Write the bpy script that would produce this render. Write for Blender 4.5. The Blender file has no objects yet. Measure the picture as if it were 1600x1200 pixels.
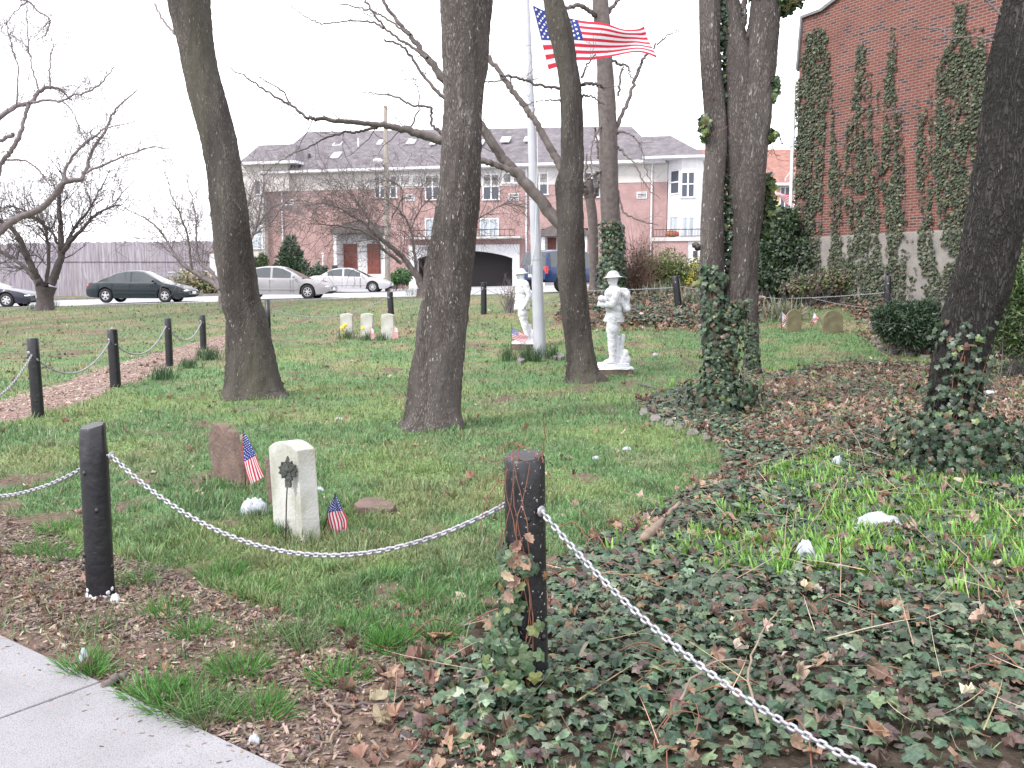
import bpy, math, random
import numpy as np
from mathutils import Vector, Matrix
random.seed(7); RNG = np.random.default_rng(11)
PI = math.pi
# ------------------------------------------------------------------ camera, sky, sun, exposure
sc = bpy.context.scene
C = sc.collection
F = 1450.0; EYE = 1.55; PITCH = math.atan(160 / F)
cam_d = bpy.data.cameras.new('camera'); cam = bpy.data.objects.new('camera', cam_d); C.objects.link(cam)
cam.location = (0, 0, EYE); cam.rotation_euler = (PI / 2 - PITCH, 0, 0)
cam_d.sensor_width = 36; cam_d.lens = 36 * F / 1600; cam_d.clip_start = .05; cam_d.clip_end = 2000
sc.camera = cam
SUN_EL, SUN_AZ = math.radians(48), math.radians(232)      # azimuth clockwise from +Y: the sun stands behind the camera, to the left
w = bpy.data.worlds.new('World'); sc.world = w; w.use_nodes = True
nt = w.node_tree; nt.nodes.clear()
sky = nt.nodes.new('ShaderNodeTexSky'); sky.sky_type = 'NISHITA'; sky.sun_disc = False
sky.sun_elevation = SUN_EL; sky.sun_rotation = SUN_AZ
mx = nt.nodes.new('ShaderNodeMix'); mx.data_type = 'RGBA'; mx.inputs['Factor'].default_value = .9
mx.inputs['B'].default_value = (10.2, 10.1, 10.6, 1)      # bright cloud cover over the clear sky
bg = nt.nodes.new('ShaderNodeBackground'); bg.inputs['Strength'].default_value = .11
wo = nt.nodes.new('ShaderNodeOutputWorld')
nt.links.new(sky.outputs[0], mx.inputs['A']); nt.links.new(mx.outputs['Result'], bg.inputs['Color']); nt.links.new(bg.outputs[0], wo.inputs[0])
sd = bpy.data.lights.new('sun', 'SUN'); sd.energy = 1.6; sd.angle = math.radians(14); sd.color = (1, .96, .9)
sun = bpy.data.objects.new('sun', sd); C.objects.link(sun)
sv = Vector((math.sin(SUN_AZ) * math.cos(SUN_EL), math.cos(SUN_AZ) * math.cos(SUN_EL), math.sin(SUN_EL)))
sun.rotation_euler = (-sv).to_track_quat('-Z', 'Y').to_euler()
sc.view_settings.view_transform = 'Standard'; sc.view_settings.look = 'None'; sc.view_settings.exposure = 1.32; sc.view_settings.gamma = 1
sc.render.film_transparent = False
sc.cycles.max_bounces = 6; sc.cycles.diffuse_bounces = 3; sc.cycles.transparent_max_bounces = 6; sc.cycles.use_denoising = True

# ------------------------------------------------------------------ numeric helpers
def sst(a, b, x):
    t = np.clip((np.asarray(x, float) - a) / (b - a), 0, 1); return t * t * (3 - 2 * t)
def vnoise(x, y, s=1.0, seed=0):
    x = np.asarray(x, float) / s + 1000.3 + seed * 17.7; y = np.asarray(y, float) / s + 1000.7 + seed * 9.1
    xi = np.floor(x).astype(np.int64); yi = np.floor(y).astype(np.int64); xf = x - xi; yf = y - yi
    xf = xf * xf * (3 - 2 * xf); yf = yf * yf * (3 - 2 * yf)
    def h(a, b):
        n = (a * 374761393 + b * 668265263 + seed * 1442695) & 0x7fffffff
        n = ((n ^ (n >> 13)) * 1274126177) & 0x7fffffff
        return ((n ^ (n >> 16)) & 0xffff) / 65535.0
    return (h(xi, yi) * (1 - xf) + h(xi + 1, yi) * xf) * (1 - yf) + (h(xi, yi + 1) * (1 - xf) + h(xi + 1, yi + 1) * xf) * yf
def fbm(x, y, s=1.0, seed=0, o=3):
    r = 0; a = 1; t = 0
    for k in range(o): r = r + a * vnoise(x, y, s / 2 ** k, seed + k * 5); t += a; a *= .55
    return r / t
def road_z(X, Y):
    X = np.asarray(X, float); Y = np.asarray(Y, float)
    return .59 + .027 * (np.clip(X, -30, 14) + 16.7) + .010 * (np.clip(Y, 36, 70) - 42) + .26 * sst(50, 56, Y) * sst(-9, -13, X)
def H0(X, Y):
    X = np.asarray(X, float); Y = np.asarray(Y, float)
    t = sst(16, 32, Y + .35 * X)
    return t * road_z(X, np.maximum(Y, 39.5))
def ray(px, py):
    px = np.asarray(px, float); py = np.asarray(py, float)
    c, s = math.cos(PITCH), math.sin(PITCH); u = 600 - py
    return (px - 800), F * c + u * s, -F * s + u * c
def P(px, py, Y):
    dx, dy, dz = ray(px, py); t = Y / dy
    return Vector((float(dx * t), float(Y), float(EYE + dz * t)))
def GA(px, py):
    dx, dy, dz = ray(px, py); Y = np.full(np.shape(dx), 1.5); hit = np.zeros(np.shape(dx), bool); Yh = np.full(np.shape(dx), 60.)
    ys = 1.5 * np.exp(np.linspace(0, math.log(46), 500))
    for y in ys:
        below = (EYE + dz / dy * y) <= H0(dx / dy * y, y)
        new = below & ~hit; Yh = np.where(new, y, Yh); hit |= below
    for _ in range(6):
        zz = H0(dx / dy * Yh, Yh); Yh2 = (zz - EYE) / np.minimum(dz / dy, -1e-4); Yh = np.where(hit, Yh * .5 + np.clip(Yh2, 1.4, 70) * .5, Yh)
    return dx / dy * Yh, Yh, hit
def G(px, py):
    x, y, _ = GA(np.array([px]), np.array([py])); return Vector((float(x[0]), float(y[0]), float(H0(x[0], y[0]))))
def poly(pts): return np.array([G(a, b)[:2] for a, b in pts])
def inside(pl, x, y):
    x = np.asarray(x); y = np.asarray(y); r = np.zeros(x.shape, bool); n = len(pl)
    for i in range(n):
        x1, y1 = pl[i]; x2, y2 = pl[(i + 1) % n]
        if y1 == y2: continue
        r ^= ((y1 > y) != (y2 > y)) & (x < (x2 - x1) * (y - y1) / (y2 - y1) + x1)
    return r
def edge_dist(pl, x, y):
    d = np.full(np.shape(x), 1e9); n = len(pl)
    for i in range(n):
        a = pl[i]; b = pl[(i + 1) % n]; ab = b - a; L = (ab ** 2).sum() + 1e-9
        t = np.clip(((x - a[0]) * ab[0] + (y - a[1]) * ab[1]) / L, 0, 1)
        d = np.minimum(d, np.hypot(x - a[0] - t * ab[0], y - a[1] - t * ab[1]))
    return d
# ------------------------------------------------------------------ zones on the ground (world outlines)
Z_IVY = poly([(640, 1215), (600, 1130), (660, 1040), (730, 985), (800, 930), (880, 872), (960, 830), (1060, 770), (1120, 735), (1128, 700), (1060, 668), (1000, 650), (992, 628), (1080, 592), (1180, 585), (1330, 563), (1440, 566), (1500, 575), (1640, 560), (2100, 570), (2300, 1215)])
Z_BANK = poly([(890, 474), (866, 492), (905, 508), (1090, 512), (1190, 498), (1215, 480), (1310, 478), (1355, 505), (1385, 545), (1490, 567), (1640, 560), (2000, 540), (2000, 462), (1400, 462), (1100, 455), (925, 458)])
Z_LILY = poly([(1080, 900), (1060, 860), (1120, 800), (1200, 745), (1290, 700), (1380, 745), (1540, 740), (1660, 720), (1800, 760), (1800, 930), (1600, 945), (1400, 930), (1290, 905), (1180, 920)])
Z_BROWN = poly([(1180, 610), (1300, 575), (1450, 575), (1520, 600), (1650, 590), (1650, 690), (1450, 690), (1300, 720), (1160, 690), (1160, 640)])
Z_PATH = poly([(-260, 760), (0, 662), (100, 637), (180, 607), (270, 572), (355, 545), (380, 538), (380, 520), (355, 522), (270, 545), (180, 568), (100, 598), (0, 628), (-260, 690)])
Z_MULCH = poly([(-200, 785), (0, 800), (70, 822), (130, 858), (230, 876), (340, 918), (480, 965), (640, 1020), (720, 1090), (760, 1260), (430, 1260), (-300, 900)])
SW_A, SW_B = G(0, 995), G(435, 1200)
sw_dir = (SW_B - SW_A); sw_dir.z = 0; sw_dir.normalize(); sw_n = Vector((-sw_dir.y, sw_dir.x, 0))
if sw_n.dot(Vector((0, 0, 0)) - SW_A) < 0: sw_n = -sw_n      # points from the lawn to the pavement
def sw_side(x, y): return (x - SW_A.x) * sw_n.x + (y - SW_A.y) * sw_n.y
def H(X, Y):
    X = np.asarray(X, float); Y = np.asarray(Y, float)
    z = H0(X, Y) + (.05 * (fbm(X, Y, .9, 3) - .5) + .02 * (vnoise(X, Y, .17, 8) - .5)) * sst(0, .25, -sw_side(X, Y)) * sst(39.4, 38.4, Y)
    return z
def hz(x, y): return float(H(x, y))
# ------------------------------------------------------------------ object helpers
def link(o, parent=None):
    C.objects.link(o)
    if parent: o.parent = parent
    return o
def tag(o, label=None, cat=None, group=None, kind=None):
    if label: o['label'] = label
    if cat: o['category'] = cat
    if group: o['group'] = group
    if kind: o['kind'] = kind
    return o
def thing(name, label, cat, loc=(0, 0, 0), rz=0, group=None):
    o = bpy.data.objects.new(name, None); C.objects.link(o); o.location = loc; o.rotation_euler = (0, 0, rz); o.empty_display_size = .1
    return tag(o, label, cat, group)
def mesh_np(name, V, faces, mat, parent=None, smooth=False, cols=None, midx=None):
    """V (n,3); faces a list of (m,k) index arrays"""
    me = bpy.data.meshes.new(name); V = np.asarray(V, np.float32)
    if not isinstance(faces, list): faces = [faces]
    faces = [np.asarray(f, np.int32) for f in faces if len(f)]
    me.vertices.add(len(V)); me.vertices.foreach_set('co', V.ravel())
    nl = sum(f.size for f in faces); me.loops.add(nl); me.loops.foreach_set('vertex_index', np.concatenate([f.ravel() for f in faces]))
    tot = np.concatenate([np.full(len(f), f.shape[1], np.int32) for f in faces]); me.polygons.add(len(tot))
    me.polygons.foreach_set('loop_start', (np.cumsum(tot) - tot).astype(np.int32))
    if midx is not None: me.polygons.foreach_set('material_index', np.asarray(midx, np.int32))
    me.polygons.foreach_set('use_smooth', np.full(len(tot), smooth))
    for m in (mat if isinstance(mat, (list, tuple)) else [mat]): me.materials.append(m)
    me.update(calc_edges=True)
    if cols is not None:
        a = me.color_attributes.new('Col', 'FLOAT_COLOR', 'POINT'); c = np.ones((len(V), 4), np.float32); c[:, :cols.shape[1]] = cols; a.data.foreach_set('color', c.ravel())
    return link(bpy.data.objects.new(name, me), parent)
class MB:
    """collects closed shapes into one mesh"""
    def __init__(s): s.v = []; s.f = []; s.m = []; s.n = 0
    def add(s, V, Fs, mi=0):
        s.v.extend([tuple(p) for p in V])
        for f in Fs: s.f.append(tuple(i + s.n for i in f)); s.m.append(mi)
        s.n += len(V); return s
    def box(s, x0, x1, y0, y1, z0, z1, mi=0, T=None):
        V = [Vector((x, y, z)) for z in (z0, z1) for y in (y0, y1) for x in (x0, x1)]
        if T: V = [T @ p for p in V]
        return s.add(V, [(0, 2, 3, 1), (4, 5, 7, 6), (0, 1, 5, 4), (2, 6, 7, 3), (0, 4, 6, 2), (1, 3, 7, 5)], mi)
    def prism(s, pts, a, b, axis='y', mi=0):
        """outline pts (u,w) swept along axis from a to b"""
        n = len(pts); f = (lambda u, w, t: (u, t, w)) if axis == 'y' else ((lambda u, w, t: (t, u, w)) if axis == 'x' else (lambda u, w, t: (u, w, t)))
        V = [f(u, w, a) for u, w in pts] + [f(u, w, b) for u, w in pts]
        return s.add(V, [tuple(range(n)), tuple(range(2 * n - 1, n - 1, -1))] + [(i, i + n, (i + 1) % n + n, (i + 1) % n) for i in range(n)], mi)
    def tube(s, pts, rad, n=8, mi=0, cap=True):
        pts = [Vector(p) for p in pts]; rad = rad if hasattr(rad, '__len__') else [rad] * len(pts)
        V = []; up = None
        for i, p in enumerate(pts):
            d = (pts[min(i + 1, len(pts) - 1)] - pts[max(i - 1, 0)]).normalized()
            if up is None: up = Vector((0, 0, 1)) if abs(d.z) < .9 else Vector((1, 0, 0))
            a = d.cross(up).normalized(); b = a.cross(d).normalized(); up = b
            for k in range(n):
                t = 2 * PI * k / n; V.append(p + (a * math.cos(t) + b * math.sin(t)) * rad[i])
        Fs = [(i * n + k, i * n + (k + 1) % n, (i + 1) * n + (k + 1) % n, (i + 1) * n + k) for i in range(len(pts) - 1) for k in range(n)]
        if cap: Fs += [tuple(range(n - 1, -1, -1)), tuple(range((len(pts) - 1) * n, len(pts) * n))]
        return s.add(V, Fs, mi)
    def ell(s, c, r, n=14, m=9, mi=0, T=None):
        V = []
        for j in range(m + 1):
            ph = PI * (j + .0) / m - PI / 2; ph = max(min(ph, PI / 2 - .02), -PI / 2 + .02)
            for k in range(n):
                t = 2 * PI * k / n; V.append(Vector((r[0] * math.cos(ph) * math.cos(t), r[1] * math.cos(ph) * math.sin(t), r[2] * math.sin(ph))))
        V = [(T @ p if T else p) + Vector(c) for p in V]
        Fs = [(j * n + k, j * n + (k + 1) % n, (j + 1) * n + (k + 1) % n, (j + 1) * n + k) for j in range(m) for k in range(n)] + [tuple(range(n - 1, -1, -1)), tuple(range(m * n, (m + 1) * n))]
        return s.add(V, Fs, mi)
    def cap(s, a, b, ra, rb, n=12, mi=0):
        a = Vector(a); b = Vector(b); d = (b - a); L = d.length; d.normalize(); ps = []; rs = []
        for t in (-.98, -.8, -.5, 0): ps.append(a + d * t * ra); rs.append(ra * math.sqrt(max(1 - t * t, .01)))
        for t in (0, .5, .8, .98): ps.append(b + d * t * rb); rs.append(rb * math.sqrt(max(1 - t * t, .01)))
        return s.tube(ps, rs, n, mi)
    def build(s, name, mat, parent=None, smooth=False, bevel=0, auto=None):
        me = bpy.data.meshes.new(name); me.from_pydata(s.v, [], s.f)
        for m in (mat if isinstance(mat, (list, tuple)) else [mat]): me.materials.append(m)
        me.polygons.foreach_set('material_index', s.m); me.polygons.foreach_set('use_smooth', [smooth] * len(s.f)); me.update()
        o = link(bpy.data.objects.new(name, me), parent)
        if bevel:
            b = o.modifiers.new('bevel', 'BEVEL'); b.width = bevel; b.segments = 2; b.limit_method = 'ANGLE'
        if auto: me.set_sharp_from_angle(angle=math.radians(auto))
        return o
def realise(o):
    """apply modifiers"""
    dg = bpy.context.evaluated_depsgraph_get(); me = bpy.data.meshes.new_from_object(o.evaluated_get(dg)); o.modifiers.clear(); o.data = me; return o
def rot_to(nrm, spin, up=None):
    """batch: matrices (n,3,3) whose columns are x,y,z axes; z = nrm"""
    z = nrm / (np.linalg.norm(nrm, axis=1, keepdims=True) + 1e-9)
    if up is None:
        a = np.where(np.abs(z[:, 2:3]) < .9, np.array([[0, 0, 1.]]), np.array([[1., 0, 0]]))
    else: a = up
    x = np.cross(a, z); x /= np.linalg.norm(x, axis=1, keepdims=True) + 1e-9; y = np.cross(z, x)
    c = np.cos(spin)[:, None]; s_ = np.sin(spin)[:, None]
    return np.stack([x * c + y * s_, -x * s_ + y * c, z], axis=2)
def scatter(name, tv, tf, pos, R, size, mat, col, parent=None, smooth=False, jitter=None):
    """copies of a leaf-like template as one mesh. size (n,3) or (n,); col (n,3)"""
    tv = np.asarray(tv, float); tf = np.asarray(tf, np.int32); n = len(pos); k = len(tv)
    size = np.asarray(size, float); size = size[:, None] if size.ndim == 1 else size
    V = tv[None] * np.broadcast_to(size, (n, 3))[:, None, :]
    if jitter: V = V + RNG.normal(0, jitter, (n, k, 3)) * np.broadcast_to(size, (n, 3))[:, None, :]
    V = np.einsum('nij,nkj->nki', R, V) + pos[:, None, :]
    Fs = (tf[None] + (np.arange(n) * k)[:, None, None]).reshape(-1, tf.shape[1])
    return mesh_np(name, V.reshape(-1, 3), Fs, mat, parent, smooth, cols=np.repeat(col, k, axis=0))
# templates: x across, y along, z up
IVY_V = [(0, .06, 0), (.30, -.10, -.05), (.54, .06, -.08), (.44, .30, -.03), (.60, .54, -.10), (.31, .66, -.01), (0, 1.0, -.12), (-.31, .66, -.01), (-.60, .54, -.10), (-.44, .30, -.03), (-.54, .06, -.08), (-.30, -.10, -.05), (0, .42, .06)]
IVY_F = [(12, i, i + 1) for i in range(0, 11)] + [(12, 11, 0)]
OAK_V = [(0, -.1, 0), (.20, .04, .06), (.42, .10, .16), (.40, .28, .12), (.56, .42, .22), (.42, .56, .14), (.44, .76, .22), (.22, .80, .08), (0, 1.0, .10), (-.18, .80, .04), (-.38, .80, .10), (-.40, .58, .06), (-.58, .42, .12), (-.42, .28, .05), (-.46, .10, .10), (-.18, .02, .05), (0, .45, -.06)]
OAK_F = [(16, i, i + 1) for i in range(0, 15)] + [(16, 15, 0)]
OVAL_V = [(0, 0, 0), (.26, .3, -.03), (.24, .65, -.04), (0, 1, -.08), (-.24, .65, -.04), (-.26, .3, -.03), (0, .48, .05)]
OVAL_F = [(6, 0, 1), (6, 1, 2), (6, 2, 3), (6, 3, 4), (6, 4, 5), (6, 5, 0)]
BLADE_V = [(-.5, 0, 0), (.5, 0, 0), (.42, .08, .4), (-.42, .08, .4), (.3, .28, .75), (-.3, .28, .75), (0, .58, 1)]
BLADE_F = [(0, 1, 2), (0, 2, 3), (3, 2, 4), (3, 4, 5), (5, 4, 6)]
CHIP_V = [(-.5, -.5, 0), (.5, -.4, 0), (.35, .5, 0), (-.4, .45, 0), (-.4, -.4, .35), (.45, -.35, .3), (.3, .42, .35), (-.33, .4, .3)]
CHIP_F = [(4, 5, 6, 7), (0, 1, 5, 4), (1, 2, 6, 5), (2, 3, 7, 6), (3, 0, 4, 7)]
def pick(n, cols, w=None, var=.18):
    cols = np.array(cols); i = RNG.choice(len(cols), n, p=(np.array(w) / sum(w)) if w else None)
    return np.clip(cols[i] * (1 + var * RNG.normal(0, 1, (n, 1))) * (1 + .06 * RNG.normal(0, 1, (n, 3))), .004, .9)

# ------------------------------------------------------------------ materials
def M(name, c1, c2=None, scale=4., rough=.7, bump=0., bscale=None, metal=0., stretch=(1, 1, 1), attr=False, detail=5, contrast=(.35, .65), spec=.5, trans=0., coat=0., coords='Object', c3=None, s3=None):
    m = bpy.data.materials.new(name); m.use_nodes = True; t = m.node_tree; b = t.nodes['Principled BSDF']; L = t.links.new
    b.inputs['Roughness'].default_value = rough; b.inputs['Metallic'].default_value = metal; b.inputs['Specular IOR Level'].default_value = spec; b.inputs['Coat Weight'].default_value = coat
    tc = t.nodes.new('ShaderNodeTexCoord'); mp = t.nodes.new('ShaderNodeMapping'); mp.inputs['Scale'].default_value = stretch; L(tc.outputs[coords], mp.inputs[0])
    out = None
    if c2 is not None or attr:
        no = t.nodes.new('ShaderNodeTexNoise'); no.inputs['Scale'].default_value = scale; no.inputs['Detail'].default_value = detail; L(mp.outputs[0], no.inputs[0])
        r = t.nodes.new('ShaderNodeValToRGB'); r.color_ramp.elements[0].position, r.color_ramp.elements[1].position = contrast
        r.color_ramp.elements[0].color = (*c1, 1); r.color_ramp.elements[1].color = (*(c2 or c1), 1); L(no.outputs[0], r.inputs[0]); out = r.outputs[0]
        if attr:
            a = t.nodes.new('ShaderNodeAttribute'); a.attribute_name = 'Col'
            x = t.nodes.new('ShaderNodeMix'); x.data_type = 'RGBA'; x.blend_type = 'MULTIPLY'; x.inputs['Factor'].default_value = 1
            L(a.outputs['Color'], x.inputs['A']); L(out, x.inputs['B']); out = x.outputs['Result']
    if c3 is not None:
        n3 = t.nodes.new('ShaderNodeTexNoise'); n3.inputs['Scale'].default_value = s3[0]; n3.inputs['Detail'].default_value = 6; L(mp.outputs[0], n3.inputs[0])
        r3 = t.nodes.new('ShaderNodeValToRGB'); r3.color_ramp.elements[0].position, r3.color_ramp.elements[1].position = s3[1], s3[2]; L(n3.outputs[0], r3.inputs[0])
        x = t.nodes.new('ShaderNodeMix'); x.data_type = 'RGBA'; L(r3.outputs[0], x.inputs['Factor']); x.inputs['B'].default_value = (*c3, 1)
        if out is None: x.inputs['A'].default_value = (*c1, 1)
        else: L(out, x.inputs['A'])
        out = x.outputs['Result']
    if out is not None: L(out, b.inputs['Base Color'])
    else: b.inputs['Base Color'].default_value = (*c1, 1)
    if bump:
        nb = t.nodes.new('ShaderNodeTexNoise'); nb.inputs['Scale'].default_value = bscale or scale * 4; nb.inputs['Detail'].default_value = 6; L(mp.outputs[0], nb.inputs[0])
        bp = t.nodes.new('ShaderNodeBump'); bp.inputs['Strength'].default_value = bump; bp.inputs['Distance'].default_value = .02; L(nb.outputs[0], bp.inputs['Height']); L(bp.outputs[0], b.inputs['Normal'])
    if trans:
        tr = t.nodes.new('ShaderNodeBsdfTranslucent'); ms = t.nodes.new('ShaderNodeMixShader'); ms.inputs[0].default_value = trans
        if out is not None: L(out, tr.inputs[0])
        else: tr.inputs[0].default_value = (*c1, 1)
        L(b.outputs[0], ms.inputs[1]); L(tr.outputs[0], ms.inputs[2]); L(ms.outputs[0], t.nodes['Material Output'].inputs[0])
    return m
def bark(name, c1, c2, sc_=1., lichen=(.42, .42, .40), lich=.66, vs=14., depth=.03, moss=None):
    m = bpy.data.materials.new(name); m.use_nodes = True; t = m.node_tree; b = t.nodes['Principled BSDF']; L = t.links.new; b.inputs['Roughness'].default_value = .9; b.inputs['Specular IOR Level'].default_value = .25
    tc = t.nodes.new('ShaderNodeTexCoord'); mp = t.nodes.new('ShaderNodeMapping'); mp.inputs['Scale'].default_value = (sc_, sc_, sc_ * .27); L(tc.outputs['Object'], mp.inputs[0])
    wn = t.nodes.new('ShaderNodeTexNoise'); wn.inputs['Scale'].default_value = 9; wn.inputs['Detail'].default_value = 6; L(mp.outputs[0], wn.inputs[0])
    ad = t.nodes.new('ShaderNodeMix'); ad.data_type = 'RGBA'; ad.blend_type = 'ADD'; ad.inputs['Factor'].default_value = .30; L(mp.outputs[0], ad.inputs['A']); L(wn.outputs['Color'], ad.inputs['B'])
    v = t.nodes.new('ShaderNodeTexVoronoi'); v.feature = 'DISTANCE_TO_EDGE'; v.inputs['Scale'].default_value = vs; L(ad.outputs['Result'], v.inputs['Vector'])
    vr = t.nodes.new('ShaderNodeValToRGB'); vr.color_ramp.elements[0].position = 0; vr.color_ramp.elements[1].position = .30; vr.color_ramp.elements[0].color = (*[c * .34 for c in c1], 1); vr.color_ramp.elements[1].color = (*c1, 1); L(v.outputs[0], vr.inputs[0])
    n2 = t.nodes.new('ShaderNodeTexNoise'); n2.inputs['Scale'].default_value = 3.; n2.inputs['Detail'].default_value = 7; n2.inputs['Roughness'].default_value = .7; L(mp.outputs[0], n2.inputs[0])
    x = t.nodes.new('ShaderNodeMix'); x.data_type = 'RGBA'; r2 = t.nodes.new('ShaderNodeValToRGB'); r2.color_ramp.elements[0].position = .42; r2.color_ramp.elements[1].position = .62; L(n2.outputs[0], r2.inputs[0]); L(r2.outputs[0], x.inputs['Factor'])
    L(vr.outputs[0], x.inputs['A']); x.inputs['B'].default_value = (*c2, 1); out = x.outputs['Result']
    nl_ = t.nodes.new('ShaderNodeTexNoise'); nl_.inputs['Scale'].default_value = 1.7; nl_.inputs['Detail'].default_value = 5; L(mp.outputs[0], nl_.inputs[0]); rl_ = t.nodes.new('ShaderNodeValToRGB'); rl_.color_ramp.elements[0].position = .36; rl_.color_ramp.elements[1].position = .64; rl_.color_ramp.elements[0].color = (.62, .60, .58, 1); rl_.color_ramp.elements[1].color = (1.3, 1.3, 1.27, 1); L(nl_.outputs[0], rl_.inputs[0])
    xl_ = t.nodes.new('ShaderNodeMix'); xl_.data_type = 'RGBA'; xl_.blend_type = 'MULTIPLY'; xl_.inputs['Factor'].default_value = 1; L(out, xl_.inputs['A']); L(rl_.outputs[0], xl_.inputs['B']); out = xl_.outputs['Result']
    if moss:
        tcz = t.nodes.new('ShaderNodeTexNoise'); tcz.inputs['Scale'].default_value = .9; tcz.inputs['Detail'].default_value = 4; L(mp.outputs[0], tcz.inputs[0])
        rm = t.nodes.new('ShaderNodeValToRGB'); rm.color_ramp.elements[0].position = .48; rm.color_ramp.elements[1].position = .68; L(tcz.outputs[0], rm.inputs[0])
        xm = t.nodes.new('ShaderNodeMix'); xm.data_type = 'RGBA'; L(rm.outputs[0], xm.inputs['Factor']); L(out, xm.inputs['A']); xm.inputs['B'].default_value = (*moss, 1); out = xm.outputs['Result']
    n4 = t.nodes.new('ShaderNodeTexNoise'); n4.inputs['Scale'].default_value = 30; n4.inputs['Detail'].default_value = 3; L(mp.outputs[0], n4.inputs[0])
    r4 = t.nodes.new('ShaderNodeValToRGB'); r4.color_ramp.elements[0].position = lich; r4.color_ramp.elements[1].position = lich + .05; L(n4.outputs[0], r4.inputs[0])
    x4 = t.nodes.new('ShaderNodeMix'); x4.data_type = 'RGBA'; L(r4.outputs[0], x4.inputs['Factor']); L(out, x4.inputs['A']); x4.inputs['B'].default_value = (*lichen, 1)
    L(x4.outputs['Result'], b.inputs['Base Color'])
    cr = t.nodes.new('ShaderNodeMath'); cr.operation = 'MINIMUM'; cr.inputs[1].default_value = .25; L(v.outputs[0], cr.inputs[0])
    am = t.nodes.new('ShaderNodeMath'); am.operation = 'MULTIPLY_ADD'; am.inputs[1].default_value = .45; L(n4.outputs[0], am.inputs[0]); L(cr.outputs[0], am.inputs[2])
    bp = t.nodes.new('ShaderNodeBump'); bp.inputs['Strength'].default_value = 1.; bp.inputs['Distance'].default_value = depth; L(am.outputs[0], bp.inputs['Height']); L(bp.outputs[0], b.inputs['Normal'])
    return m
def brick_mat(name, ca, cb, cm, bw=.203, rh=.0667, mort=.01, dark=None):
    m = bpy.data.materials.new(name); m.use_nodes = True; t = m.node_tree; b = t.nodes['Principled BSDF']; L = t.links.new; b.inputs['Roughness'].default_value = .88
    tc = t.nodes.new('ShaderNodeTexCoord'); sp = t.nodes.new('ShaderNodeSeparateXYZ'); L(tc.outputs['Object'], sp.inputs[0])
    ax = t.nodes.new('ShaderNodeMath'); ax.operation = 'ADD'; L(sp.outputs[0], ax.inputs[0]); L(sp.outputs[1], ax.inputs[1])
    cb_ = t.nodes.new('ShaderNodeCombineXYZ'); L(ax.outputs[0], cb_.inputs[0]); L(sp.outputs[2], cb_.inputs[1])
    br = t.nodes.new('ShaderNodeTexBrick'); L(cb_.outputs[0], br.inputs[0]); br.inputs['Scale'].default_value = 1; br.inputs['Brick Width'].default_value = bw; br.inputs['Row Height'].default_value = rh; br.inputs['Mortar Size'].default_value = mort; br.inputs['Mortar Smooth'].default_value = .2
    br.inputs['Color1'].default_value = (*ca, 1); br.inputs['Color2'].default_value = (*cb, 1); br.inputs['Mortar'].default_value = (*cm, 1); br.inputs['Bias'].default_value = -.1
    out = br.outputs['Color']
    if dark:
        wn = t.nodes.new('ShaderNodeTexBrick'); L(cb_.outputs[0], wn.inputs[0])
        for k, v in (('Scale', 1), ('Brick Width', bw), ('Row Height', rh), ('Mortar Size', mort)): wn.inputs[k].default_value = v
        wn.inputs['Color1'].default_value = (0, 0, 0, 1); wn.inputs['Color2'].default_value = (1, 1, 1, 1); wn.inputs['Mortar'].default_value = (0, 0, 0, 1)
        r = t.nodes.new('ShaderNodeValToRGB'); r.color_ramp.interpolation = 'CONSTANT'; r.color_ramp.elements[0].position = 0; r.color_ramp.elements[1].position = .86; L(wn.outputs['Color'], r.inputs[0])
        x = t.nodes.new('ShaderNodeMix'); x.data_type = 'RGBA'; L(r.outputs[0], x.inputs['Factor']); L(out, x.inputs['A']); x.inputs['B'].default_value = (*dark, 1); out = x.outputs['Result']
    n = t.nodes.new('ShaderNodeTexNoise'); n.inputs['Scale'].default_value = 1.2; n.inputs['Detail'].default_value = 6; L(tc.outputs['Object'], n.inputs[0])
    x2 = t.nodes.new('ShaderNodeMix'); x2.data_type = 'RGBA'; x2.blend_type = 'MULTIPLY'; x2.inputs['Factor'].default_value = .55; rr = t.nodes.new('ShaderNodeValToRGB'); rr.color_ramp.elements[0].position = .3; rr.color_ramp.elements[1].position = .65; rr.color_ramp.elements[0].color = (.55, .52, .5, 1); L(n.outputs[0], rr.inputs[0]); L(out, x2.inputs['A']); L(rr.outputs[0], x2.inputs['B'])
    L(x2.outputs['Result'], b.inputs['Base Color'])
    bp = t.nodes.new('ShaderNodeBump'); bp.inputs['Strength'].default_value = .6; bp.inputs['Distance'].default_value = .012; bp.invert = True; L(br.outputs['Fac'], bp.inputs['Height']); L(bp.outputs[0], b.inputs['Normal'])
    return m
m_bark = bark('bark_grey', (.142, .124, .120), (.080, .069, .067), 1.5, vs=22, lichen=(.34, .33, .31), lich=.655, depth=.02)
m_bark_moss = bark('bark_mossy', (.118, .104, .098), (.064, .056, .054), 1.5, vs=24, lichen=(.27, .26, .23), lich=.67, moss=(.082, .076, .060), depth=.018)
m_bark_dark = bark('bark_plated', (.056, .051, .050), (.030, .027, .028), 1., vs=26, lichen=(.20, .19, .18), lich=.69, depth=.06)
m_bark_far = M('bark_far', (.13, .11, .105), (.085, .07, .068), 9, .9, .4)
m_twig = M("twig_bark", (.20, .17, .175), (.14, .115, .12), 9, .85)
m_leafy = M('leaf', (.8, .8, .8), (1, 1, 1), 30, .42, attr=True, trans=.18)
m_ivy = M('ivy_leaf', (.70, .70, .70), (1.2, 1.2, 1.2), 70, .40, attr=True, trans=.10, spec=.4)
m_blade = M('grass_blade', (.8, .8, .8), (1, 1, 1), 20, .5, attr=True, trans=.25)
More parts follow.
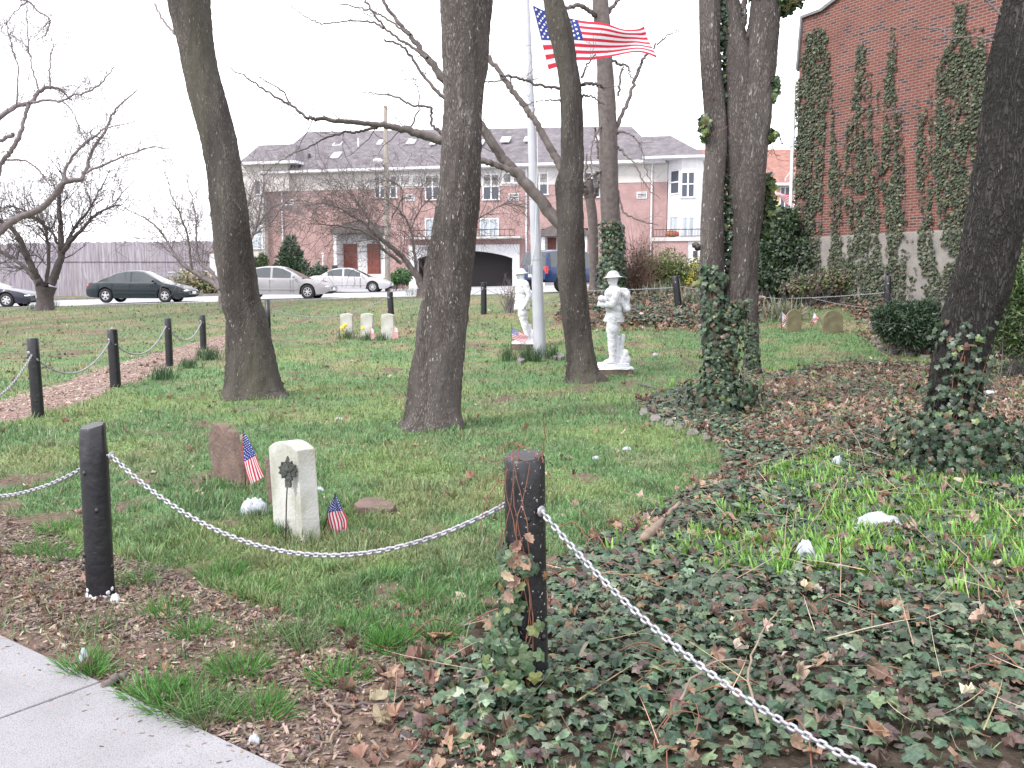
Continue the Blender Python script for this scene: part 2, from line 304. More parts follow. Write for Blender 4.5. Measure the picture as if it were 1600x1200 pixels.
m_dead = M('dead_leaf', (.7, .7, .7), (1, 1, 1), 50, .75, attr=True, trans=.12)
m_post = M('black_paint', (.008, .008, .011), (.015, .015, .019), 8, .40, .25, 22)
m_post_specked = M('specked_black_paint', (.008, .008, .011), (.015, .015, .019), 8, .40, .25, 22, c3=(.36, .35, .34), s3=(75, .655, .68))
m_chain = M('galvanised_chain', (.36, .36, .39), (.24, .24, .27), 40, .5, metal=.35)
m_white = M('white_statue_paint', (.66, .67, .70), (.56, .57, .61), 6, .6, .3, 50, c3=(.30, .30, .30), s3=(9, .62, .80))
def crease_shade(m, dark=(.20, .20, .19)):  # paints shade into the base colour, darker grey in concave creases
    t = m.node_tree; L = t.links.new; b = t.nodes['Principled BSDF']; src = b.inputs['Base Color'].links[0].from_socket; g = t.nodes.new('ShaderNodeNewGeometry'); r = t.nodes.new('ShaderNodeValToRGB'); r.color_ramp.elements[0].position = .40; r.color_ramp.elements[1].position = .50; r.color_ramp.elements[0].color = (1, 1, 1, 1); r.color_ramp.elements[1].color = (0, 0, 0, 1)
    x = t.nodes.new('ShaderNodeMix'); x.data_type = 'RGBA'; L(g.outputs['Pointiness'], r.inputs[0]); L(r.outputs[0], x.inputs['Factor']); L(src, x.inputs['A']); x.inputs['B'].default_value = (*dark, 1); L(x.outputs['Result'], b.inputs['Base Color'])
crease_shade(m_white)
m_marble = M('marble', (.45, .45, .43), (.35, .35, .32), 5, .7, .3, 60, c3=(.25, .25, .19), s3=(4.5, .50, .72))
m_slate = M('brown_sandstone', (.155, .105, .085), (.10, .068, .058), 9, .9, .8, 40, c3=(.26, .24, .18), s3=(5, .6, .75))
m_slate2 = M('olive_sandstone', (.17, .15, .085), (.11, .095, .06), 7, .9, .6, 40)
m_bronze = M('bronze_marker', (.10, .11, .10), (.05, .055, .05), 30, .6, .5, metal=.5)
m_rust = M('dark_iron', (.03, .027, .025), (.05, .035, .03), 20, .6)
m_plastic = M('white_plastic', (.50, .53, .58), (.38, .42, .48), 12, .45, trans=.2)
m_stone = M('edging_stone', (.19, .175, .165), (.12, .11, .10), 6, .9, .6)
m_wood = M('weathered_stick', (.26, .19, .14), (.17, .125, .10), 12, .85, .4, stretch=(1, 1, .2))
m_grass_white = M('daffodil_petal', (.80, .68, .12), rough=.6, trans=.2)
m_wivy = M('wall_ivy_leaf', (.75, .75, .75), (1.2, 1.2, 1.2), 70, .65, attr=True, spec=.25)
m_vine = M('red_vine', (.20, .085, .05), (.14, .06, .04), 30, .8)
# ------------------------------------------------------------------ the ground, one sheet to the horizon
def zone_masks(X, Y):
    X = np.asarray(X, float); Y = np.asarray(Y, float)
    wob = .14 * (fbm(X, Y, .4, 41) - .5); Xw = X + wob; Yw = Y + .14 * (fbm(X, Y, .5, 47) - .5)
    ivy = inside(Z_IVY, Xw, Yw) | inside(Z_BANK, Xw, Yw); path = inside(Z_PATH, Xw, Yw); mulch = inside(Z_MULCH, Xw, Yw)
    return ivy, path, mulch
def lawn_cover(X, Y):
    """0 bare .. 1 full grass"""
    n = .62 * fbm(X, Y, .55, 21) + .38 * fbm(X, Y, .20, 23); n2 = fbm(X, Y, 2.2, 33)
    near = sst(6.5, 4.2, Y); left = sst(-3.0, -6.5, X) * sst(9, 14, Y)
    c = sst(.34, .50, n + .35 * (n2 - .5) + .10 - .19 * near - .06 * left)
    far = sst(17, 26, Y)
    return c * (1 - .35 * far)
def lawn_tint(X, Y):
    a = fbm(X, Y, 1.3, 51); b = fbm(X, Y, .6, 57); far = sst(13, 24, Y + .3 * np.abs(np.minimum(X, 0)))
    g = np.array([.126, .228, .094]); yg = np.array([.180, .262, .100]); dry = np.array([.30, .25, .155])
    k = sst(.50, .68, a)[..., None]; c = g * (1 - k) + yg * k
    k = (sst(.50, .66, b) * (.25 + .6 * far))[..., None]; c = c * (1 - k) + dry * k
    return c
gx = np.concatenate([-np.geomspace(420, 26, 22), np.arange(-25, -8, .5), np.arange(-8, 8.01, .085), np.arange(8.5, 25, .5), np.geomspace(26, 420, 22)])
gy = np.concatenate([np.linspace(-30, 1, 14), np.arange(1.2, 9, .075), np.arange(9, 24, .16), np.arange(24, 62, .5), np.geomspace(63, 900, 18)])
GX, GY = np.meshgrid(gx, gy); X = GX.ravel(); Y = GY.ravel()
Z = H(X, Y); ivy, path, mulch = zone_masks(X, Y)
pavd = sw_side(X, Y); Z = np.where(pavd > .02, Z - .05, Z)
roadm = (Y > 39.7) & (Y < 57); Z = np.where(roadm, Z - .03, Z)
cv = lawn_cover(X, Y)[:, None]; soil = np.array([.125, .090, .070]) * (.8 + .4 * fbm(X, Y, .3, 61))[:, None]; col = soil * (1 - cv) + lawn_tint(X, Y) * .8 * cv
col[ivy] = np.array([.052, .040, .030]); col[mulch] = (soil * 1.1)[mulch]; col[path] = np.array([.24, .165, .145]) * (.85 + .3 * fbm(X, Y, .2, 71))[path, None]
nx, ny = len(gx), len(gy); idx = np.arange(nx * ny).reshape(ny, nx)
Fq = np.stack([idx[:-1, :-1], idx[:-1, 1:], idx[1:, 1:], idx[1:, :-1]], -1).reshape(-1, 4)
m_ground = M('soil_and_turf', (.62, .60, .58), (1.2, 1.2, 1.2), 26, .95, .9, 60, attr=True, detail=8, spec=.2)
tag(mesh_np('ground', np.stack([X, Y, Z], 1), Fq, m_ground, smooth=True, cols=col), kind='structure')
# pavement: concrete flags with a joint
m_conc = M('pavement_concrete', (.275, .27, .29), (.205, .20, .215), 1.6, .9, .5, 160, c3=(.17, .165, .17), s3=(110, .50, .75))
def pave():
    mb = MB(); o = SW_A; jA = G(155, 1070); s0 = (jA - SW_A).dot(sw_dir)
    for i in range(-7, 6):
        a = s0 + i * 1.52 + .005; b = s0 + (i + 1) * 1.52 - .005
        for j, (d0, d1) in enumerate([(0, 1.83)]):
            T = Matrix((( sw_dir.x, sw_n.x, 0, o.x), (sw_dir.y, sw_n.y, 0, o.y), (0, 0, 1, 0), (0, 0, 0, 1)))
            mb.box(a, b, d0, d1, -.1, .012, T=T)
    return mb.build('pavement', m_conc, bevel=.006)
tag(pave(), kind='structure')
# the road, its flush near kerb, the drive of the houses and the far kerb
m_road = M('pale_road', (.34, .34, .36), (.28, .28, .295), .5, .9, .2, 60, stretch=(1, 1, 1), c3=(.22, .22, .23), s3=(3, .62, .72))
def strip(name, x0, x1, y0, y1, dz, mat, nx_=60, ny_=8):
    xs = np.linspace(x0, x1, nx_); ys = np.linspace(y0, y1, ny_); A, B = np.meshgrid(xs, ys); A = A.ravel(); B = B.ravel()
    i = np.arange(nx_ * ny_).reshape(ny_, nx_)
    return mesh_np(name, np.stack([A, B, road_z(A, B) + dz], 1), np.stack([i[:-1, :-1], i[:-1, 1:], i[1:, 1:], i[1:, :-1]], -1).reshape(-1, 4), mat, smooth=True)
tag(strip('road', -70, 60, 39.72, 51.8, .004, m_road), kind='structure')
tag(strip('driveway', -12.5, 30, 51.8, 67, .012, m_road, 30, 8), kind='structure')
def kerb(x0, x1, y0, y1, h, n=40):
    mb = MB(); xs = np.linspace(x0, x1, n)
    for a, b in zip(xs[:-1], xs[1:]):
        V = [(x, y, float(road_z(x, y)) + z) for z in (-.1, h) for y in (y0, y1) for x in (a + .004, b - .004)]
        mb.add(V, [(0, 2, 3, 1), (4, 5, 7, 6), (0, 1, 5, 4), (2, 6, 7, 3), (0, 4, 6, 2), (1, 3, 7, 5)])
    return tag(mb.build('kerb', m_stone), kind='structure')
kerb(-60, 40, 39.52, 39.70, .022); kerb(-60, -12.6, 51.8, 51.98, .13)

# ------------------------------------------------------------------ grass
def screen_pts(n, y0=466, y1=1240, x0=-260, x1=1860):
    px = RNG.uniform(x0, x1, n); py = RNG.uniform(y0, y1, n); x, y, h = GA(px, py); k = h & (y < 39.3) & (y > 1.6); return x[k], y[k]
TRUNKS = []     # (x, y, r) filled below by hand so that no blade grows through wood
for (a, b, r) in [(395, 622, .42), (678, 668, .30), (910, 596, .26), (1130, 640, .40), (1172, 588, .15), (1480, 738, .33)]:
    g = G(a, b); TRUNKS.append((g.x, g.y + r * .8, r))
def free(x, y):
    k = sw_side(x, y) < -.01
    for a, b, r in TRUNKS: k &= np.hypot(x - a, y - b) > r * .92
    return k
x, y = screen_pts(430000); iv, pa, mu = zone_masks(x, y); cvr = lawn_cover(x, y)
prob = np.clip(cvr * 1.0 + .04, 0, 1) * np.where(iv, .05, 1) * np.where(pa, .02, 1) * np.where(mu, .07, 1)
k = (RNG.random(len(x)) < prob) & free(x, y); x = x[k]; y = y[k]; n = len(x)
tint = lawn_tint(x, y) * (1 + .22 * RNG.normal(0, 1, (n, 1))) * (1 + .07 * RNG.normal(0, 1, (n, 3)))
dryb = RNG.random(n) < .07; tint[dryb] = np.array([.30, .25, .14])
tall = .50 + 1.1 * fbm(x, y, .35, 77) ** 1.5 + .9 * sst(.55, .8, vnoise(x, y, .13, 79)); wet = (.72 + .5 * vnoise(x, y, .16, 83))[:, None]; tint = tint * wet
hh = (.022 + .032 * RNG.random(n)) * tall * (1 + .015 * y) ; ww = .0026 + .00075 * y
lean = RNG.uniform(0, 2 * PI, n); tl = RNG.normal(0, .55, n)
nr = np.stack([np.cos(lean) * tl, np.sin(lean) * tl, np.ones(n)], 1)
R = rot_to(nr, RNG.uniform(0, 2 * PI, n))
pos = np.stack([x, y, H(x, y) - .004], 1)
tag(scatter('lawn_grass', BLADE_V, BLADE_F, pos, R, np.stack([ww, hh * .7, hh], 1), m_blade, np.clip(tint, .01, .6)), 'short spring grass growing in patches over bare brown soil', 'grass', kind='stuff')
# longer tufts along the pavement, among the wood chips
tc = [(285, 1100, .17, 330), (240, 1085, .12, 200), (325, 1118, .14, 260), (410, 1112, .13, 220), (375, 1048, .13, 260), (128, 1046, .10, 150), (150, 1052, .08, 90), (470, 992, .11, 220), (530, 1062, .12, 220), (612, 1002, .09, 200), (480, 1010, .09, 120), (600, 1010, .08, 120), (250, 845, .16, 240), (85, 830, .14, 160), (60, 860, .14, 160),
      (100, 870, .13, 150), (215, 905, .1, 110), (310, 990, .12, 160), (260, 960, .12, 130), (345, 900, .14, 160), (400, 930, .13, 160), (452, 838, .09, 170), (440, 830, .07, 100), (300, 870, .16, 150), (600, 905, .14, 150), (660, 940, .14, 160), (520, 930, .15, 160), (700, 890, .14, 130), (360, 760, .2, 120), (150, 985, .08, 60), (420, 1000, .10, 120), (560, 980, .1, 120), (690, 1000, .08, 80)]
pp = []; sz = []; cl = []; nn = []
for (a, b, rr, cnt) in tc:
    g = G(a, b); an = RNG.uniform(0, 2 * PI, cnt); r_ = rr * .74 * np.sqrt(RNG.random(cnt)); px_ = g.x + r_ * np.cos(an); py_ = g.y + r_ * np.sin(an); kk = sw_side(px_, py_) < .03; px_ = px_[kk]; py_ = py_[kk]; an = an[kk]; r_ = r_[kk]; m_ = len(px_)
    pp.append(np.stack([px_, py_, H(px_, py_) - .004], 1)); L_ = RNG.uniform(.06, .125, m_); sz.append(np.stack([RNG.uniform(.003, .0048, m_), L_ * .8, L_], 1))
    t_ = .2 + 1.3 * r_ / rr; nn.append(np.stack([np.cos(an) * t_ + RNG.normal(0, .25, m_), np.sin(an) * t_ + RNG.normal(0, .25, m_), np.ones(m_)], 1))
    base = np.array([.070, .20, .036]) if RNG.random() < .75 else np.array([.11, .19, .07]); cl.append(base * (1 + .25 * RNG.normal(0, 1, (m_, 1))))
pp = np.concatenate(pp); sz = np.concatenate(sz); nn = np.concatenate(nn); cl = np.concatenate(cl)
tag(scatter('tufted_grass', BLADE_V, BLADE_F, pp, rot_to(nn, RNG.uniform(0, 6.28, len(pp))), sz, m_blade, np.clip(cl, .012, .5)), 'long bright green grass tufts beside the pavement edge', 'grass', kind='stuff')

def world_pts(pl, dens, ymax=45, ymin=1.2, xlim=(-14, 16)):
    x0, y0 = pl.min(0); x1, y1 = pl.max(0); x0 = max(x0, xlim[0]); x1 = min(x1, xlim[1]); y0 = max(y0, ymin); y1 = min(y1, ymax)
    n = int((x1 - x0) * (y1 - y0) * dens); x = RNG.uniform(x0, x1, n); y = RNG.uniform(y0, y1, n); xw = x + .14 * (fbm(x, y, .4, 41) - .5); yw = y + .14 * (fbm(x, y, .5, 47) - .5)
    k = inside(pl, xw, yw) & (np.abs(x) < .62 * y + 1.6); return x[k], y[k]
# wood chips: near bed and the path
def chips(name, pl, dens, L, label, cols, wts):
    x, y = world_pts(pl, dens); k = free(x, y) & (RNG.random(len(x)) < .25 + .75 * sst(.35, .55, fbm(x, y, .4, 91))); x = x[k]; y = y[k]; n = len(x)
    l = L * RNG.uniform(.4, 1.35, n); nr = np.stack([RNG.normal(0, .3, n), RNG.normal(0, .3, n), np.ones(n)], 1)
    tag(scatter(name, CHIP_V, CHIP_F, np.stack([x, y, H(x, y) + RNG.uniform(-.003, .01, n)], 1), rot_to(nr, RNG.uniform(0, 6.28, n)), np.stack([l * .3, l, l * .16], 1), m_dead, pick(n, cols, wts)), label, 'mulch', kind='stuff')
CH = [(.23, .165, .14), (.15, .108, .092), (.35, .27, .225), (.085, .062, .055)]
chips('wood_chips', Z_MULCH, 4200, .036, 'wood chip mulch spread beside the pavement', CH, [4, 3, 2, 2])
chips('path_chips', Z_PATH, 700, .055, 'pale wood chips covering the path behind the post row', [(.38, .29, .25), (.29, .215, .185), (.47, .38, .32)], [3, 2, 2])
# ground ivy
def ivy_ground(name, pl, dens, s0, s1, label, wts, avoid=None, hmax=.10):
    x, y = world_pts(pl, dens); k = free(x, y); k &= RNG.random(len(x)) < (.66 + .34 * sst(.28, .48, fbm(x, y, .55, 101))) * (.30 + .70 * sst(0, .4, edge_dist(pl, x, y)))
    if avoid is not None: k &= ~(inside(avoid, x, y) & (RNG.random(len(x)) < .42))
    k &= ~(inside(Z_LILY, x, y) & (RNG.random(len(x)) < .35))
    x = x[k]; y = y[k]; n = len(x); s = RNG.uniform(s0, s1, n) * (.75 + .5 * fbm(x, y, .4, 103))
    ht = H(x, y) + .010 + hmax * RNG.random(n) * (.3 + 1.0 * fbm(x, y, .6, 105)) * sst(-.1, .5, edge_dist(pl, x, y))
    nr = np.stack([RNG.normal(0, .34, n), RNG.normal(-.10, .34, n), np.ones(n)], 1)
    c = pick(n, [(.030, .060, .034), (.060, .096, .055), (.100, .140, .078), (.080, .056, .050), (.19, .13, .07), (.16, .20, .14)], list(wts) + [.7], .26)
    tag(scatter(name, IVY_V, IVY_F, np.stack([x, y, ht], 1), rot_to(nr, RNG.uniform(0, 6.28, n)), np.stack([s * RNG.uniform(.7, 1.1, n), s, s * RNG.uniform(.5, 2.4, n)], 1), m_ivy, c, jitter=.035), label, 'ivy', kind='stuff')
ivy_ground('ivy_bed', Z_IVY, 1250, .030, .066, 'dark green ivy covering the bed around the leaning tree', [5, 5, 2.4, 2.2, .35], Z_BROWN, .09)
ivy_ground('ivy_bank', Z_BANK, 330, .07, .12, 'dark ivy bank below the far chain fence', [5, 6, 1.5, 2, .4], None, .22)
# dead leaves and straw
def litter(name, pl, dens, label, s=(.05, .11), cols=None, hgt=.03, tv=OAK_V, tf=OAK_F, mask=None, wts=None):
    x, y = world_pts(pl, dens); k = free(x, y)
    if mask is not None: k &= mask(x, y)
    x = x[k]; y = y[k]; n = len(x); sz_ = RNG.uniform(*s, n)
    nr = np.stack([RNG.normal(0, .5, n), RNG.normal(0, .5, n), np.ones(n)], 1)
    c = pick(n, cols or [(.28, .175, .125), (.19, .115, .085), (.38, .275, .21), (.12, .075, .058), (.46, .37, .30)], wts or [4, 3, 2.5, 2, 1], .2)
    tag(scatter(name, tv, tf, np.stack([x, y, H(x, y) + .006 + hgt * RNG.random(n)], 1), rot_to(nr, RNG.uniform(0, 6.28, n)), np.stack([sz_ * RNG.uniform(.35, .9, n), sz_, sz_ * RNG.uniform(.5, 3.0, n)], 1), m_dead, c, jitter=.09), label, 'dead leaves', kind='stuff')
litter('bed_leaves', Z_IVY, 85, 'brown dead leaves caught in the ivy bed', mask=lambda x, y: RNG.random(len(x)) < .25 + .9 * sst(.45, .65, fbm(x, y, .5, 111)), hgt=.08, s=(.03, .085))
litter('brown_leaves', Z_BROWN, 270, 'drift of reddish brown leaves beyond the ivy', s=(.045, .09), hgt=.06)
litter('bank_leaves', poly([(866, 494), (905, 500), (1090, 503), (1190, 490), (1215, 473), (1310, 472), (1375, 500), (1400, 550), (1350, 540), (1330, 495), (1310, 486), (1215, 490), (1190, 506), (1090, 520), (905, 516), (866, 506)]), 60, 'line of brown leaves along the foot of the ivy bank', s=(.07, .13), hgt=.05)
litter('bank_scatter', Z_BANK, 40, 'dead leaves scattered over the ivy bank', s=(.08, .13), hgt=.26)
litter('mulch_leaves', poly([(480, 975), (640, 1000), (760, 960), (840, 1000), (800, 1100), (840, 1230), (440, 1230), (560, 1120)]), 85, 'curled dead leaves on the bare soil by the corner post', s=(.035, .085), hgt=.02)
litter('mulch_bits', poly([(120, 900), (640, 950), (760, 930), (840, 1000), (800, 1100), (840, 1230), (440, 1230), (200, 1060), (0, 960), (0, 840)]), 420, 'small brown leaf scraps littering the bare soil by the pavement', s=(.012, .035), hgt=.012)
Z_ALL = poly([(-300, 1240), (-300, 500), (300, 482), (850, 480), (1100, 520), (1000, 640), (1120, 720), (850, 870), (700, 1000), (600, 1240)])
litter('lawn_leaves', Z_ALL, 2.8, 'stray dead leaves lying on the lawn', s=(.04, .09), hgt=.015)
litter('lawn_thatch', Z_ALL, 48, 'small dry scraps lying between the grass blades', s=(.015, .035), hgt=.01, cols=[(.36, .27, .19), (.22, .15, .11), (.45, .38, .28)], wts=[3, 3, 2], tv=OVAL_V, tf=OVAL_F, mask=lambda x, y: y < 13)
# bright lily shoots pushing through the ivy
def shoots(pl, dens, name, label, mask=None):
    x, y = world_pts(pl, dens); k = free(x, y) & (RNG.random(len(x)) < .12 + .88 * sst(.38, .54, fbm(x, y, .40, 121)))
    if mask is not None: k &= mask(x, y)
    x = x[k]; y = y[k]; nb = 6; n = len(x) * nb; cx = np.repeat(x, nb) + RNG.normal(0, .014, n); cy = np.repeat(y, nb) + RNG.normal(0, .014, n); hgt = np.repeat(RNG.uniform(.07, .145, len(x)), nb) * RNG.uniform(.6, 1.1, n)
    an = RNG.uniform(0, 6.28, n); tl = RNG.uniform(.05, .5, n); nr = np.stack([np.cos(an) * tl, np.sin(an) * tl, np.ones(n)], 1)
    c = np.array([.170, .340, .066]) * (1 + .2 * RNG.normal(0, 1, (n, 1))) * (1 + .06 * RNG.normal(0, 1, (n, 3)))
    tag(scatter(name, BLADE_V, BLADE_F, np.stack([cx, cy, H(cx, cy)], 1), rot_to(nr, an - PI / 2 + RNG.normal(0, .5, n)), np.stack([RNG.uniform(.010, .019, n), hgt * .6, hgt], 1), m_blade, np.clip(c, .02, .5)), label, 'lily shoots', kind='stuff')
shoots(Z_LILY, 260, 'lily_shoots', 'bright green lily shoots pushing up through the ivy')
shoots(Z_IVY, 30, 'sparse_shoots', 'thin scattering of green shoots across the brown leaf bed', mask=lambda x, y: (~inside(Z_LILY, x, y)) & (fbm(x, y, 1.1, 131) > .5) & (y > 4.3))
# dry straw stems lying over the bed
x, y = world_pts(Z_IVY, 22); n = len(x); L_ = RNG.uniform(.12, .42, n)
nr = np.stack([RNG.normal(0, 1, n), RNG.normal(0, 1, n), RNG.uniform(.05, .55, n)], 1)
tag(scatter('dry_stems', BLADE_V, BLADE_F, np.stack([x, y, H(x, y) + RNG.uniform(.04, .12, n)], 1), rot_to(nr, RNG.uniform(0, 6.28, n)), np.stack([RNG.uniform(.003, .005, n), L_ * .3, L_], 1), m_dead, pick(n, [(.45, .33, .23), (.32, .2, .14), (.5, .42, .3)], [2, 2, 1])), 'dry tan stems lying across the ivy', 'dry stems', kind='stuff')

# woody ivy runners crawling through the bed, and scraps trodden onto the pavement
def runners():
    rs = np.random.default_rng(61); x, y = world_pts(Z_IVY, 5.0, ymax=9); V = []; F_ = []; n0 = 0
    for a, b in zip(x, y):
        n = 14; d = rs.uniform(0, 6.28); p = [(a, b)]
        for _ in range(n): d += rs.normal(0, .28); p.append((p[-1][0] + .05 * math.cos(d), p[-1][1] + .05 * math.sin(d)))
        p = np.array(p); z = H(p[:, 0], p[:, 1]) + .05 + .035 * np.sin(np.arange(n + 1) * .9 + a * 9); q = np.column_stack([p, z]); t = np.gradient(q, axis=0); t /= np.linalg.norm(t, axis=1, keepdims=True); s_ = np.cross(t, [0, 0, 1.]); u_ = np.cross(s_, t); r = .0028 * rs.uniform(.7, 1.4); th = np.arange(4) * PI / 2
        V.append((q[:, None] + r * (np.cos(th)[None, :, None] * s_[:, None] + np.sin(th)[None, :, None] * u_[:, None])).reshape(-1, 3)); i = np.arange((n + 1) * 4).reshape(n + 1, 4); j = np.roll(i, -1, 1); F_.append(np.stack([i[:-1], j[:-1], j[1:], i[1:]], -1).reshape(-1, 4) + n0); n0 += (n + 1) * 4
    tag(mesh_np('ivy_runners', np.concatenate(V), np.concatenate(F_), m_vine, None, True), 'reddish woody runners threading through the ivy leaves', 'ivy', kind='stuff')
runners()
_n = 260; _s = RNG.uniform(-2.2, 4.5, _n); _d = np.abs(RNG.normal(0, .16, _n)) + .01; _x = SW_A.x + sw_dir.x * _s + sw_n.x * _d; _y = SW_A.y + sw_dir.y * _s + sw_n.y * _d; _l = RNG.uniform(.006, .026, _n)
tag(scatter('pavement_scraps', CHIP_V, CHIP_F, np.stack([_x, _y, np.full(_n, .0125)], 1), rot_to(np.stack([RNG.normal(0, .08, _n), RNG.normal(0, .08, _n), np.ones(_n)], 1), RNG.uniform(0, 6.28, _n)), np.stack([_l * .4, _l, _l * .12], 1), m_dead, pick(_n, CH)), 'bits of mulch trodden onto the pavement edge', 'mulch', kind='stuff')
# ------------------------------------------------------------------ trees
def catmull(ctrl, n):
    c = np.array(ctrl, float); c = np.vstack([2 * c[0] - c[1], c, 2 * c[-1] - c[-2]]); seg = len(c) - 3; out = []
    for t in np.linspace(0, seg - 1e-6, n):
        i = int(t); u = t - i; p0, p1, p2, p3 = c[i:i + 4]
        out.append(.5 * ((2 * p1) + (-p0 + p2) * u + (2 * p0 - 5 * p1 + 4 * p2 - p3) * u * u + (-p0 + 3 * p1 - 3 * p2 + p3) * u ** 3))
    return np.array(out)
def woody(path, rad, seg, seed, amp=.05, fine=.0, flare=0., zflare=0.):
    """one trunk or limb as a displaced ring mesh -> V, F"""
    path = np.asarray(path, float); rad = np.asarray(rad, float); n = len(path)
    d = np.gradient(path, axis=0); d /= np.linalg.norm(d, axis=1, keepdims=True); V = []
    a = np.cross(d[0], [0, 1, 0.02]); a /= np.linalg.norm(a); th = np.linspace(0, 2 * PI, seg, endpoint=False)
    s = np.concatenate([[0], np.cumsum(np.linalg.norm(np.diff(path, axis=0), axis=1))])
    rs = np.random.default_rng(seed); ph = rs.uniform(0, 6.28, 8)
    for i in range(n):
        a = a - d[i] * a.dot(d[i]); a /= np.linalg.norm(a); b = np.cross(d[i], a)
        r = rad[i] * (1 + amp * (np.sin(2 * th + ph[0] + s[i] * 1.1) * .5 + np.sin(3 * th + ph[1] - s[i] * .8) * .5 + np.sin(5 * th + ph[2] + s[i] * 2.3) * .3))
        if flare:
            f = math.exp(-max(path[i][2] - zflare, -.1) / .16); r = r * (1 + 1.9 * flare * f * (.35 + .65 * np.maximum(0, np.sin(4 * th + ph[3]) * .6 + np.sin(7 * th + ph[4]) * .4)))
        if fine: r = r + fine * (vnoise(th * rad[i] * 34 + 50, np.full(seg, s[i] * 5 + 7), 1, seed % 97) * 2 - 1) + fine * .6 * (vnoise(th * rad[i] * 70 + 90, np.full(seg, s[i] * 40 + 3), 1, seed % 89) * 2 - 1)
        V.append(path[i] + np.outer(np.cos(th) * r, a) + np.outer(np.sin(th) * r, b))
    V = np.concatenate(V); i = np.arange(n * seg).reshape(n, seg); j = np.roll(i, -1, axis=1)
    return V, np.stack([i[:-1], j[:-1], j[1:], i[1:]], -1).reshape(-1, 4)
class Wood:
    def __init__(s): s.V = []; s.F = []; s.n = 0
    def add(s, V, F): s.V.append(V); s.F.append(F + s.n); s.n += len(V)
    def limb(s, path, rad, seg=8, seed=1, amp=.06, fine=0.): s.add(*woody(path, rad, seg, seed, amp, fine))
    def twig(s, pts, r0, r1, seg=4):
        pts = np.asarray(pts, float); n = len(pts); d = np.gradient(pts, axis=0); d /= np.linalg.norm(d, axis=1, keepdims=True) + 1e-9
        a = np.cross(d, [.31, .87, .38]); a /= np.linalg.norm(a, axis=1, keepdims=True) + 1e-9; b = np.cross(d, a); th = np.arange(seg) * 2 * PI / seg; r = np.linspace(r0, r1, n)[:, None, None]
        V = pts[:, None] + r * (np.cos(th)[None, :, None] * a[:, None] + np.sin(th)[None, :, None] * b[:, None])
        i = np.arange(n * seg).reshape(n, seg); j = np.roll(i, -1, axis=1); s.add(V.reshape(-1, 3), np.stack([i[:-1], j[:-1], j[1:], i[1:]], -1).reshape(-1, 4))
    def build(s, name, mat, parent, smooth=True): return mesh_np(name, np.concatenate(s.V), np.concatenate(s.F), mat, parent, smooth)
RMIN = [.0022]
def grow(wd, p, d, L, r, lvl, rs, up=.12, wig=.22, kids=(3, 5), seg=4, droop=0., spread=.9):
    n = 6; pts = [np.array(p, float)]; r = max(r, RMIN[0] * 1.4); d = np.array(d, float); d /= np.linalg.norm(d)
    for k in range(n):
        d = d + rs.normal(0, wig, 3) * .5 + np.array([0, 0, up - droop * k / n]) ; d /= np.linalg.norm(d); pts.append(pts[-1] + d * L / n)
    wd.twig(pts, r, max(r * .35, RMIN[0]), seg if r > .012 else 3)
    if lvl > 0:
        for _ in range(rs.integers(kids[0], kids[1] + 1)):
            k = rs.integers(1, n + 1); t = pts[k] - pts[k - 1]; t /= np.linalg.norm(t); q = rs.normal(0, 1, 3); q -= t * q.dot(t); q /= np.linalg.norm(q) + 1e-9
            grow(wd, pts[k], t * (1.2 - spread * .5) + q * spread, L * rs.uniform(.42, .72), r * (1 - .6 * k / n) * .62, lvl - 1, rs, up, wig, kids, seg, droop, spread)
def px_path(ctrl, Y0, Y1=None, n=None):
    """traced outline (x, y, width in the photo) at its distance -> 3-D centre line, radii"""
    Y1 = Y0 if Y1 is None else Y1; m = len(ctrl); ys = np.linspace(Y0, Y1, m)
    c = [(*P(a, b, yy), wdt / 2 * yy / F) for (a, b, wdt), yy in zip(ctrl, ys)]
    q = catmull(c, n or max(10, m * 5)); return q[:, :3], np.maximum(q[:, 3], .0025)
TR = {}
def trunk(name, label, rows, Y, mat, seed, parts=True, seg=64, top=9.5, fine=.011, flare=.34, step=.035, leanY=0.):
    """rows: (y, left edge, right edge) in the photo; base last. Goes on above the frame."""
    rows = sorted(rows); c = []
    for yy, l, r in rows:
        p = P((l + r) / 2, yy, Y); c.append((p.x, p.y, p.z, (r - l) / 2 * Y / F))
    c = np.array(c)[::-1]; base = c[0].copy(); base[2] -= .25; d = c[-1] - c[-3]; d /= max(np.linalg.norm(d[:3]), 1e-6)
    ext = []; q = c[-1].copy()
    while q[2] < top: q = q + np.array([d[0] * .5 * .6, d[1] * .5, .5, -.012]); q[3] = max(q[3], .05); ext.append(q.copy())
    c = np.vstack([base, c] + ([np.array(ext)] if ext else [])); L = top + .3; q = catmull(c, int(L / step)); zf = c[1][2]
    V, Fc = woody(q[:, :3], q[:, 3], seg, seed, .045, fine, flare, zf)
    t = thing(name, label, 'tree', (c[1][0], c[1][1], 0)); off = np.array([c[1][0], c[1][1], 0])
    o = mesh_np('trunk', V - off, Fc, mat, t, True)
    TR[name + str(seed)] = (q, zf); return t, q, off
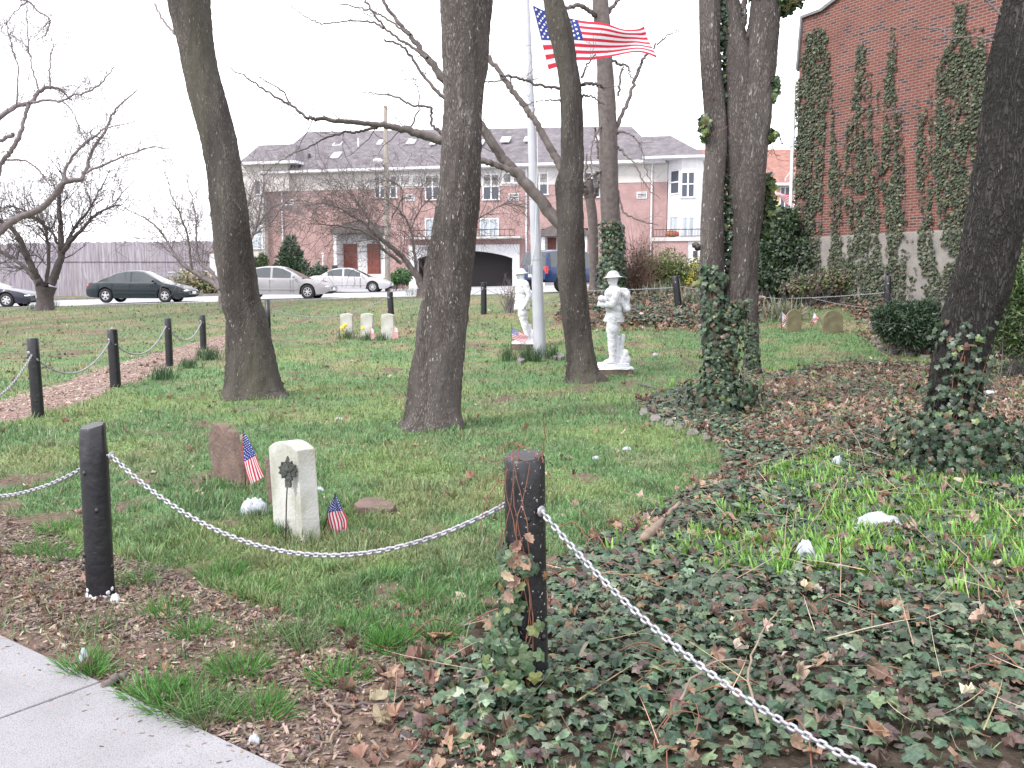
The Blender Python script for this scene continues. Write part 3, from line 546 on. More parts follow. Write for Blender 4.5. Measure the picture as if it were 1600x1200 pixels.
def branches(t, off, specs, mat, Y, seed, twigs=True, top_limbs=0, q=None):
    wd = Wood(); rs = np.random.default_rng(seed)
    for k, (ctrl, Y1) in enumerate(specs):
        p, r = px_path(ctrl, Y, Y1, len(ctrl) * 7); p = p + rs.normal(0, .010, p.shape) * (Y / 14); wd.limb(p - off, r * (.92 + .12 * rs.random(len(r))), 12 if ctrl[0][2] > 7 else 6, seed + k, .12)
        if twigs:
            for _ in range(2 + len(ctrl)):
                i = rs.integers(len(p) // 4, len(p)); tdir = p[min(i + 1, len(p) - 1)] - p[i - 1]; tdir /= np.linalg.norm(tdir) + 1e-9; qv = rs.normal(0, 1, 3); qv -= tdir * qv.dot(tdir); qv /= np.linalg.norm(qv)
                grow(wd, p[i] - off, tdir * .6 + qv * .8, rs.uniform(.3, .8), min(r[i] * .35, .009), 1, rs, .04, .35, (1, 2))
    if q is not None:      # limbs above the frame, seen only from elsewhere
        for _ in range(top_limbs):
            i = rs.integers(int(len(q) * .72), len(q) - 1); a = rs.uniform(0, 6.28)
            grow(wd, q[i, :3] - off, (math.cos(a), math.sin(a), .9), rs.uniform(1.6, 2.8), q[i, 3] * .45, 2, rs, .10, .3, (3, 4), 6)
    return wd.build('crown', mat, t)
def by(a, b): return G(a, b)
T1Y = G(395, 625).y + .35; T2Y = G(680, 672).y + .25; T3Y = G(912, 598).y + .2; T4Y = 27.5; T5Y = G(1130, 650).y + .25; T6Y = G(1480, 745).y + .2
t1, q1, o1 = trunk('tree', 'leaning dark trunk nearest the post row, with bare limbs, before the parked sedans', [(-2, 263, 325), (75, 280, 332), (150, 296, 350), (225, 317, 371), (300, 328, 382), (400, 338, 395), (470, 349, 406), (500, 355, 416), (550, 356, 427), (600, 354, 437), (615, 352, 441), (628, 349, 446)], T1Y, m_bark_moss, 101)
branches(t1, o1, [([(285, 60, 6), (262, 40, 4), (240, 5, 3)], T1Y + .5)], m_twig, T1Y, 5, False, 4, q1)
t2, q2, o2 = trunk('tree', 'thick speckled trunk with pale lichen at its foot, left of the flagpole', [(-2, 690, 767), (50, 692, 764), (100, 693, 760), (160, 695, 753), (200, 693, 752), (300, 686, 750), (360, 676, 746), (440, 665, 737), (500, 655, 732), (550, 648, 727), (600, 640, 722), (640, 636, 719), (660, 633, 720), (674, 629, 722)], T2Y, m_bark, 202)
branches(t2, o2, [([(700, 30, 8), (694, 5, 6), (688, -20, 5)], T2Y + .4)], m_twig, T2Y, 6, False, 4, q2)
t3, q3, o3 = trunk('tree', 'slender leaning trunk with a knob, between the two white soldier statues', [(-2, 849, 878), (25, 853, 886), (50, 858, 893), (100, 870, 900), (140, 875, 907), (200, 877, 911), (260, 875, 912), (285, 868, 912), (300, 868, 911), (320, 870, 911), (400, 871, 914), (440, 873, 916), (500, 880, 922), (550, 886, 928), (580, 887, 932), (600, 886, 938)], T3Y, m_bark_moss, 303)
Yb = T3Y
L1 = [(888, 362, 24), (862, 335, 20), (827, 292, 18), (800, 262, 17), (785, 247, 16), (752, 197, 15), (720, 158, 14), (695, 125, 12), (668, 92, 10), (640, 55, 7), (610, 20, 5), (590, -15, 4)]
L1b = [(800, 268, 9), (775, 257, 9), (752, 250, 10), (722, 235, 12), (700, 222, 13), (660, 211, 12), (620, 199, 10), (585, 195, 8), (545, 190, 7), (500, 186, 6), (480, 183, 5), (455, 165, 4.2), (420, 145, 3.2), (392, 125, 2.4), (355, 103, 1.4)]
L2 = [(890, 285, 14), (872, 252, 12), (857, 225, 11), (839, 192, 10), (823, 170, 9.5), (800, 140, 9), (780, 112, 8), (757, 80, 7), (735, 40, 5), (715, -10, 4)]
sp3 = [(L1, Yb + 1.2), (L1b, Yb - .5), (L2, Yb + 1.6), ([(755, 205, 8), (735, 190, 6), (700, 180, 4)], Yb + .6), ([(455, 166, 3), (440, 142, 2.2), (405, 120, 1.3)], Yb - .5),
       ([(592, 196, 5), (565, 205, 4.5), (540, 207, 3.6), (510, 215, 3), (480, 230, 2.2), (440, 250, 1.6), (410, 275, 1.2)], Yb - .3), ([(694, 222, 6), (686, 205, 5), (674, 196, 4), (673, 170, 4), (645, 165, 3.4), (620, 152, 3), (590, 147, 2), (565, 143, 1.4)], Yb),
       ([(668, 92, 6), (645, 75, 5), (615, 55, 4), (590, 30, 3.5), (570, 0, 3), (560, -20, 2.5)], Yb + 1), ([(600, 45, 4), (580, 34, 3.4), (545, 33, 2.6), (500, 36, 2.2), (470, 20, 1.6), (450, 8, 1.2)], Yb + 1), ([(640, 55, 4), (605, 30, 3), (575, 15, 2.6), (530, 5, 2)], Yb + .8), ([(720, 160, 6), (690, 150, 6), (660, 115, 5), (630, 75, 4), (600, 62, 3)], Yb + .4),
       ([(640, 203, 3), (655, 165, 2), (650, 130, 1.6), (628, 108, 1)], Yb), ([(782, 118, 4.5), (800, 120, 4), (822, 126, 4.2), (850, 135, 4.5), (880, 138, 6)], Yb + .1), ([(790, 123, 3), (765, 128, 2.4), (742, 126, 1.6)], Yb + .3), ([(880, 158, 4), (850, 156, 2), (820, 165, 1.6), (800, 160, 1.2)], Yb - .2), ([(910, 133, 6), (922, 130, 5), (934, 132, 5), (945, 140, 3)], Yb + .1), ([(908, 150, 4), (925, 152, 3), (945, 163, 2)], Yb + .1), ([(908, 120, 4), (918, 100, 3), (930, 85, 2)], Yb)]
branches(t3, o3, sp3, m_bark_far, Yb, 33, True, 3, q3)
t4, q4, o4 = trunk('tree', 'straight grey trunk wrapped in ivy at its foot, behind the right hand soldier statue', [(-2, 926, 950), (50, 930, 955), (100, 933, 957), (160, 934, 961), (200, 936, 963), (285, 937, 966), (360, 940, 971), (400, 940, 974), (440, 937, 977), (468, 934, 981)], T4Y, m_bark_far, 404, seg=28, fine=.012, step=.1, top=16)
sp4 = [([(958, 212, 8), (970, 185, 6), (982, 155, 5.5), (995, 120, 5), (1001, 100, 4.4), (1010, 86, 4), (1032, 65, 2.6), (1050, 52, 1.8), (1062, 48, 1.2)], T4Y), ([(945, 26, 8), (958, 10, 6), (975, -8, 5)], T4Y), ([(940, 30, 8), (922, 18, 7), (905, 9, 6), (886, 11, 5), (870, 5, 4)], T4Y - 1), ([(950, 90, 5), (965, 100, 4), (980, 103, 3), (985, 120, 2), (995, 127, 1.4)], T4Y), ([(966, 150, 4), (970, 115, 3), (975, 103, 2)], T4Y),
       ([(960, 205, 5), (985, 210, 3), (1000, 225, 2.4), (1008, 260, 1.8), (1020, 290, 1.2)], T4Y - 1), ([(950, 260, 5), (925, 275, 4), (905, 290, 3), (895, 300, 2)], T4Y - 1), ([(965, 230, 4), (990, 255, 2.5), (1010, 290, 1.8), (1030, 310, 1.2)], T4Y - 2), ([(965, 300, 4), (975, 330, 3), (1000, 345, 2), (1030, 352, 1.2)], T4Y - 1), ([(948, 180, 4), (930, 215, 2.5), (922, 250, 2), (930, 290, 1.4)], T4Y - 1)]
branches(t4, o4, sp4, m_bark_far, T4Y, 44, True, 4, q4)
t4b, q4b, o4b = trunk('tree', 'thin dark forked trunk standing close beside the ivy wrapped one', [(306, 914, 928), (330, 917, 932), (360, 920, 934), (400, 921, 935), (440, 921, 936), (466, 919, 938)], 29., m_bark_far, 405, seg=20, fine=.008, step=.1, top=4.45, flare=.15)
branches(t4b, o4b, [([(921, 312, 12), (914, 298, 9), (906, 285, 7), (895, 272, 5), (880, 262, 3)], 28.6), ([(924, 312, 11), (931, 295, 8), (936, 280, 7), (941, 262, 6), (935, 240, 4), (930, 200, 3)], 29), ([(926, 300, 4), (915, 275, 3), (918, 240, 2)], 29)], m_bark_far, 29., 45)
# the clump of three ivy clad trunks
t5, q5, o5 = trunk('tree', 'ivy clad double trunk in the clump before the brick building, near the bed edge', [(-2, 1174, 1220), (50, 1170, 1216), (100, 1164, 1212), (160, 1156, 1206), (230, 1152, 1199), (300, 1145, 1194), (350, 1145, 1189), (420, 1141, 1177), (450, 1134, 1170), (500, 1122, 1160), (540, 1112, 1152), (580, 1106, 1150), (620, 1100, 1152), (645, 1096, 1160)], T5Y, m_bark, 505)
V5, F5 = woody(*[a for a in px_path([(1132, 640, 42), (1122, 580, 42), (1115, 520, 38), (1112, 450, 37), (1113, 385, 36), (1114, 300, 32), (1119, 230, 32), (1116, 160, 32), (1110, 100, 31), (1108, 50, 31), (1108, -10, 32), (1106, -150, 30), (1100, -400, 27)], T5Y, n=170)], 56, 511, .05, .006)
mesh_np('trunk', V5 - o5, F5, m_bark, t5, True)
V5, F5 = woody(*[a for a in px_path([(1163, 380, 34), (1160, 330, 38), (1155, 260, 42), (1153, 200, 44), (1155, 150, 46), (1153, 100, 44), (1148, 50, 32), (1143, 0, 24), (1138, -60, 20), (1128, -300, 12)], T5Y + .05, n=110)], 36, 512, .06, .006)
mesh_np('limb', V5 - o5, F5, m_bark, t5, True)
branches(t5, o5, [([(1150, 70, 12), (1160, 40, 10), (1163, 10, 9), (1166, -30, 8)], T5Y), ([(1168, 60, 9), (1178, 30, 8), (1183, 0, 8), (1190, -40, 6)], T5Y - .1), ([(1093, 388, 10), (1088, 384, 9), (1085, 383, 8)], T5Y), ([(1200, 200, 2.5), (1215, 206, 2), (1220, 220, 1.6), (1225, 227, 1.2), (1236, 229, 1)], T5Y), ([(1130, 30, 8), (1120, 10, 6), (1125, -20, 5)], T5Y)], m_bark, T5Y, 55, False, 4, q5)
t5c, q5c, o5c = trunk('tree', 'plain straight trunk half hidden behind the ivy clad clump', [(300, 1160, 1186), (400, 1164, 1184), (450, 1165, 1184), (520, 1165, 1185), (560, 1164, 1186), (592, 1162, 1188)], G(1174, 590).y, m_bark, 506, seg=36, top=5.0)
t6, q6, o6 = trunk('tree', 'large rough barked tree leaning right in the ivy bed, nearest the brick building', [(-2, 1577, 1672), (50, 1565, 1662), (100, 1552, 1650), (150, 1545, 1640), (200, 1538, 1628), (250, 1530, 1616), (300, 1521, 1605), (350, 1511, 1596), (400, 1504, 1586), (450, 1490, 1575), (500, 1476, 1556), (550, 1464, 1543), (600, 1455, 1533), (650, 1448, 1527), (700, 1440, 1522), (752, 1428, 1532)], T6Y, m_bark_dark, 606, seg=88, fine=.012, step=.025)
branches(t6, o6, [([(1562, 68, 4), (1540, 60, 3.4), (1515, 57, 3), (1490, 60, 2.4), (1465, 62, 1.6), (1440, 60, 1)], T6Y + .3), ([(1480, 61, 2.6), (1472, 46, 2.4), (1440, 45, 2), (1410, 46, 1.6), (1395, 45, 1)], T6Y + .4), ([(1572, 32, 4), (1560, 18, 3.5), (1545, 5, 3), (1535, -10, 2.6)], T6Y + .2), ([(1578, 20, 4), (1572, -5, 3)], T6Y + .1)], m_bark_far, T6Y, 66, False, 4, q6)
# ------------------------------------------------------------------ ivy climbing the trunks
def trunk_ivy(q, zf, z0, z1, n, side, seed, label, s=(.035, .07), base=.25, stems=4, name='climbing_ivy', lift=.03):
    """leaves held off the bark of path q; side = (angle, spread) seen from above"""
    rs = np.random.default_rng(seed); zc = q[:, 2]; t = thing(name, label, 'ivy', (float(q[10][0]), float(q[10][1]), 0)); off = np.array([q[10][0], q[10][1], 0])
    z = z0 + (z1 - z0) * (rs.random(n) ** (1 + 2.2 * base)); i = np.clip(np.searchsorted(zc, z), 0, len(q) - 1)
    a = side[0] + side[1] * rs.normal(0, .5, n) + .35 * np.sin(z * 3 + seed); r = q[i, 3] * (1 + .35 * np.exp(-np.maximum(z - zf, 0) / .16)); out = np.stack([np.cos(a), np.sin(a), np.zeros(n)], 1)
    pos = q[i, :3] + out * (r + .008 + lift * rs.random(n))[:, None]; pos[:, 2] = z; nr = out + rs.normal(0, .4, (n, 3)) + np.array([0, 0, .35])
    down = np.tile(np.array([[0, 0, 1.]]), (n, 1)); R_ = rot_to(nr, PI + rs.normal(0, .6, n), np.tile([[.01, .0, 1.]], (n, 1)))
    # y axis of the template should hang downward
    R_ = rot_to(nr, rs.normal(0, .7, n) + PI, down)
    sz_ = rs.uniform(*s, n) * .92
    o = scatter('leaves', IVY_V, IVY_F, pos - off, R_, sz_, m_ivy, pick(n, [(.028, .055, .030), (.055, .085, .050), (.10, .13, .05), (.10, .065, .045), (.17, .12, .08)], [7, 5, .8, 1., .15], .22), t)
    wd = Wood()
    for k in range(stems):
        zz = np.linspace(z0 - .05, z1 * rs.uniform(.75, 1), 26); ii = np.clip(np.searchsorted(zc, zz), 0, len(q) - 1); aa = side[0] + side[1] * rs.normal(0, .35) + .15 * np.sin(zz * 5 + k) + .05 * np.cumsum(rs.normal(0, 1, 26)) * .4; rr = q[ii, 3] * (1 + .05) + .012
        pt = q[ii, :3] + np.stack([np.cos(aa) * rr, np.sin(aa) * rr, 0 * aa], 1); pt[:, 2] = zz; wd.twig(pt - off, .007, .003, 4)
    if stems: wd.build('stems', m_vine, t)
    return t
FR = -PI / 2     # the side that faces the camera
trunk_ivy(q6, q6[10][2], .0, 1.25, 760, (FR - .3, 1.4), 1, 'thick ivy climbing the foot of the rough leaning tree', (.038, .068), .95, 5, lift=.07)
trunk_ivy(q6, 0, .05, .5, 1300, (FR, 2.6), 2, 'dense dark skirt of ivy around the base of the rough leaning tree', (.042, .075), .5, 2, lift=.36)
trunk_ivy(q5, q5[10][2], -.02, 1.35, 1250, (FR + .1, 1.5), 3, 'ivy climbing the near double trunk above the stone edging', (.042, .070), .55, 6, lift=.07)
trunk_ivy(q5, 0, -.02, .40, 700, (FR, 2.4), 8, 'spreading ivy skirt around the foot of the near double trunk', (.05, .085), .4, 0, lift=.34)
p5b, r5b = px_path([(1132, 640, 42), (1122, 580, 42), (1115, 520, 38), (1112, 450, 37), (1113, 385, 36), (1114, 300, 32), (1119, 230, 32), (1116, 160, 32)], T5Y, n=120); q5b = np.column_stack([p5b, r5b])
trunk_ivy(q5b, 0, .0, 1.75, 420, (FR - .35, 1.2), 4, 'ivy and red stems up the left of the double trunk', (.05, .085), .15, 7, lift=.06)
p5d, r5d = px_path([(1139, 480, 14), (1139, 400, 14), (1141, 300, 15), (1140, 200, 14), (1134, 120, 12), (1128, 60, 12), (1130, 0, 14)], T5Y + .15, n=60); q5d = np.column_stack([p5d, r5d])
trunk_ivy(q5d, 0, 1.4, 5.0, 1900, (FR, 2.2), 5, 'yellow green ivy filling the gap between the paired trunks', (.045, .075), 0, 3, lift=.12)
trunk_ivy(q4, 0, 1.0, 3.3, 1300, (FR - .1, 1.6), 6, 'ivy sleeve around the foot of the straight grey trunk', (.09, .14), .1, 3, lift=.10)
trunk_ivy(q5c, 0, .0, .9, 330, (FR - .4, .9), 7, 'sparse ivy with a pale dead strand on the plain trunk', (.05, .08), .2, 2)
def leaf_ball(parent, off, c, r, n, seed, s, cols, wts, tv=IVY_V, tf=IVY_F, mat=None, name='foliage'):
    rs = np.random.default_rng(seed); d = rs.normal(0, 1, (n, 3)); d /= np.linalg.norm(d, axis=1, keepdims=True); rad = rs.random(n) ** .45; pos = np.array(c) + d * rad[:, None] * np.array(r)
    R_ = rot_to(d + rs.normal(0, .8, (n, 3)) + [0, 0, .4], rs.uniform(0, 6.28, n)); return pos, R_, rs.uniform(*s, n), pick(n, cols, wts, .22)
IV = [(.045, .085, .040), (.075, .12, .05), (.13, .17, .05)]
def ivy_tuft(pxs, Y, label, seed, n=260):
    t = None; A = []
    for (a, b, rx, ry) in pxs:
        c = P(a, b, Y)
        if t is None: t = thing('ivy_growth', label, 'ivy', tuple(c)); off = np.array(c)
        A.append(leaf_ball(t, off, np.array(c) - off, (rx * Y / F, .18, ry * Y / F), n, seed + len(A), (.05, .08), IV, [4, 4, 2]))
    scatter('foliage', IVY_V, IVY_F, *[np.concatenate([x_[k] for x_ in A]) for k in (0, 1, 2)], m_ivy, np.concatenate([x_[3] for x_ in A]), t)
    wd = Wood(); c = P(pxs[0][0], pxs[0][1], Y)
    for k in range(6): grow(wd, (0, 0, 0), RNG.normal(0, 1, 3), .3, .005, 1, np.random.default_rng(seed + k), .05)
    wd.build('stems', m_vine, t)
ivy_tuft([(1225, 4, 30, 18), (1200, -8, 30, 20), (1240, -15, 30, 20)], T5Y, 'overhanging ivy mass at the top of the double trunk', 71, 330)
ivy_tuft([(1208, 135, 9, 14), (1203, 155, 5, 8)], T5Y, 'small ivy sprig sticking out beside the brick building', 72, 90)
ivy_tuft([(1202, 212, 6, 8)], T5Y, 'smallest ivy sprig, hanging below the other on the double trunk', 73, 50)
ivy_tuft([(1199, 300, 10, 30), (1196, 350, 10, 30), (1205, 330, 9, 14)], T5Y + .2, 'upright ivy growth on the right edge of the double trunk', 74, 170)
ivy_tuft([(1101, 205, 5, 20), (1099, 190, 4, 10)], T5Y, 'narrow ivy sprig on the left edge of the clump', 75, 50)

m_bark_dk = M('bark_damp', (.085, .070, .070), (.055, .045, .046), 9, .9, .4)
# ------------------------------------------------------------------ bare garden trees beyond the lawn
def bare_tree(label, base_px, Y, limbs, seed, n_tw=60, L=(.8, 1.7), lvl=2, up=.10, droop=0., mat=None, trunk_ctrl=None, grp=None, name='cherry_tree', kids=(3, 4), spread=.9, rtw=.02):
    b = P(*base_px, Y); zb = hz(b.x, Y); t = thing(name, label, 'tree', (b.x, Y, zb), group=grp); off = np.array([b.x, Y, zb]); rs = np.random.default_rng(seed)
    if trunk_ctrl:
        p, r = px_path(trunk_ctrl, Y); p[0][2] = min(p[0][2], zb - .1); V, Fc = woody(p, r, 20, seed, .08, .01, .25, zb); mesh_np('trunk', V - off, Fc, mat or m_bark_far, t, True)
    wd = Wood(); allp = []
    for k, (ctrl, dy) in enumerate(limbs):
        p, r = px_path(ctrl, Y, Y + dy); r = r * .74; p = p + rs.normal(0, .012, p.shape) * (Y / 30); wd.limb(p - off, r, 8, seed + k, .14)
        ln = np.linalg.norm(np.diff(p, axis=0), axis=1).sum(); allp.append((p, r, ln))
    tot = sum(a[2] for a in allp); n_tw = int(n_tw * 2.3); RMIN[0] = .0040 * Y / 30
    for p, r, ln in allp:
        for _ in range(int(n_tw * ln / tot) + 1):
            i = int(len(p) * (.22 + .78 * rs.random())); i = min(max(i, 1), len(p) - 2); td = p[i + 1] - p[i - 1]; td /= np.linalg.norm(td) + 1e-9; qv = rs.normal(0, 1, 3); qv -= td * qv.dot(td); qv /= np.linalg.norm(qv)
            grow(wd, p[i] - off, td * .7 + qv * spread + np.array([0, 0, up * 3]), rs.uniform(*L) * 1.15, min(r[i] * .5, rtw), lvl, rs, up, .3, kids, 4, droop)
    wd.build('crown', mat or m_twig, t); RMIN[0] = .0022; return t
bare_tree('many limbed bare tree on the far lawn before the wooden fence', (70, 482), 34.5, [
    ([(66, 447, 16), (58, 432, 14), (48, 412, 13), (38, 390, 11), (25, 365, 9), (8, 350, 8), (-20, 335, 6)], -1), ([(60, 445, 12), (48, 428, 10), (32, 412, 8), (12, 398, 7), (-20, 385, 5)], 1.5), ([(72, 448, 9), (75, 425, 8), (76, 390, 7), (72, 365, 6), (66, 345, 5), (48, 338, 4), (20, 330, 3)], 1),
    ([(80, 445, 18), (88, 422, 17), (95, 400, 15), (95, 370, 12), (93, 335, 9), (92, 310, 8), (98, 290, 6), (103, 260, 4)], 0), ([(97, 398, 11), (112, 375, 9), (128, 358, 7), (142, 342, 6), (158, 330, 4.5), (185, 320, 3)], -1), ([(100, 390, 8), (112, 365, 7), (122, 350, 6), (140, 325, 4), (155, 300, 3), (172, 265, 2)], 1), ([(90, 380, 6), (80, 360, 5), (65, 348, 4.5), (40, 330, 4), (10, 320, 3)], 2)],
    901, 80, (.7, 1.5), 2, .07, trunk_ctrl=[(71, 492, 26), (71, 478, 24), (71, 462, 24), (72, 448, 30)], mat=m_bark_dk)
bare_tree('large bare tree reaching in from beyond the left, with arching limbs coloured pale as if by glare', (-70, 470), 27., [
    ([(-70, 430, 30), (-40, 395, 24), (0, 360, 18), (28, 340, 15), (60, 328, 14), (85, 305, 12), (100, 285, 11), (125, 281, 9), (135, 266, 8), (142, 240, 6), (165, 203, 5), (180, 172, 4), (215, 141, 2)], 1), ([(101, 284, 8), (103, 262, 6), (120, 236, 5.5), (136, 222, 5), (155, 208, 4), (165, 200, 3), (218, 188, 1.5)], 0), ([(136, 268, 5), (165, 256, 4.4), (195, 244, 3.8), (235, 230, 3), (267, 233, 2)], -1),
    ([(-60, 300, 18), (-30, 215, 14), (0, 184, 11), (25, 166, 10), (47, 160, 10), (62, 143, 9), (78, 137, 7), (95, 141, 4.5), (112, 157, 3)], 1), ([(46, 160, 9), (38, 185, 8), (32, 210, 9), (18, 235, 9), (5, 250, 9), (-20, 280, 9)], 0), ([(-40, 240, 10), (0, 220, 8), (22, 210, 7)], 0), ([(50, 160, 6), (75, 156, 5.5), (95, 158, 4.5), (112, 150, 4), (138, 144, 4), (160, 128, 3), (178, 104, 2)], 0), ([(97, 158, 3), (115, 178, 3), (125, 205, 2.4), (134, 220, 1.6)], 0),
    ([(78, 137, 4), (78, 100, 3.4), (84, 68, 2)], 0), ([(60, 140, 4), (48, 95, 3), (43, 45, 2.4), (42, 10, 1.6)], 0), ([(25, 165, 4), (28, 110, 3), (18, 70, 2.4), (10, 30, 2)], 0), ([(-30, -10, 6), (10, -5, 5), (43, 2, 4), (60, 18, 3.4), (78, 30, 3), (72, 52, 2.4), (55, 65, 1.4)], 0), ([(43, 3, 3), (20, 22, 2), (8, 40, 1.6)], 0), ([(0, 255, 8), (-4, 300, 8), (-10, 350, 9)], 0), ([(10, 250, 4), (40, 252, 3.4), (60, 265, 3), (78, 290, 2.4)], 0)],
    902, 120, (.35, .85), 2, .05, trunk_ctrl=[(-70, 500, 44), (-72, 440, 38), (-66, 360, 28), (-60, 300, 22), (-50, 200, 14)], kids=(2, 4), rtw=.010)  # crown takes the paler bark: washed-out glare put into its colour
bare_tree('low spreading bare tree rising behind the leaning trunk', (352, 480), 33., [
    ([(350, 468, 15), (340, 448, 13), (320, 435, 12), (303, 424, 10), (288, 415, 9), (272, 397, 6), (258, 372, 4.5), (240, 350, 3.6), (215, 335, 2.4), (195, 325, 1.6)], 1), ([(300, 422, 7), (297, 400, 5), (294, 372, 4.4), (285, 345, 3.6), (270, 310, 2.4), (262, 285, 1.6)], -1), ([(345, 452, 10), (330, 425, 8), (312, 410, 7), (307, 385, 5), (306, 350, 4), (300, 310, 2.8), (292, 280, 1.8)], 1), ([(358, 455, 10), (375, 410, 8), (392, 372, 6), (408, 345, 4.4), (432, 322, 3.4), (470, 312, 2.2)], 1.5), ([(372, 420, 6), (398, 365, 4.4), (405, 330, 3.6), (412, 290, 2.6)], 0), ([(365, 430, 7), (380, 380, 5), (385, 330, 4), (400, 280, 2.4)], 2), ([(395, 368, 4), (425, 345, 3.2), (440, 325, 2.6), (475, 285, 1.6)], -1)],
    903, 85, (.7, 1.5), 2, .05, trunk_ctrl=[(353, 488, 20), (352, 475, 18), (350, 462, 17)], rtw=.012)
bare_tree('low crooked bare tree with a wide flat crown before the town house', (662, 466), 36., [
    ([(660, 452, 14), (650, 430, 13), (638, 413, 12), (625, 397, 11), (605, 380, 10), (590, 370, 8), (572, 352, 5.6), (552, 338, 4.4), (530, 325, 3.4), (505, 318, 2.2), (470, 322, 1.6)], 1), ([(628, 412, 8), (612, 400, 7), (598, 388, 6), (585, 372, 5), (560, 360, 4), (525, 352, 3), (480, 350, 1.8)], -1), ([(660, 450, 9), (652, 428, 7), (648, 400, 6), (645, 375, 5), (638, 350, 4), (620, 325, 2.8), (600, 310, 1.8)], 0), ([(662, 448, 8), (664, 420, 6), (670, 395, 5), (672, 375, 4)], 1), ([(600, 378, 6), (575, 340, 4.4), (560, 318, 3.4), (545, 295, 2)], 1), ([(640, 360, 4), (655, 330, 3), (672, 310, 2.4), (700, 300, 1.6)], 0), ([(560, 345, 3.4), (540, 310, 2.4), (528, 280, 1.6)], 1.5), ([(612, 340, 3.4), (630, 300, 2.4), (600, 275, 1.6)], -1), ([(668, 400, 4), (700, 370, 4), (750, 340, 3), (790, 318, 2.4), (822, 325, 1.4)], 0)],
    904, 85, (.8, 1.7), 2, .02, droop=.1, trunk_ctrl=[(664, 476, 24), (662, 462, 20), (660, 450, 18)], rtw=.014, mat=m_bark_far)
# ------------------------------------------------------------------ posts and chains
def post(base_px, r, h, label, seed, faceted=False, tilt=(0, 0), Y=None, group='black posts of the chain fence', foot=False, hooks=()):
    g = G(*base_px) if Y is None else P(*base_px, Y); z = hz(g.x, g.y); t = thing('fence_post', label, 'post', (g.x, g.y, z), 0, group); rs = np.random.default_rng(seed)
    n = 28; zs = [-.2, 0, .08, .2, .35, .5, .65, h - .14, h - .12, h - .012, h]; V = []; F_ = []
    for i, zz in enumerate(zs):
        for k in range(n):
            a = 2 * PI * k / n; rr = r * (1 + .03 * math.sin(3 * a + seed) + .012 * math.sin(7 * a + zz * 9) + .004 * rs.normal())
            if faceted and zz > h - .13:
                m_ = PI / 3; aa = (a + .3) % m_ - m_ / 2; rr = min(rr, r * .90 / math.cos(aa)) * (1 - .05 * (zz - h + .13) / .13)
            if zz >= h: rr *= .90
            V.append((rr * math.cos(a) + tilt[0] * zz, rr * math.sin(a) + tilt[1] * zz, zz + (.012 * math.sin(a + .6) if zz >= h - .02 else 0)))
    for i in range(len(zs) - 1): F_ += [(i * n + k, i * n + (k + 1) % n, (i + 1) * n + (k + 1) % n, (i + 1) * n + k) for k in range(n)]
    F_.append(tuple(range((len(zs) - 1) * n, len(zs) * n))); mb = MB(); mb.add(V, F_)
    for k in range(5 if r > .06 and faceted or foot else 2):      # knots left where twigs were cut
        a = rs.uniform(PI, 2 * PI); zz = rs.uniform(.15, h - .2); mb.ell((r * .97 * math.cos(a), r * .97 * math.sin(a), zz), (.012, .012, .014), 8, 5)
    o = mb.build('shaft', m_post_specked if hooks and not foot else m_post, t, smooth=True, auto=40)
    if foot:
        mb = MB(); 
        for k in range(34):
            a = rs.uniform(PI, 2 * PI); mb.ell((r * 1.0 * math.cos(a), r * 1.0 * math.sin(a), rs.uniform(-.01, .05 * rs.random())), (.013, .003, .012), 6, 4, T=Matrix.Rotation(a + PI / 2, 3, 'Z'))
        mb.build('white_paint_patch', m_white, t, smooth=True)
    for (hx, hy, hzz) in hooks:     # bolt head with washer where a chain is fastened, world position
        mb = MB(); c = Vector((hx - g.x, hy - g.y, hzz - z)); d = Vector((c.x - tilt[0] * c.z, c.y - tilt[1] * c.z, 0)).normalized(); Q = d.to_track_quat('Z', 'Y').to_matrix(); s = r / .066
        mb.ell(c, (.019 * s, .019 * s, .006 * s), 12, 6, T=Q); mb.ell(c + d * .006 * s, (.010 * s, .010 * s, .008 * s), 6, 5, T=Q); mb.tube([c - d * .03 * s, c + d * .004], .006 * s, 6)
        mb.build('bolt', m_chain, t, smooth=True)
    return t, g, z
def link_tpl(nu, nv, L=.036, W=.0255, w_=.0050):
    V = []; pts = []; R_ = W / 2 - w_; s = L / 2 - w_ - R_
    for k in range(nu):
        a = 2 * PI * k / nu; pts.append((R_ * math.sin(a), (s if math.cos(a) >= 0 else -s) + R_ * math.cos(a), R_ and a))
    for (x_, y_, a) in pts:
        nx_, ny_ = math.sin(a), math.cos(a)
        for j in range(nv): b = 2 * PI * j / nv; V.append((x_ + nx_ * w_ * math.cos(b), y_ + ny_ * w_ * math.cos(b), w_ * math.sin(b)))
    F_ = [(i * nv + j, ((i + 1) % nu) * nv + j, ((i + 1) % nu) * nv + (j + 1) % nv, i * nv + (j + 1) % nv) for i in range(nu) for j in range(nv)]
    return np.array(V), F_
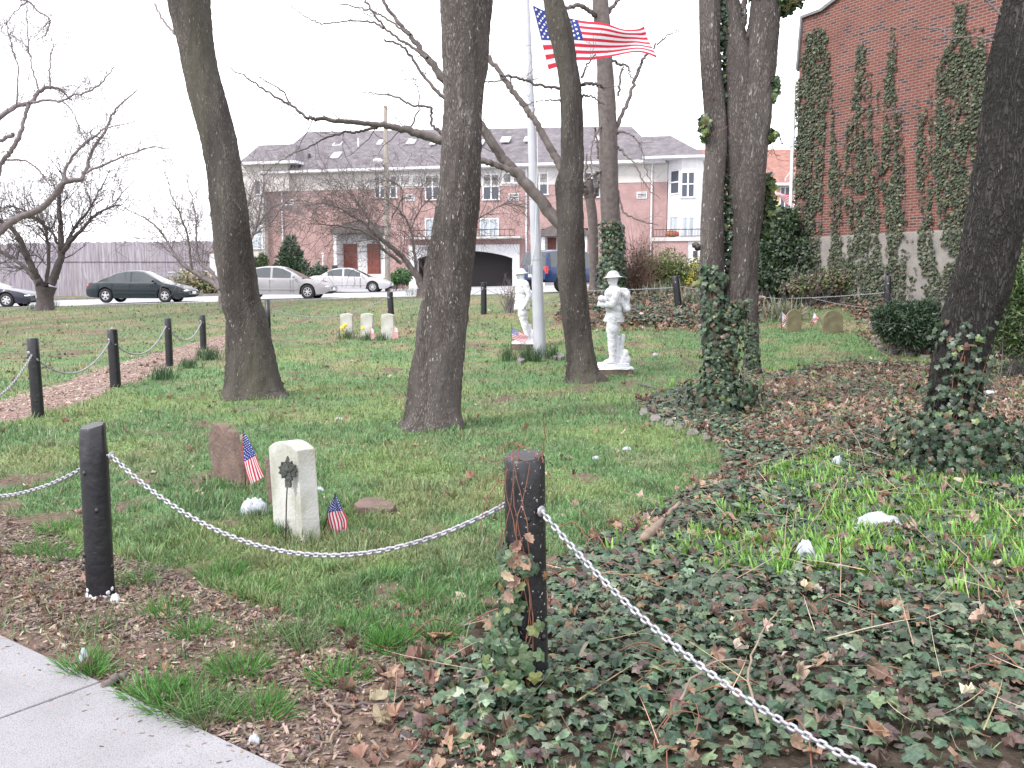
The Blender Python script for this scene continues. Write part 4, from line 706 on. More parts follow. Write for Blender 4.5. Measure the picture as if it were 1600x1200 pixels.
def chain(a, b, sag, label, hi=True, scale=1.0, group='sagging chains of the fence', twist=.4, name='chain'):
    a = np.array(a); b = np.array(b); t = np.linspace(0, 1, 400); p = a[None] * (1 - t[:, None]) + b[None] * t[:, None]; p[:, 2] -= 4 * sag * t * (1 - t)
    s = np.concatenate([[0], np.cumsum(np.linalg.norm(np.diff(p, axis=0), axis=1))]); pitch = .0240 * scale; n = max(int(s[-1] / pitch), 4); u = (np.arange(n) + .5) * s[-1] / n
    c = np.stack([np.interp(u, s, p[:, k]) for k in range(3)], 1); d = np.gradient(c, axis=0); d /= np.linalg.norm(d, axis=1, keepdims=True)
    side = np.cross(d, [0, 0, 1.]); side /= np.linalg.norm(side, axis=1, keepdims=True); up = np.cross(side, d); ang = PI / 4 + (np.arange(n) % 2) * PI / 2 + RNG.normal(0, .10, n)
    xax = side * np.cos(ang)[:, None] + up * np.sin(ang)[:, None]; zax = np.cross(xax, d); R_ = np.stack([xax, d, zax], 2)
    tv, tf = link_tpl(*((20, 8) if hi else (8, 4))); 
    off = a.copy(); o = scatter(name, tv, tf, c - off, R_, np.full(n, scale), m_chain, np.ones((n, 3)), None, True); o.location = off
    tag(o, label, 'chain', group); return o
pl = G(157, 925); pc = G(823, 1078)
hkL = P(174, 712, pl.y - .055); hkLl = P(139, 726, pl.y - .02); hkC = P(846, 799, pc.y - .06); hkCl = P(795, 785, pc.y - .0)
post((157, 925), .066, .865, 'near black post with a chipped top and white paint spilled at its foot', 1, True, (0, 0), foot=True, hooks=[hkL])
post((825, 1078), .076, .905, 'nearest black post, hung with dry vine and ivy beside the bed', 2, False, (-.02, 0), hooks=[hkC])
chain(hkL, hkCl, .335, 'bright chain sagging in front of the pale marble headstone', scale=1.0)
prevL = Vector((-4.25, 5.75, 0)); chain(hkLl, (prevL.x + .05, prevL.y, .68), .30, 'chain leaving the chipped near post towards the left edge')
nxt = Vector((1.96, 1.36, 0)); post((0, 0), .07, .88, 'black post beyond the corner, carrying the chain over the ivy bed', 3, Y=1.0) if False else None
chain(hkC, (1.90, 1.40, .60), .425, 'nearest chain running down over the ivy bed', scale=1.0)
for nm, q_ in (('black post standing just beyond the left edge of the near lawn', prevL), ('black post closest to the pavement corner of the ivy bed', nxt)):
    t = thing('fence_post', nm, 'post', (q_.x, q_.y, hz(q_.x, q_.y)), 0, 'black posts of the chain fence'); MB().tube([(0, 0, -.1), (0, 0, .3), (0, 0, .86), (0, 0, .87)], [.068, .067, .066, .06], 20).build('shaft', m_post, t, smooth=True, auto=40)
def fp(px, pb, w_, ptop, label, seed, tilt=(0, 0), Y=None):
    g = G(px, pb) if Y is None else None
    if Y is not None: q_ = P(px, pb, Y); zb = hz(q_.x, Y); yy = Y; top = P(px, ptop, Y).z; x_ = q_.x
    else: yy = g.y; zb = hz(g.x, g.y); top = P(px, ptop, yy).z; x_ = g.x
    r = w_ / 2 * yy / F; h = top - zb; t = thing('fence_post', label, 'post', (x_, yy, zb), 0, 'black posts of the chain fence'); mb = MB(); n = 20
    mb.tube([(0, 0, -.1), (tilt[0] * .3 * h, tilt[1] * .3 * h, h * .3), (tilt[0] * .7 * h, tilt[1] * h * .7, h * .7), (tilt[0] * h, tilt[1] * h, h - .01), (tilt[0] * h, tilt[1] * h, h)], [r * 1.03, r * 1.02, r, r * .99, r * .88], n)
    rs = np.random.default_rng(seed)
    for k in range(4): a = rs.uniform(PI, 2 * PI); zz = rs.uniform(.2, .8) * h; mb.ell((r * math.cos(a) + tilt[0] * zz, r * math.sin(a), zz), (.012, .012, .013), 7, 5)
    mb.build('shaft', m_post, t, smooth=True, auto=40)
    MB().ell((-r * .3 + tilt[0] * h * .82, -r, h * .82), (.02, .012, .02), 8, 6).build('bolt', m_chain, t, smooth=True)
    return Vector((x_, yy, zb)), h, r
A, hA, rA = fp(60, 652, 18, 528, 'second post of the row on the path, leftmost one in view', 11, (-.02, 0))
B_, hB, rB = fp(181, 605, 16, 514, 'black post of the path row between the leftmost post and the one by the daffodils', 12, (-.02, 0))
Cc, hC, rC = fp(265, 572, 11, 497, 'black post of the path row just before the daffodil clumps', 13)
D, hD, rD = fp(318, 546, 9.5, 492, 'farthest black post of the path row, against the leaning trunk', 14)
Eh = Vector((-6.3, 24.0, 0)); Eh.z = hz(Eh.x, Eh.y)
t = thing('fence_post', 'black post hidden behind the leaning trunk', 'post', Eh, 0, 'black posts of the chain fence'); MB().tube([(0, 0, -.1), (0, 0, .85)], .066, 12).build('shaft', m_post, t, True)
Fp, hF, rF = fp(612, 507, 9.5, 456, 'black post behind the three white headstones', 15, (-.04, 0))
Gp, hG, rG = fp(756, 491, 9, 441, 'lone black post on the lawn before the garage', 16)
Hh, hH, rH = fp(905, 500, 9, 450, 'black post behind the slender leaning trunk', 17, Y=26.5)
Ip, hI, rI = fp(1061, 482, 11, 431, 'leaning black post in the strap leaved clump beside the yellow bush', 18, (-.12, 0), Y=24.5)
Jp, hJ, rJ = fp(1225, 480, 10, 444, 'short black post above the two brown round topped headstones', 19, Y=24.0)
Kp, hK, rK = fp(1386, 475, 10, 431, 'black post at the end of the far chain by the brick building', 20, (.0, 0), Y=21.5)
def hk(Pn, h, f=.80, dx=0): return (Pn.x + dx, Pn.y - .06, Pn.z + h * f)
A0 = (-4.95, 7.6, .68); chain(hk(A, hA), A0, .36, 'chain dropping from the leftmost path post out of view', False, 1.15)
chain(hk(A, hA, .74, .05), hk(B_, hB, .80, -.03), .30, 'chain between the leftmost two posts of the path row', False, 1.2)
chain(hk(B_, hB, .74, .05), hk(Cc, hC, .82, -.02), .30, 'chain between the middle posts of the path row', False, 1.3)
chain(hk(Cc, hC, .78, .04), hk(D, hD, .80, 0), .30, 'chain between the last two posts of the path row', False, 1.3)
chain(hk(D, hD, .78, .03), (Eh.x - .1, Eh.y, Eh.z + .68), .24, 'short chain going behind the leaning trunk', False, 1.3)
chain((Eh.x + .1, Eh.y, Eh.z + .60), hk(Fp, hF, .88, -.03), .36, 'chain sagging behind the three white headstones', False, 1.3)
chain(hk(Fp, hF, .86, .03), hk(Gp, hG, .80, 0), .30, 'chain passing behind the thick speckled trunk', False, 1.2)
chain(hk(Gp, hG, .80, .04), hk(Hh, hH, .60, 0), .28, 'chain behind the left hand soldier and flagpole', False, 1.2)
chain(hk(Hh, hH, .86, .03), hk(Ip, hI, .68, -.05), .02, 'taut chain behind the right hand soldier statue', False, 1.3)
chain(hk(Ip, hI, .70, .0), hk(Jp, hJ, .38, 0), .03, 'taut chain behind the ivy clad clump', False, 1.2)
chain(hk(Jp, hJ, .40, .03), hk(Kp, hK, .62, -.03), .02, 'taut chain above the brown headstones', False, 1.2)
chain((Jp.x + .55, Jp.y - .1, Jp.z + .30), (Kp.x - .02, Kp.y - .06, Kp.z + .24), .06, 'loose lower chain hanging beside the end post', False, .8)
# dry vine tangled over the nearest post
def corner_vine():
    b = Vector((pc.x, pc.y, hz(pc.x, pc.y))); t = thing('dry_vine', 'leafless red brown vine tangled over the top of the nearest post', 'vine', b); wd = Wood(); rs = np.random.default_rng(8)
    for k in range(6):
        x0 = rs.uniform(-.075, .0); zz = np.linspace(0, .90, 24); ang = -PI / 2 - .50 + .34 * rs.normal() + .30 * np.sin(zz * rs.uniform(6, 12) + k) + .05 * np.cumsum(rs.normal(0, 1, 24)) * .5; rr = .086 + .016 * rs.random(24)
        p = np.stack([np.cos(ang) * rr - .018 * zz, np.sin(ang) * rr, zz * rs.uniform(.93, 1.0) + .01], 1); wd.twig(p, .0035, .0015, 5)
    for ctrl in ([(825, 720), (800, 712), (780, 722), (760, 718), (735, 720)], [(812, 735), (798, 735), (780, 745), (765, 775), (755, 800), (752, 830)], [(818, 728), (838, 712), (848, 705), (852, 670), (853, 640)], [(800, 720), (800, 708), (806, 698), (822, 700), (838, 712), (843, 722)], [(810, 722), (812, 700), (818, 688), (822, 672)], [(818, 700), (800, 690), (785, 700), (778, 712)], [(795, 745), (780, 752), (760, 750), (745, 765), (735, 790)], [(846, 722), (848, 705), (840, 696)], [(840, 800), (841, 825), (836, 855)]):
        p = catmull([tuple(P(a, bb, pc.y - .06 + .03 * math.sin(i))) for i, (a, bb) in enumerate(ctrl)], 16); wd.twig(p - np.array(b) + rs.normal(0, .003, p.shape), .0026, .0012, 5)
    wd.build('stems', m_vine, t)
    pos = []; nr = []; rs = np.random.default_rng(9)
    for (a, bb) in [(812, 845), (818, 870), (800, 885), (795, 905), (806, 860), (790, 925), (822, 835), (800, 870), (785, 895), (812, 905)]:
        pos.append(np.array(P(a, bb, pc.y - .10)) - np.array(b)); nr.append((rs.normal(0, .4), -1, rs.normal(0, .4)))
    pos = np.array(pos); nr = np.array(nr); n = len(pos)
    scatter('dead_leaves', OAK_V, OAK_F, pos, rot_to(nr, rs.uniform(2, 4.4, n), np.tile([[0, 0, 1.]], (n, 1))), np.stack([rs.uniform(.03, .05, n), rs.uniform(.04, .07, n), np.full(n, .09)], 1), m_dead, pick(n, [(.38, .27, .19), (.30, .19, .13)], [2, 1]), t)
corner_vine()
def corner_ivy():
    b = Vector((pc.x, pc.y, hz(pc.x, pc.y))); t = thing('climbing_ivy', 'broad leaved ivy climbing the lower half of the nearest post', 'ivy', b); rs = np.random.default_rng(19); n = 230
    z = rs.random(n) ** 2.1 * .58; a = -PI / 2 - .85 + rs.normal(0, .6, n); wide = .10 + .22 * np.exp(-z / .12) * rs.random(n); pos = np.stack([np.cos(a) * wide, np.sin(a) * wide, z + .02], 1)
    nr = np.stack([np.cos(a), np.sin(a) - .2, .35 + 0 * a], 1) + rs.normal(0, .35, (n, 3))
    scatter('leaves', IVY_V, IVY_F, pos, rot_to(nr, PI + rs.normal(0, .6, n), np.tile([[0, 0, 1.]], (n, 1))), rs.uniform(.032, .056, n), m_ivy, pick(n, [(.035, .070, .034), (.065, .10, .045), (.12, .14, .05), (.20, .12, .06)], [6, 4, 1, .6]), t)
    wd = Wood()
    for k in range(5): zz = np.linspace(0, .5, 14); an = -PI / 2 - .5 + .3 * rs.normal() + .3 * np.sin(zz * 8 + k); wd.twig(np.stack([np.cos(an) * .09, np.sin(an) * .09, zz], 1), .004, .002, 4)
    wd.build('stems', m_vine, t)
corner_ivy()

# ------------------------------------------------------------------ gravestones
def arch(w_, h, rise, n=12, shoulders=None):
    """headstone outline, w_ wide; a curved top of the given rise; shoulders = (inset, drop)"""
    if shoulders:
        i, d = shoulders; r = w_ / 2 - i; o = [(-w_ / 2, -.2), (w_ / 2, -.2), (w_ / 2, h - rise - d * .4), (w_ / 2 - i * .45, h - rise - d * .1), (w_ / 2 - i, h - rise - d)]
        return o + [(r * math.cos(a), h - rise - d * .3 + (rise + d * .3) * math.sin(a)) for a in np.linspace(.1, PI - .1, n)] + [(-w_ / 2 + i, h - rise - d), (-w_ / 2 + i * .45, h - rise - d * .1), (-w_ / 2, h - rise - d * .4)]
    R_ = (w_ * w_ / 4 + rise * rise) / (2 * rise); a0 = math.asin(min(1, w_ / 2 / R_)); return [(-w_ / 2, -.2), (w_ / 2, -.2)] + [(R_ * math.sin(a), h - R_ + R_ * math.cos(a)) for a in np.linspace(a0, -a0, n)]
def rough(o, amt=.004, lvl=3, seed=0, scale=18):
    """subdivide the stone and weather its surface"""
    sb = o.modifiers.new('s', 'REMESH'); sb.mode = 'VOXEL'; sb.voxel_size = .007; realise(o)
    me = o.data; n = len(me.vertices); V = np.empty(n * 3, np.float32); me.vertices.foreach_get('co', V); V = V.reshape(-1, 3); N = np.empty(n * 3, np.float32); me.vertices.foreach_get('normal', N); N = N.reshape(-1, 3)
    d = (fbm(V[:, 0] * 1 + V[:, 1] * .7, V[:, 2] + V[:, 1] * .6, 1 / scale * 2, seed) - .5) * 2 * amt; V = V + N * d[:, None]; me.vertices.foreach_set('co', V.astype(np.float32).ravel()); me.polygons.foreach_set('use_smooth', [True] * len(me.polygons)); me.update(); return o
def stone(name, label, base_px, w_, h, th, rise, yaw, mat, lean=(0, 0), shoulders=None, amt=.002, group=None, cat='gravestone', Y=None, seed=0, outline=None):
    g = G(*base_px); z = hz(g.x, g.y); mb = MB().prism(outline or arch(w_, h, rise, 12, shoulders), -th / 2, th / 2, 'y', 0); o = mb.build(name, mat); rough(o, amt, seed=seed)
    o.location = (g.x, g.y, z); o.rotation_euler = (lean[0], lean[1], yaw); o.rotation_mode = 'XYZ'; return tag(o, label, cat, group), g
mst, mg = stone('headstone', 'pale marble headstone with the round bronze marker standing before it', (464, 838), .41, .585, .12, .045, math.radians(-52), m_marble, (.0, -.09), amt=.0015)
_sl = [(-.20, -.2), (.20, -.2), (.205, .35), (.185, .385), (.135, .395), (.115, .375), (.10, .43), (.06, .485), (-.01, .51), (-.09, .50), (-.15, .455), (-.17, .39), (-.20, .35)]
stone('headstone', 'brown slate headstone with a broken shoulder, leaning left by the draped flag', (364, 752), .37, .50, .075, .10, math.radians(-45), m_slate, (-.04, -.50), None, .004, seed=4, outline=_sl)
stone('headstone', 'low brown stone mostly hidden behind the pale marble headstone', (440, 795), .30, .36, .05, .01, math.radians(-50), m_slate, (0, -.12), None, .004, seed=6)
for i, (px, lb) in enumerate([(542, 'white headstone beside the yellow daffodils, leftmost of the three'), (574, 'middle one of the three small white headstones'), (606, 'white headstone between two small flags, before the black post')]):
    stone('headstone', lb, (px, 529), .31, .60, .09, .035, math.radians(-16), m_marble, (0, .02), None, .002, 'row of three white headstones', seed=i + 20)
for i, (px, w_, lb) in enumerate([(1240, .33, 'brown round topped headstone just behind the tilted little flag'), (1300, .44, 'wider olive brown round topped headstone near the stone edging')]):
    stone('headstone', lb, (px, 518 + i * 2), w_, .50, .08, w_ * .38, math.radians(4), m_slate2, (0, 0), None, .004, 'two brown headstones', seed=i + 30)
# bronze star marker on its rod
def marker():
    g = G(446, 850); z = hz(g.x, g.y); t = thing('grave_marker', 'dark star shaped bronze marker on a thin bent rod in front of the marble', 'grave marker', (g.x, g.y, z)); mb = MB(); top = P(450, 735, g.y) - Vector((g.x, g.y, z))
    mb.tube([(0, 0, -.05), (.006, 0, .1), (.012, 0, top.z * .55), (top.x, 0, top.z)], .0042, 8); mb.build('rod', m_rust, t, True)
    Q = Matrix.Rotation(math.radians(-40), 4, 'Z'); mb = MB(); c = top
    pts = [((.058 if k % 2 == 0 else .046) * math.cos(2 * PI * k / 22), (.058 if k % 2 == 0 else .046) * math.sin(2 * PI * k / 22)) for k in range(22)]
    mb.prism(pts, -.006, .006); star = [((.040 if k % 2 == 0 else .018) * math.cos(2 * PI * k / 10 + PI / 2), (.040 if k % 2 == 0 else .018) * math.sin(2 * PI * k / 10 + PI / 2)) for k in range(10)]; mb.prism(star, -.011, -.006)
    mb.ell((0, -.011, 0), (.013, .005, .013), 10, 6); mb.prism([(-.012, .052), (.012, .052), (0, .078)], -.005, .005); mb.box(-.016, .016, -.009, .009, -.09, -.05)
    for k in range(11): a = 2 * PI * k / 11; mb.ell((.049 * math.cos(a), -.008, .049 * math.sin(a)), (.006, .004, .006), 6, 4)
    o = mb.build('medallion', m_bronze, t, True, auto=40); o.location = c; o.rotation_euler = (0, 0, math.radians(-18)); o.scale = (1.12, 1, 1.12)
marker()
# flat broken slab, wood, edging stones
def slab(name, px_pts, h, mat, label, cat, group=None, seed=0):
    pts = [G(a, b) for a, b in px_pts]; c = sum((Vector(p) for p in pts), Vector()) / len(pts); z = hz(c.x, c.y); mb = MB().prism([(p.x - c.x, p.y - c.y) for p in pts], -.03, h, 'z'); o = mb.build(name, mat); rough(o, .005, seed=seed, scale=12); o.location = (c.x, c.y, z); o.rotation_euler = (.03, .02, 0); return tag(o, label, cat, group)
slab('stone_slab', [(553, 797), (568, 788), (590, 787), (620, 796), (612, 804), (580, 802), (560, 803)], .05, m_slate, 'flat broken brown slab lying in the grass right of the marble headstone', 'stone slab')
for i, (a, b, w_) in enumerate([(1006, 648, 15), (1024, 657, 18), (1045, 664, 16), (1060, 670, 14), (1082, 679, 20), (1103, 686, 18), (1120, 690, 12)]):
    slab('edging_stone', [(a - w_ / 2, b + 2), (a - w_ / 3, b - 4), (a + w_ / 3, b - 4), (a + w_ / 2, b + 2), (a + w_ / 3, b + 4), (a - w_ / 3, b + 5)], .030, m_stone, 'flat grey stone edging the ivy bed below the ivy clad clump', 'edging stone', 'stones along the near bed edge', i)
for i, (a, b, w_) in enumerate([(1352, 503, 11), (1361, 510, 8), (1363, 519, 8), (1364, 528, 8), (1368, 536, 10), (1376, 543, 12), (1398, 549, 18), (1422, 553, 18), (1446, 557, 18)]):
    slab('edging_stone', [(a - w_ / 2, b + 1), (a - w_ / 3, b - 3), (a + w_ / 3, b - 3), (a + w_ / 2, b + 1), (a + w_ / 3, b + 4), (a - w_ / 3, b + 4)], .05, m_stone, 'pale stone edging the soil path by the low dark shrub', 'edging stone', 'stones along the far bed edge', i + 9)
def log(pxs, r, label, mat=None, name='branch', cat='fallen branch', group=None, up=.03):
    pts = [G(a, b) for a, b in pxs]; o0 = pts[0]; c = catmull([(p.x - o0.x, p.y - o0.y, hz(p.x, p.y) - o0.z + up) for p in pts], 14) + np.random.default_rng(int(pxs[0][0])).normal(0, .004, (14, 3)); mb = MB(); mb.tube([tuple(p) for p in c], [r * (.4 + .6 * math.sin(PI * min(1, (k + 1.5) / 9))) if r > .025 else r * (1 - .45 * k / 13) for k in range(14)], 8); o = mb.build(name, mat or m_wood, None, True); o.location = o0; return tag(o, label, cat, group)

log([(1005, 868), (1022, 848), (1042, 826), (1064, 808)], .032, 'long piece of tan bark lying at the lawn edge of the ivy', m_wood, 'bark_slab', 'bark', up=.09)
log([(500, 1103), (560, 1105), (650, 1108)], .008, 'thin dark twig lying across bare soil near the pavement', m_bark_far, 'twig', 'twig', up=.012)
log([(505, 1098), (530, 1125), (525, 1150), (500, 1175)], .0065, 'crooked pale twig crossing the thin dark one', m_wood, 'twig', 'twig', up=.02)
log([(500, 1012), (545, 1030)], .009, 'short grey twig in a bare patch below the lawn', m_wood, 'twig', 'twig', up=.012)
log([(160, 1078), (185, 1066), (200, 1058)], .018, 'stubby dark stick at the pavement edge beside the white scrap', m_bark_far, 'stick', 'stick', up=.015)
log([(1000, 603), (1026, 611)], .018, 'dark stick lying on the lawn before the ivy clad clump', m_bark_far, 'stick', 'stick')
log([(1180, 1195), (1170, 1100), (1185, 1045), (1215, 1000)], .005, 'long pale vine stem arching over the ivy under the nearest chain', m_wood, 'vine_stem', 'vine', up=.14)
log([(1060, 1150), (1090, 1110), (1120, 1090), (1170, 1085)], .005, 'short pale vine stem forking in the ivy', m_wood, 'vine_stem', 'vine', up=.14)
log([(1412, 760), (1440, 705), (1462, 665)], .006, 'straight dry stalk propped against the rough leaning tree', m_wood, 'dry_stalk', 'dry stalk', up=.25)
for nm_, pa_, pb_ in (('straw stalk crossing the lily shoots diagonally', (1310, 780), (1230, 905)), ('long tan stalk lying right of the lily shoots', (1480, 880), (1560, 985)), ('bent tan stalk in the brown leaves beside the ivy clump', (1325, 690), (1350, 760))):
    log([pa_, ((pa_[0] + pb_[0]) / 2 + 6, (pa_[1] + pb_[1]) / 2), pb_], .004, nm_, m_wood, 'dry_stalk', 'dry stalk', up=.15)
# litter
def crumple(base_px, sx, sy, sz, label, seed, name='plastic_bag', cat='litter', mat=None, up=.0):
    g = G(*base_px); z = hz(g.x, g.y); rs = np.random.default_rng(seed); n = 22; m_ = 16; V = []
    for j in range(m_ + 1):
        for i in range(n + 1):
            u = i / n * 2 - 1; v = j / m_ * 2 - 1; e = max(0, (1 - u * u) * (1 - v * v)); V.append((sx * u * (1 + .12 * math.sin(5 * v + seed)), sy * v * (1 + .15 * math.sin(4 * u + seed)), sz * (e ** .4) * (.85 + .55 * float(vnoise(i * 1., j * 1., 3.1, seed % 50))) + (.012 + up) * (e ** .5) + .003 * rs.normal()))
    V = np.array(V); i = np.arange((n + 1) * (m_ + 1)).reshape(m_ + 1, n + 1); F_ = np.stack([i[:-1, :-1], i[:-1, 1:], i[1:, 1:], i[1:, :-1]], -1).reshape(-1, 4)
    o = mesh_np(name, V, F_, mat or m_plastic, None, True); o.location = (g.x, g.y, z); md = o.modifiers.new('t', 'SOLIDIFY'); md.thickness = .0015; return tag(o, label, cat)
crumple((398, 804), .085, .06, .085, 'crumpled white plastic bag left of the marble headstone', 3)
crumple((1370, 832), .155, .05, .06, 'long crumpled white sheet among the lily shoots', 5, 'paper_scrap', up=.04)
crumple((1257, 882), .055, .035, .075, 'small upright white scrap below the long white sheet', 6, 'paper_scrap', up=.04)
crumple((1308, 733), .045, .03, .05, 'small white scrap beside the foot of the rough leaning tree', 7, 'paper_scrap', up=.05)
crumple((1546, 622), .14, .08, .05, 'flat white paper beyond the rough leaning tree', 8, 'paper_scrap', up=.03)
crumple((132, 1042), .02, .012, .04, 'tiny torn white scrap in the grass tuft at the pavement', 9, 'paper_scrap', up=.02)
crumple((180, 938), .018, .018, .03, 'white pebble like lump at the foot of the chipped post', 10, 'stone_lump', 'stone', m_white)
crumple((398, 1162), .018, .012, .02, 'white litter flake on soil by the pavement corner', 11, 'paper_scrap')
crumple((932, 718), .035, .02, .02, 'white flake on open lawn left of the ivy bed', 12, 'paper_scrap')
crumple((980, 704), .04, .015, .02, 'thin white strip on the lawn below the stone edging', 13, 'paper_scrap')
crumple((1024, 556), .05, .03, .05, 'white paper bit on the lawn behind the right hand soldier', 15, 'paper_scrap')
crumple((500, 767), .03, .015, .02, 'grey white scrap right of the marble headstone', 16, 'paper_scrap')
crumple((530, 657), .04, .02, .015, 'pale scrap on the lawn left of the speckled trunk', 17, 'paper_scrap')
def big_leaf(px, s, label, seed, tilt):
    g = G(*px); rs = np.random.default_rng(seed); V = np.array(OAK_V); V = np.concatenate([V]); a = np.linspace(0, 2 * PI, 36, endpoint=False); rr = 1 + .13 * np.sin(5 * a) + .06 * np.sin(13 * a + 1); V = [(0, 0, .0)] + [(math.cos(q_) * r_ * s * .5, math.sin(q_) * r_ * s * .42, s * .12 * abs(math.sin(q_ * 1.5 + 1)) + .01 * math.sin(5 * q_)) for q_, r_ in zip(a, rr)]
    mb = MB().add(V, [(0, i + 1, (i + 1) % 36 + 1) for i in range(36)]); mb.tube([(-s * .7, 0, .0), (-s * .3, .0, .012), (s * .4, 0, .02)], .0025, 5); o = mb.build('fallen_leaf', M('big_leaf', (.36, .19, .12), (.26, .13, .09), 30, .7, trans=.1), None, True); o.location = (g.x, g.y, hz(g.x, g.y) + .025); o.rotation_euler = (tilt, .1, rs.uniform(0, 6)); return tag(o, label, 'leaf')
big_leaf((690, 1004), .115, 'broad curled reddish brown leaf left of the nearest post', 1, .35)

# ------------------------------------------------------------------ flags
m_fr = M('flag_red', (.52, .02, .05), rough=.75, trans=.25); m_fw = M('flag_white', (.66, .66, .69), rough=.75, trans=.25); m_fb = M('flag_blue', (.025, .04, .22), rough=.75, trans=.25); m_fs = M('flag_star', (.85, .85, .88), rough=.75)
m_gold = M('dark_stick', (.07, .05, .035), rough=.6)
def flag(parent, S, name='flag', nu=40, canton=.4, star_r=.0, rows=7):
    """S(u, v) -> point, u from the hoist to the fly, v from the top down; 13 stripes, a blue canton with 50 stars"""
    k = 3; nv = 13 * k; Vv = []; 
    for j in range(nv + 1):
        for i in range(nu + 1): Vv.append(S(i / nu, j / nv))
    Fq = []; mi = []; cu = int(round(canton * nu)); cvn = rows * k
    for j in range(nv):
        for i in range(nu): a = j * (nu + 1) + i; Fq.append((a, a + 1, a + nu + 2, a + nu + 1)); mi.append(2 if (i < cu and j < cvn) else (j // k) % 2)
    mb = MB(); e = 1e-3; cw = cu / nu
    for r_ in range(9):
        for c_ in range(6 if r_ % 2 == 0 else 5):
            u = cw * ((c_ * 2 + 1 + (r_ % 2)) / 12); v = rows / 13 * (r_ + 1) / 10; p = Vector(S(u, v)); du = (Vector(S(u + e, v)) - p) / e; dv = (Vector(S(u, v + e)) - p) / e; n_ = du.cross(dv).normalized(); a = du.normalized(); b = n_.cross(a); R_ = star_r
            for sgn in (1, -1):
                pts = [p + n_ * sgn * R_ * .12 + (a * math.cos(2 * PI * q_ / 10 + PI / 2) + b * math.sin(2 * PI * q_ / 10 + PI / 2)) * (R_ if q_ % 2 == 0 else R_ * .42) for q_ in range(10)]; mb.add([p + n_ * sgn * R_ * .12] + pts, [(0, q_ + 1, (q_ + 1) % 10 + 1) for q_ in range(10)])
    n0 = len(Vv); T3 = [[q + n0 for q in f] for f in mb.f]
    return mesh_np(name, np.array([tuple(p) for p in Vv] + mb.v), [np.array(Fq), np.array(T3)], [m_fr, m_fw, m_fb, m_fs], parent, True, midx=np.array(mi + [3] * len(T3)))
def pxsurf(top, bot, Y, org, wave, depth):
    """surface spanned between two traced edges (hoist to fly)"""
    A_ = catmull([tuple(P(a, b, Y)) for a, b in top], 80); B2 = catmull([tuple(P(a, b, Y)) for a, b in bot], 80); org = np.array(org)
    def S(u, v):
        i = min(max(u, 0), 1) * 78.99; k = int(i); f = i - k; a = A_[k] * (1 - f) + A_[k + 1] * f; b = B2[k] * (1 - f) + B2[k + 1] * f; p = a * (1 - v) + b * v - org; p[1] += depth * u + wave(u, v); return tuple(p)
    return S
FPb = G(844, 560); FPY = FPb.y
def flagpole():
    z = hz(FPb.x, FPb.y); t = thing('flagpole', 'tall tapering silver flagpole standing beside the left hand soldier', 'flagpole', (FPb.x, FPY, z)); mb = MB(); m_ = M('pole_aluminium', (.46, .47, .52), (.40, .41, .46), 3, .45, .15, 60, metal=.25)
    top = P(823, 0, FPY) - Vector((FPb.x, FPY, z)); d = top / top.z; pts = [Vector((0, 0, -.1))] + [d * h for h in (0, 1.5, 2.5, 4, 5.5, 7, 8.5, 10.2)]; s = FPY / F / 2
    mb.tube(pts, [20 * s, 20 * s, 17.4 * s, 16 * s, 13 * s, 10.5 * s, 8 * s, 6.4 * s, 5 * s], 24); mb.build('pole', m_, t, True)
    MB().ell(d * 10.3, (.09, .09, .09), 14, 10).build('finial', M('gold_ball', (.7, .5, .15), rough=.3, metal=.9), t, True)
    for hh in (1.9, 3.05, 4.8, 5.9): r_ = np.interp(hh, [0, 2.5, 5.5, 7], [20 * s, 16 * s, 10.5 * s, 8 * s]); MB().tube([d * hh, d * (hh + .012)], r_ * 1.04, 24).build('joint_ring', m_chain, t, True)
    mb = MB(); c = d * 1.72 + Vector((-.13, -.05, 0)); mb.box(c.x - .01, c.x + .012, c.y - .02, c.y + .02, c.z - .09, c.z + .09); mb.tube([c + Vector((-.03, 0, .09)), c + Vector((-.03, 0, -.09))], .008, 6); mb.build('cleat', m_chain, t)
    mb = MB(); mb.tube([c, d * 2.2 + Vector((-.02, -.15, 0)), d * 4 + Vector((.10, -.06, 0)), d * 7.3 + Vector((.11, 0, 0)), d * 10 + Vector((.08, 0, 0))], .005, 5); mb.build('halyard', M('rope', (.7, .7, .68)), t)
    o = mb = None
flagpole()
def big_flag():
    o0 = P(833, 8, FPY); t = thing('flag', 'large stars and stripes streaming from the flagpole behind the slender trunk', 'flag', o0)
    S = pxsurf([(832, 8), (850, 14), (880, 22), (910, 27), (945, 30), (975, 38), (1000, 34), (1012, 30)], [(857, 109), (875, 102), (900, 92), (925, 90), (950, 84), (985, 75), (1005, 76), (1032, 83)], FPY, o0, lambda u, v: .10 * u * math.sin(9 * u + 2.2 * v) + .05 * math.sin(16 * u - 3 * v) * u + .05 * math.sin(7 * v + 5 * u) * u, .5)
    flag(t, S, 'cloth', 60, .40, .030)
    mb = MB(); mb.tube([(-.03, 0, .03), (.0, 0, 0)], .006, 5); mb.tube([tuple(S(0, k / 8)) for k in range(9)], .008, 5); mb.build('hoist_cord', m_fw, t)
big_flag()
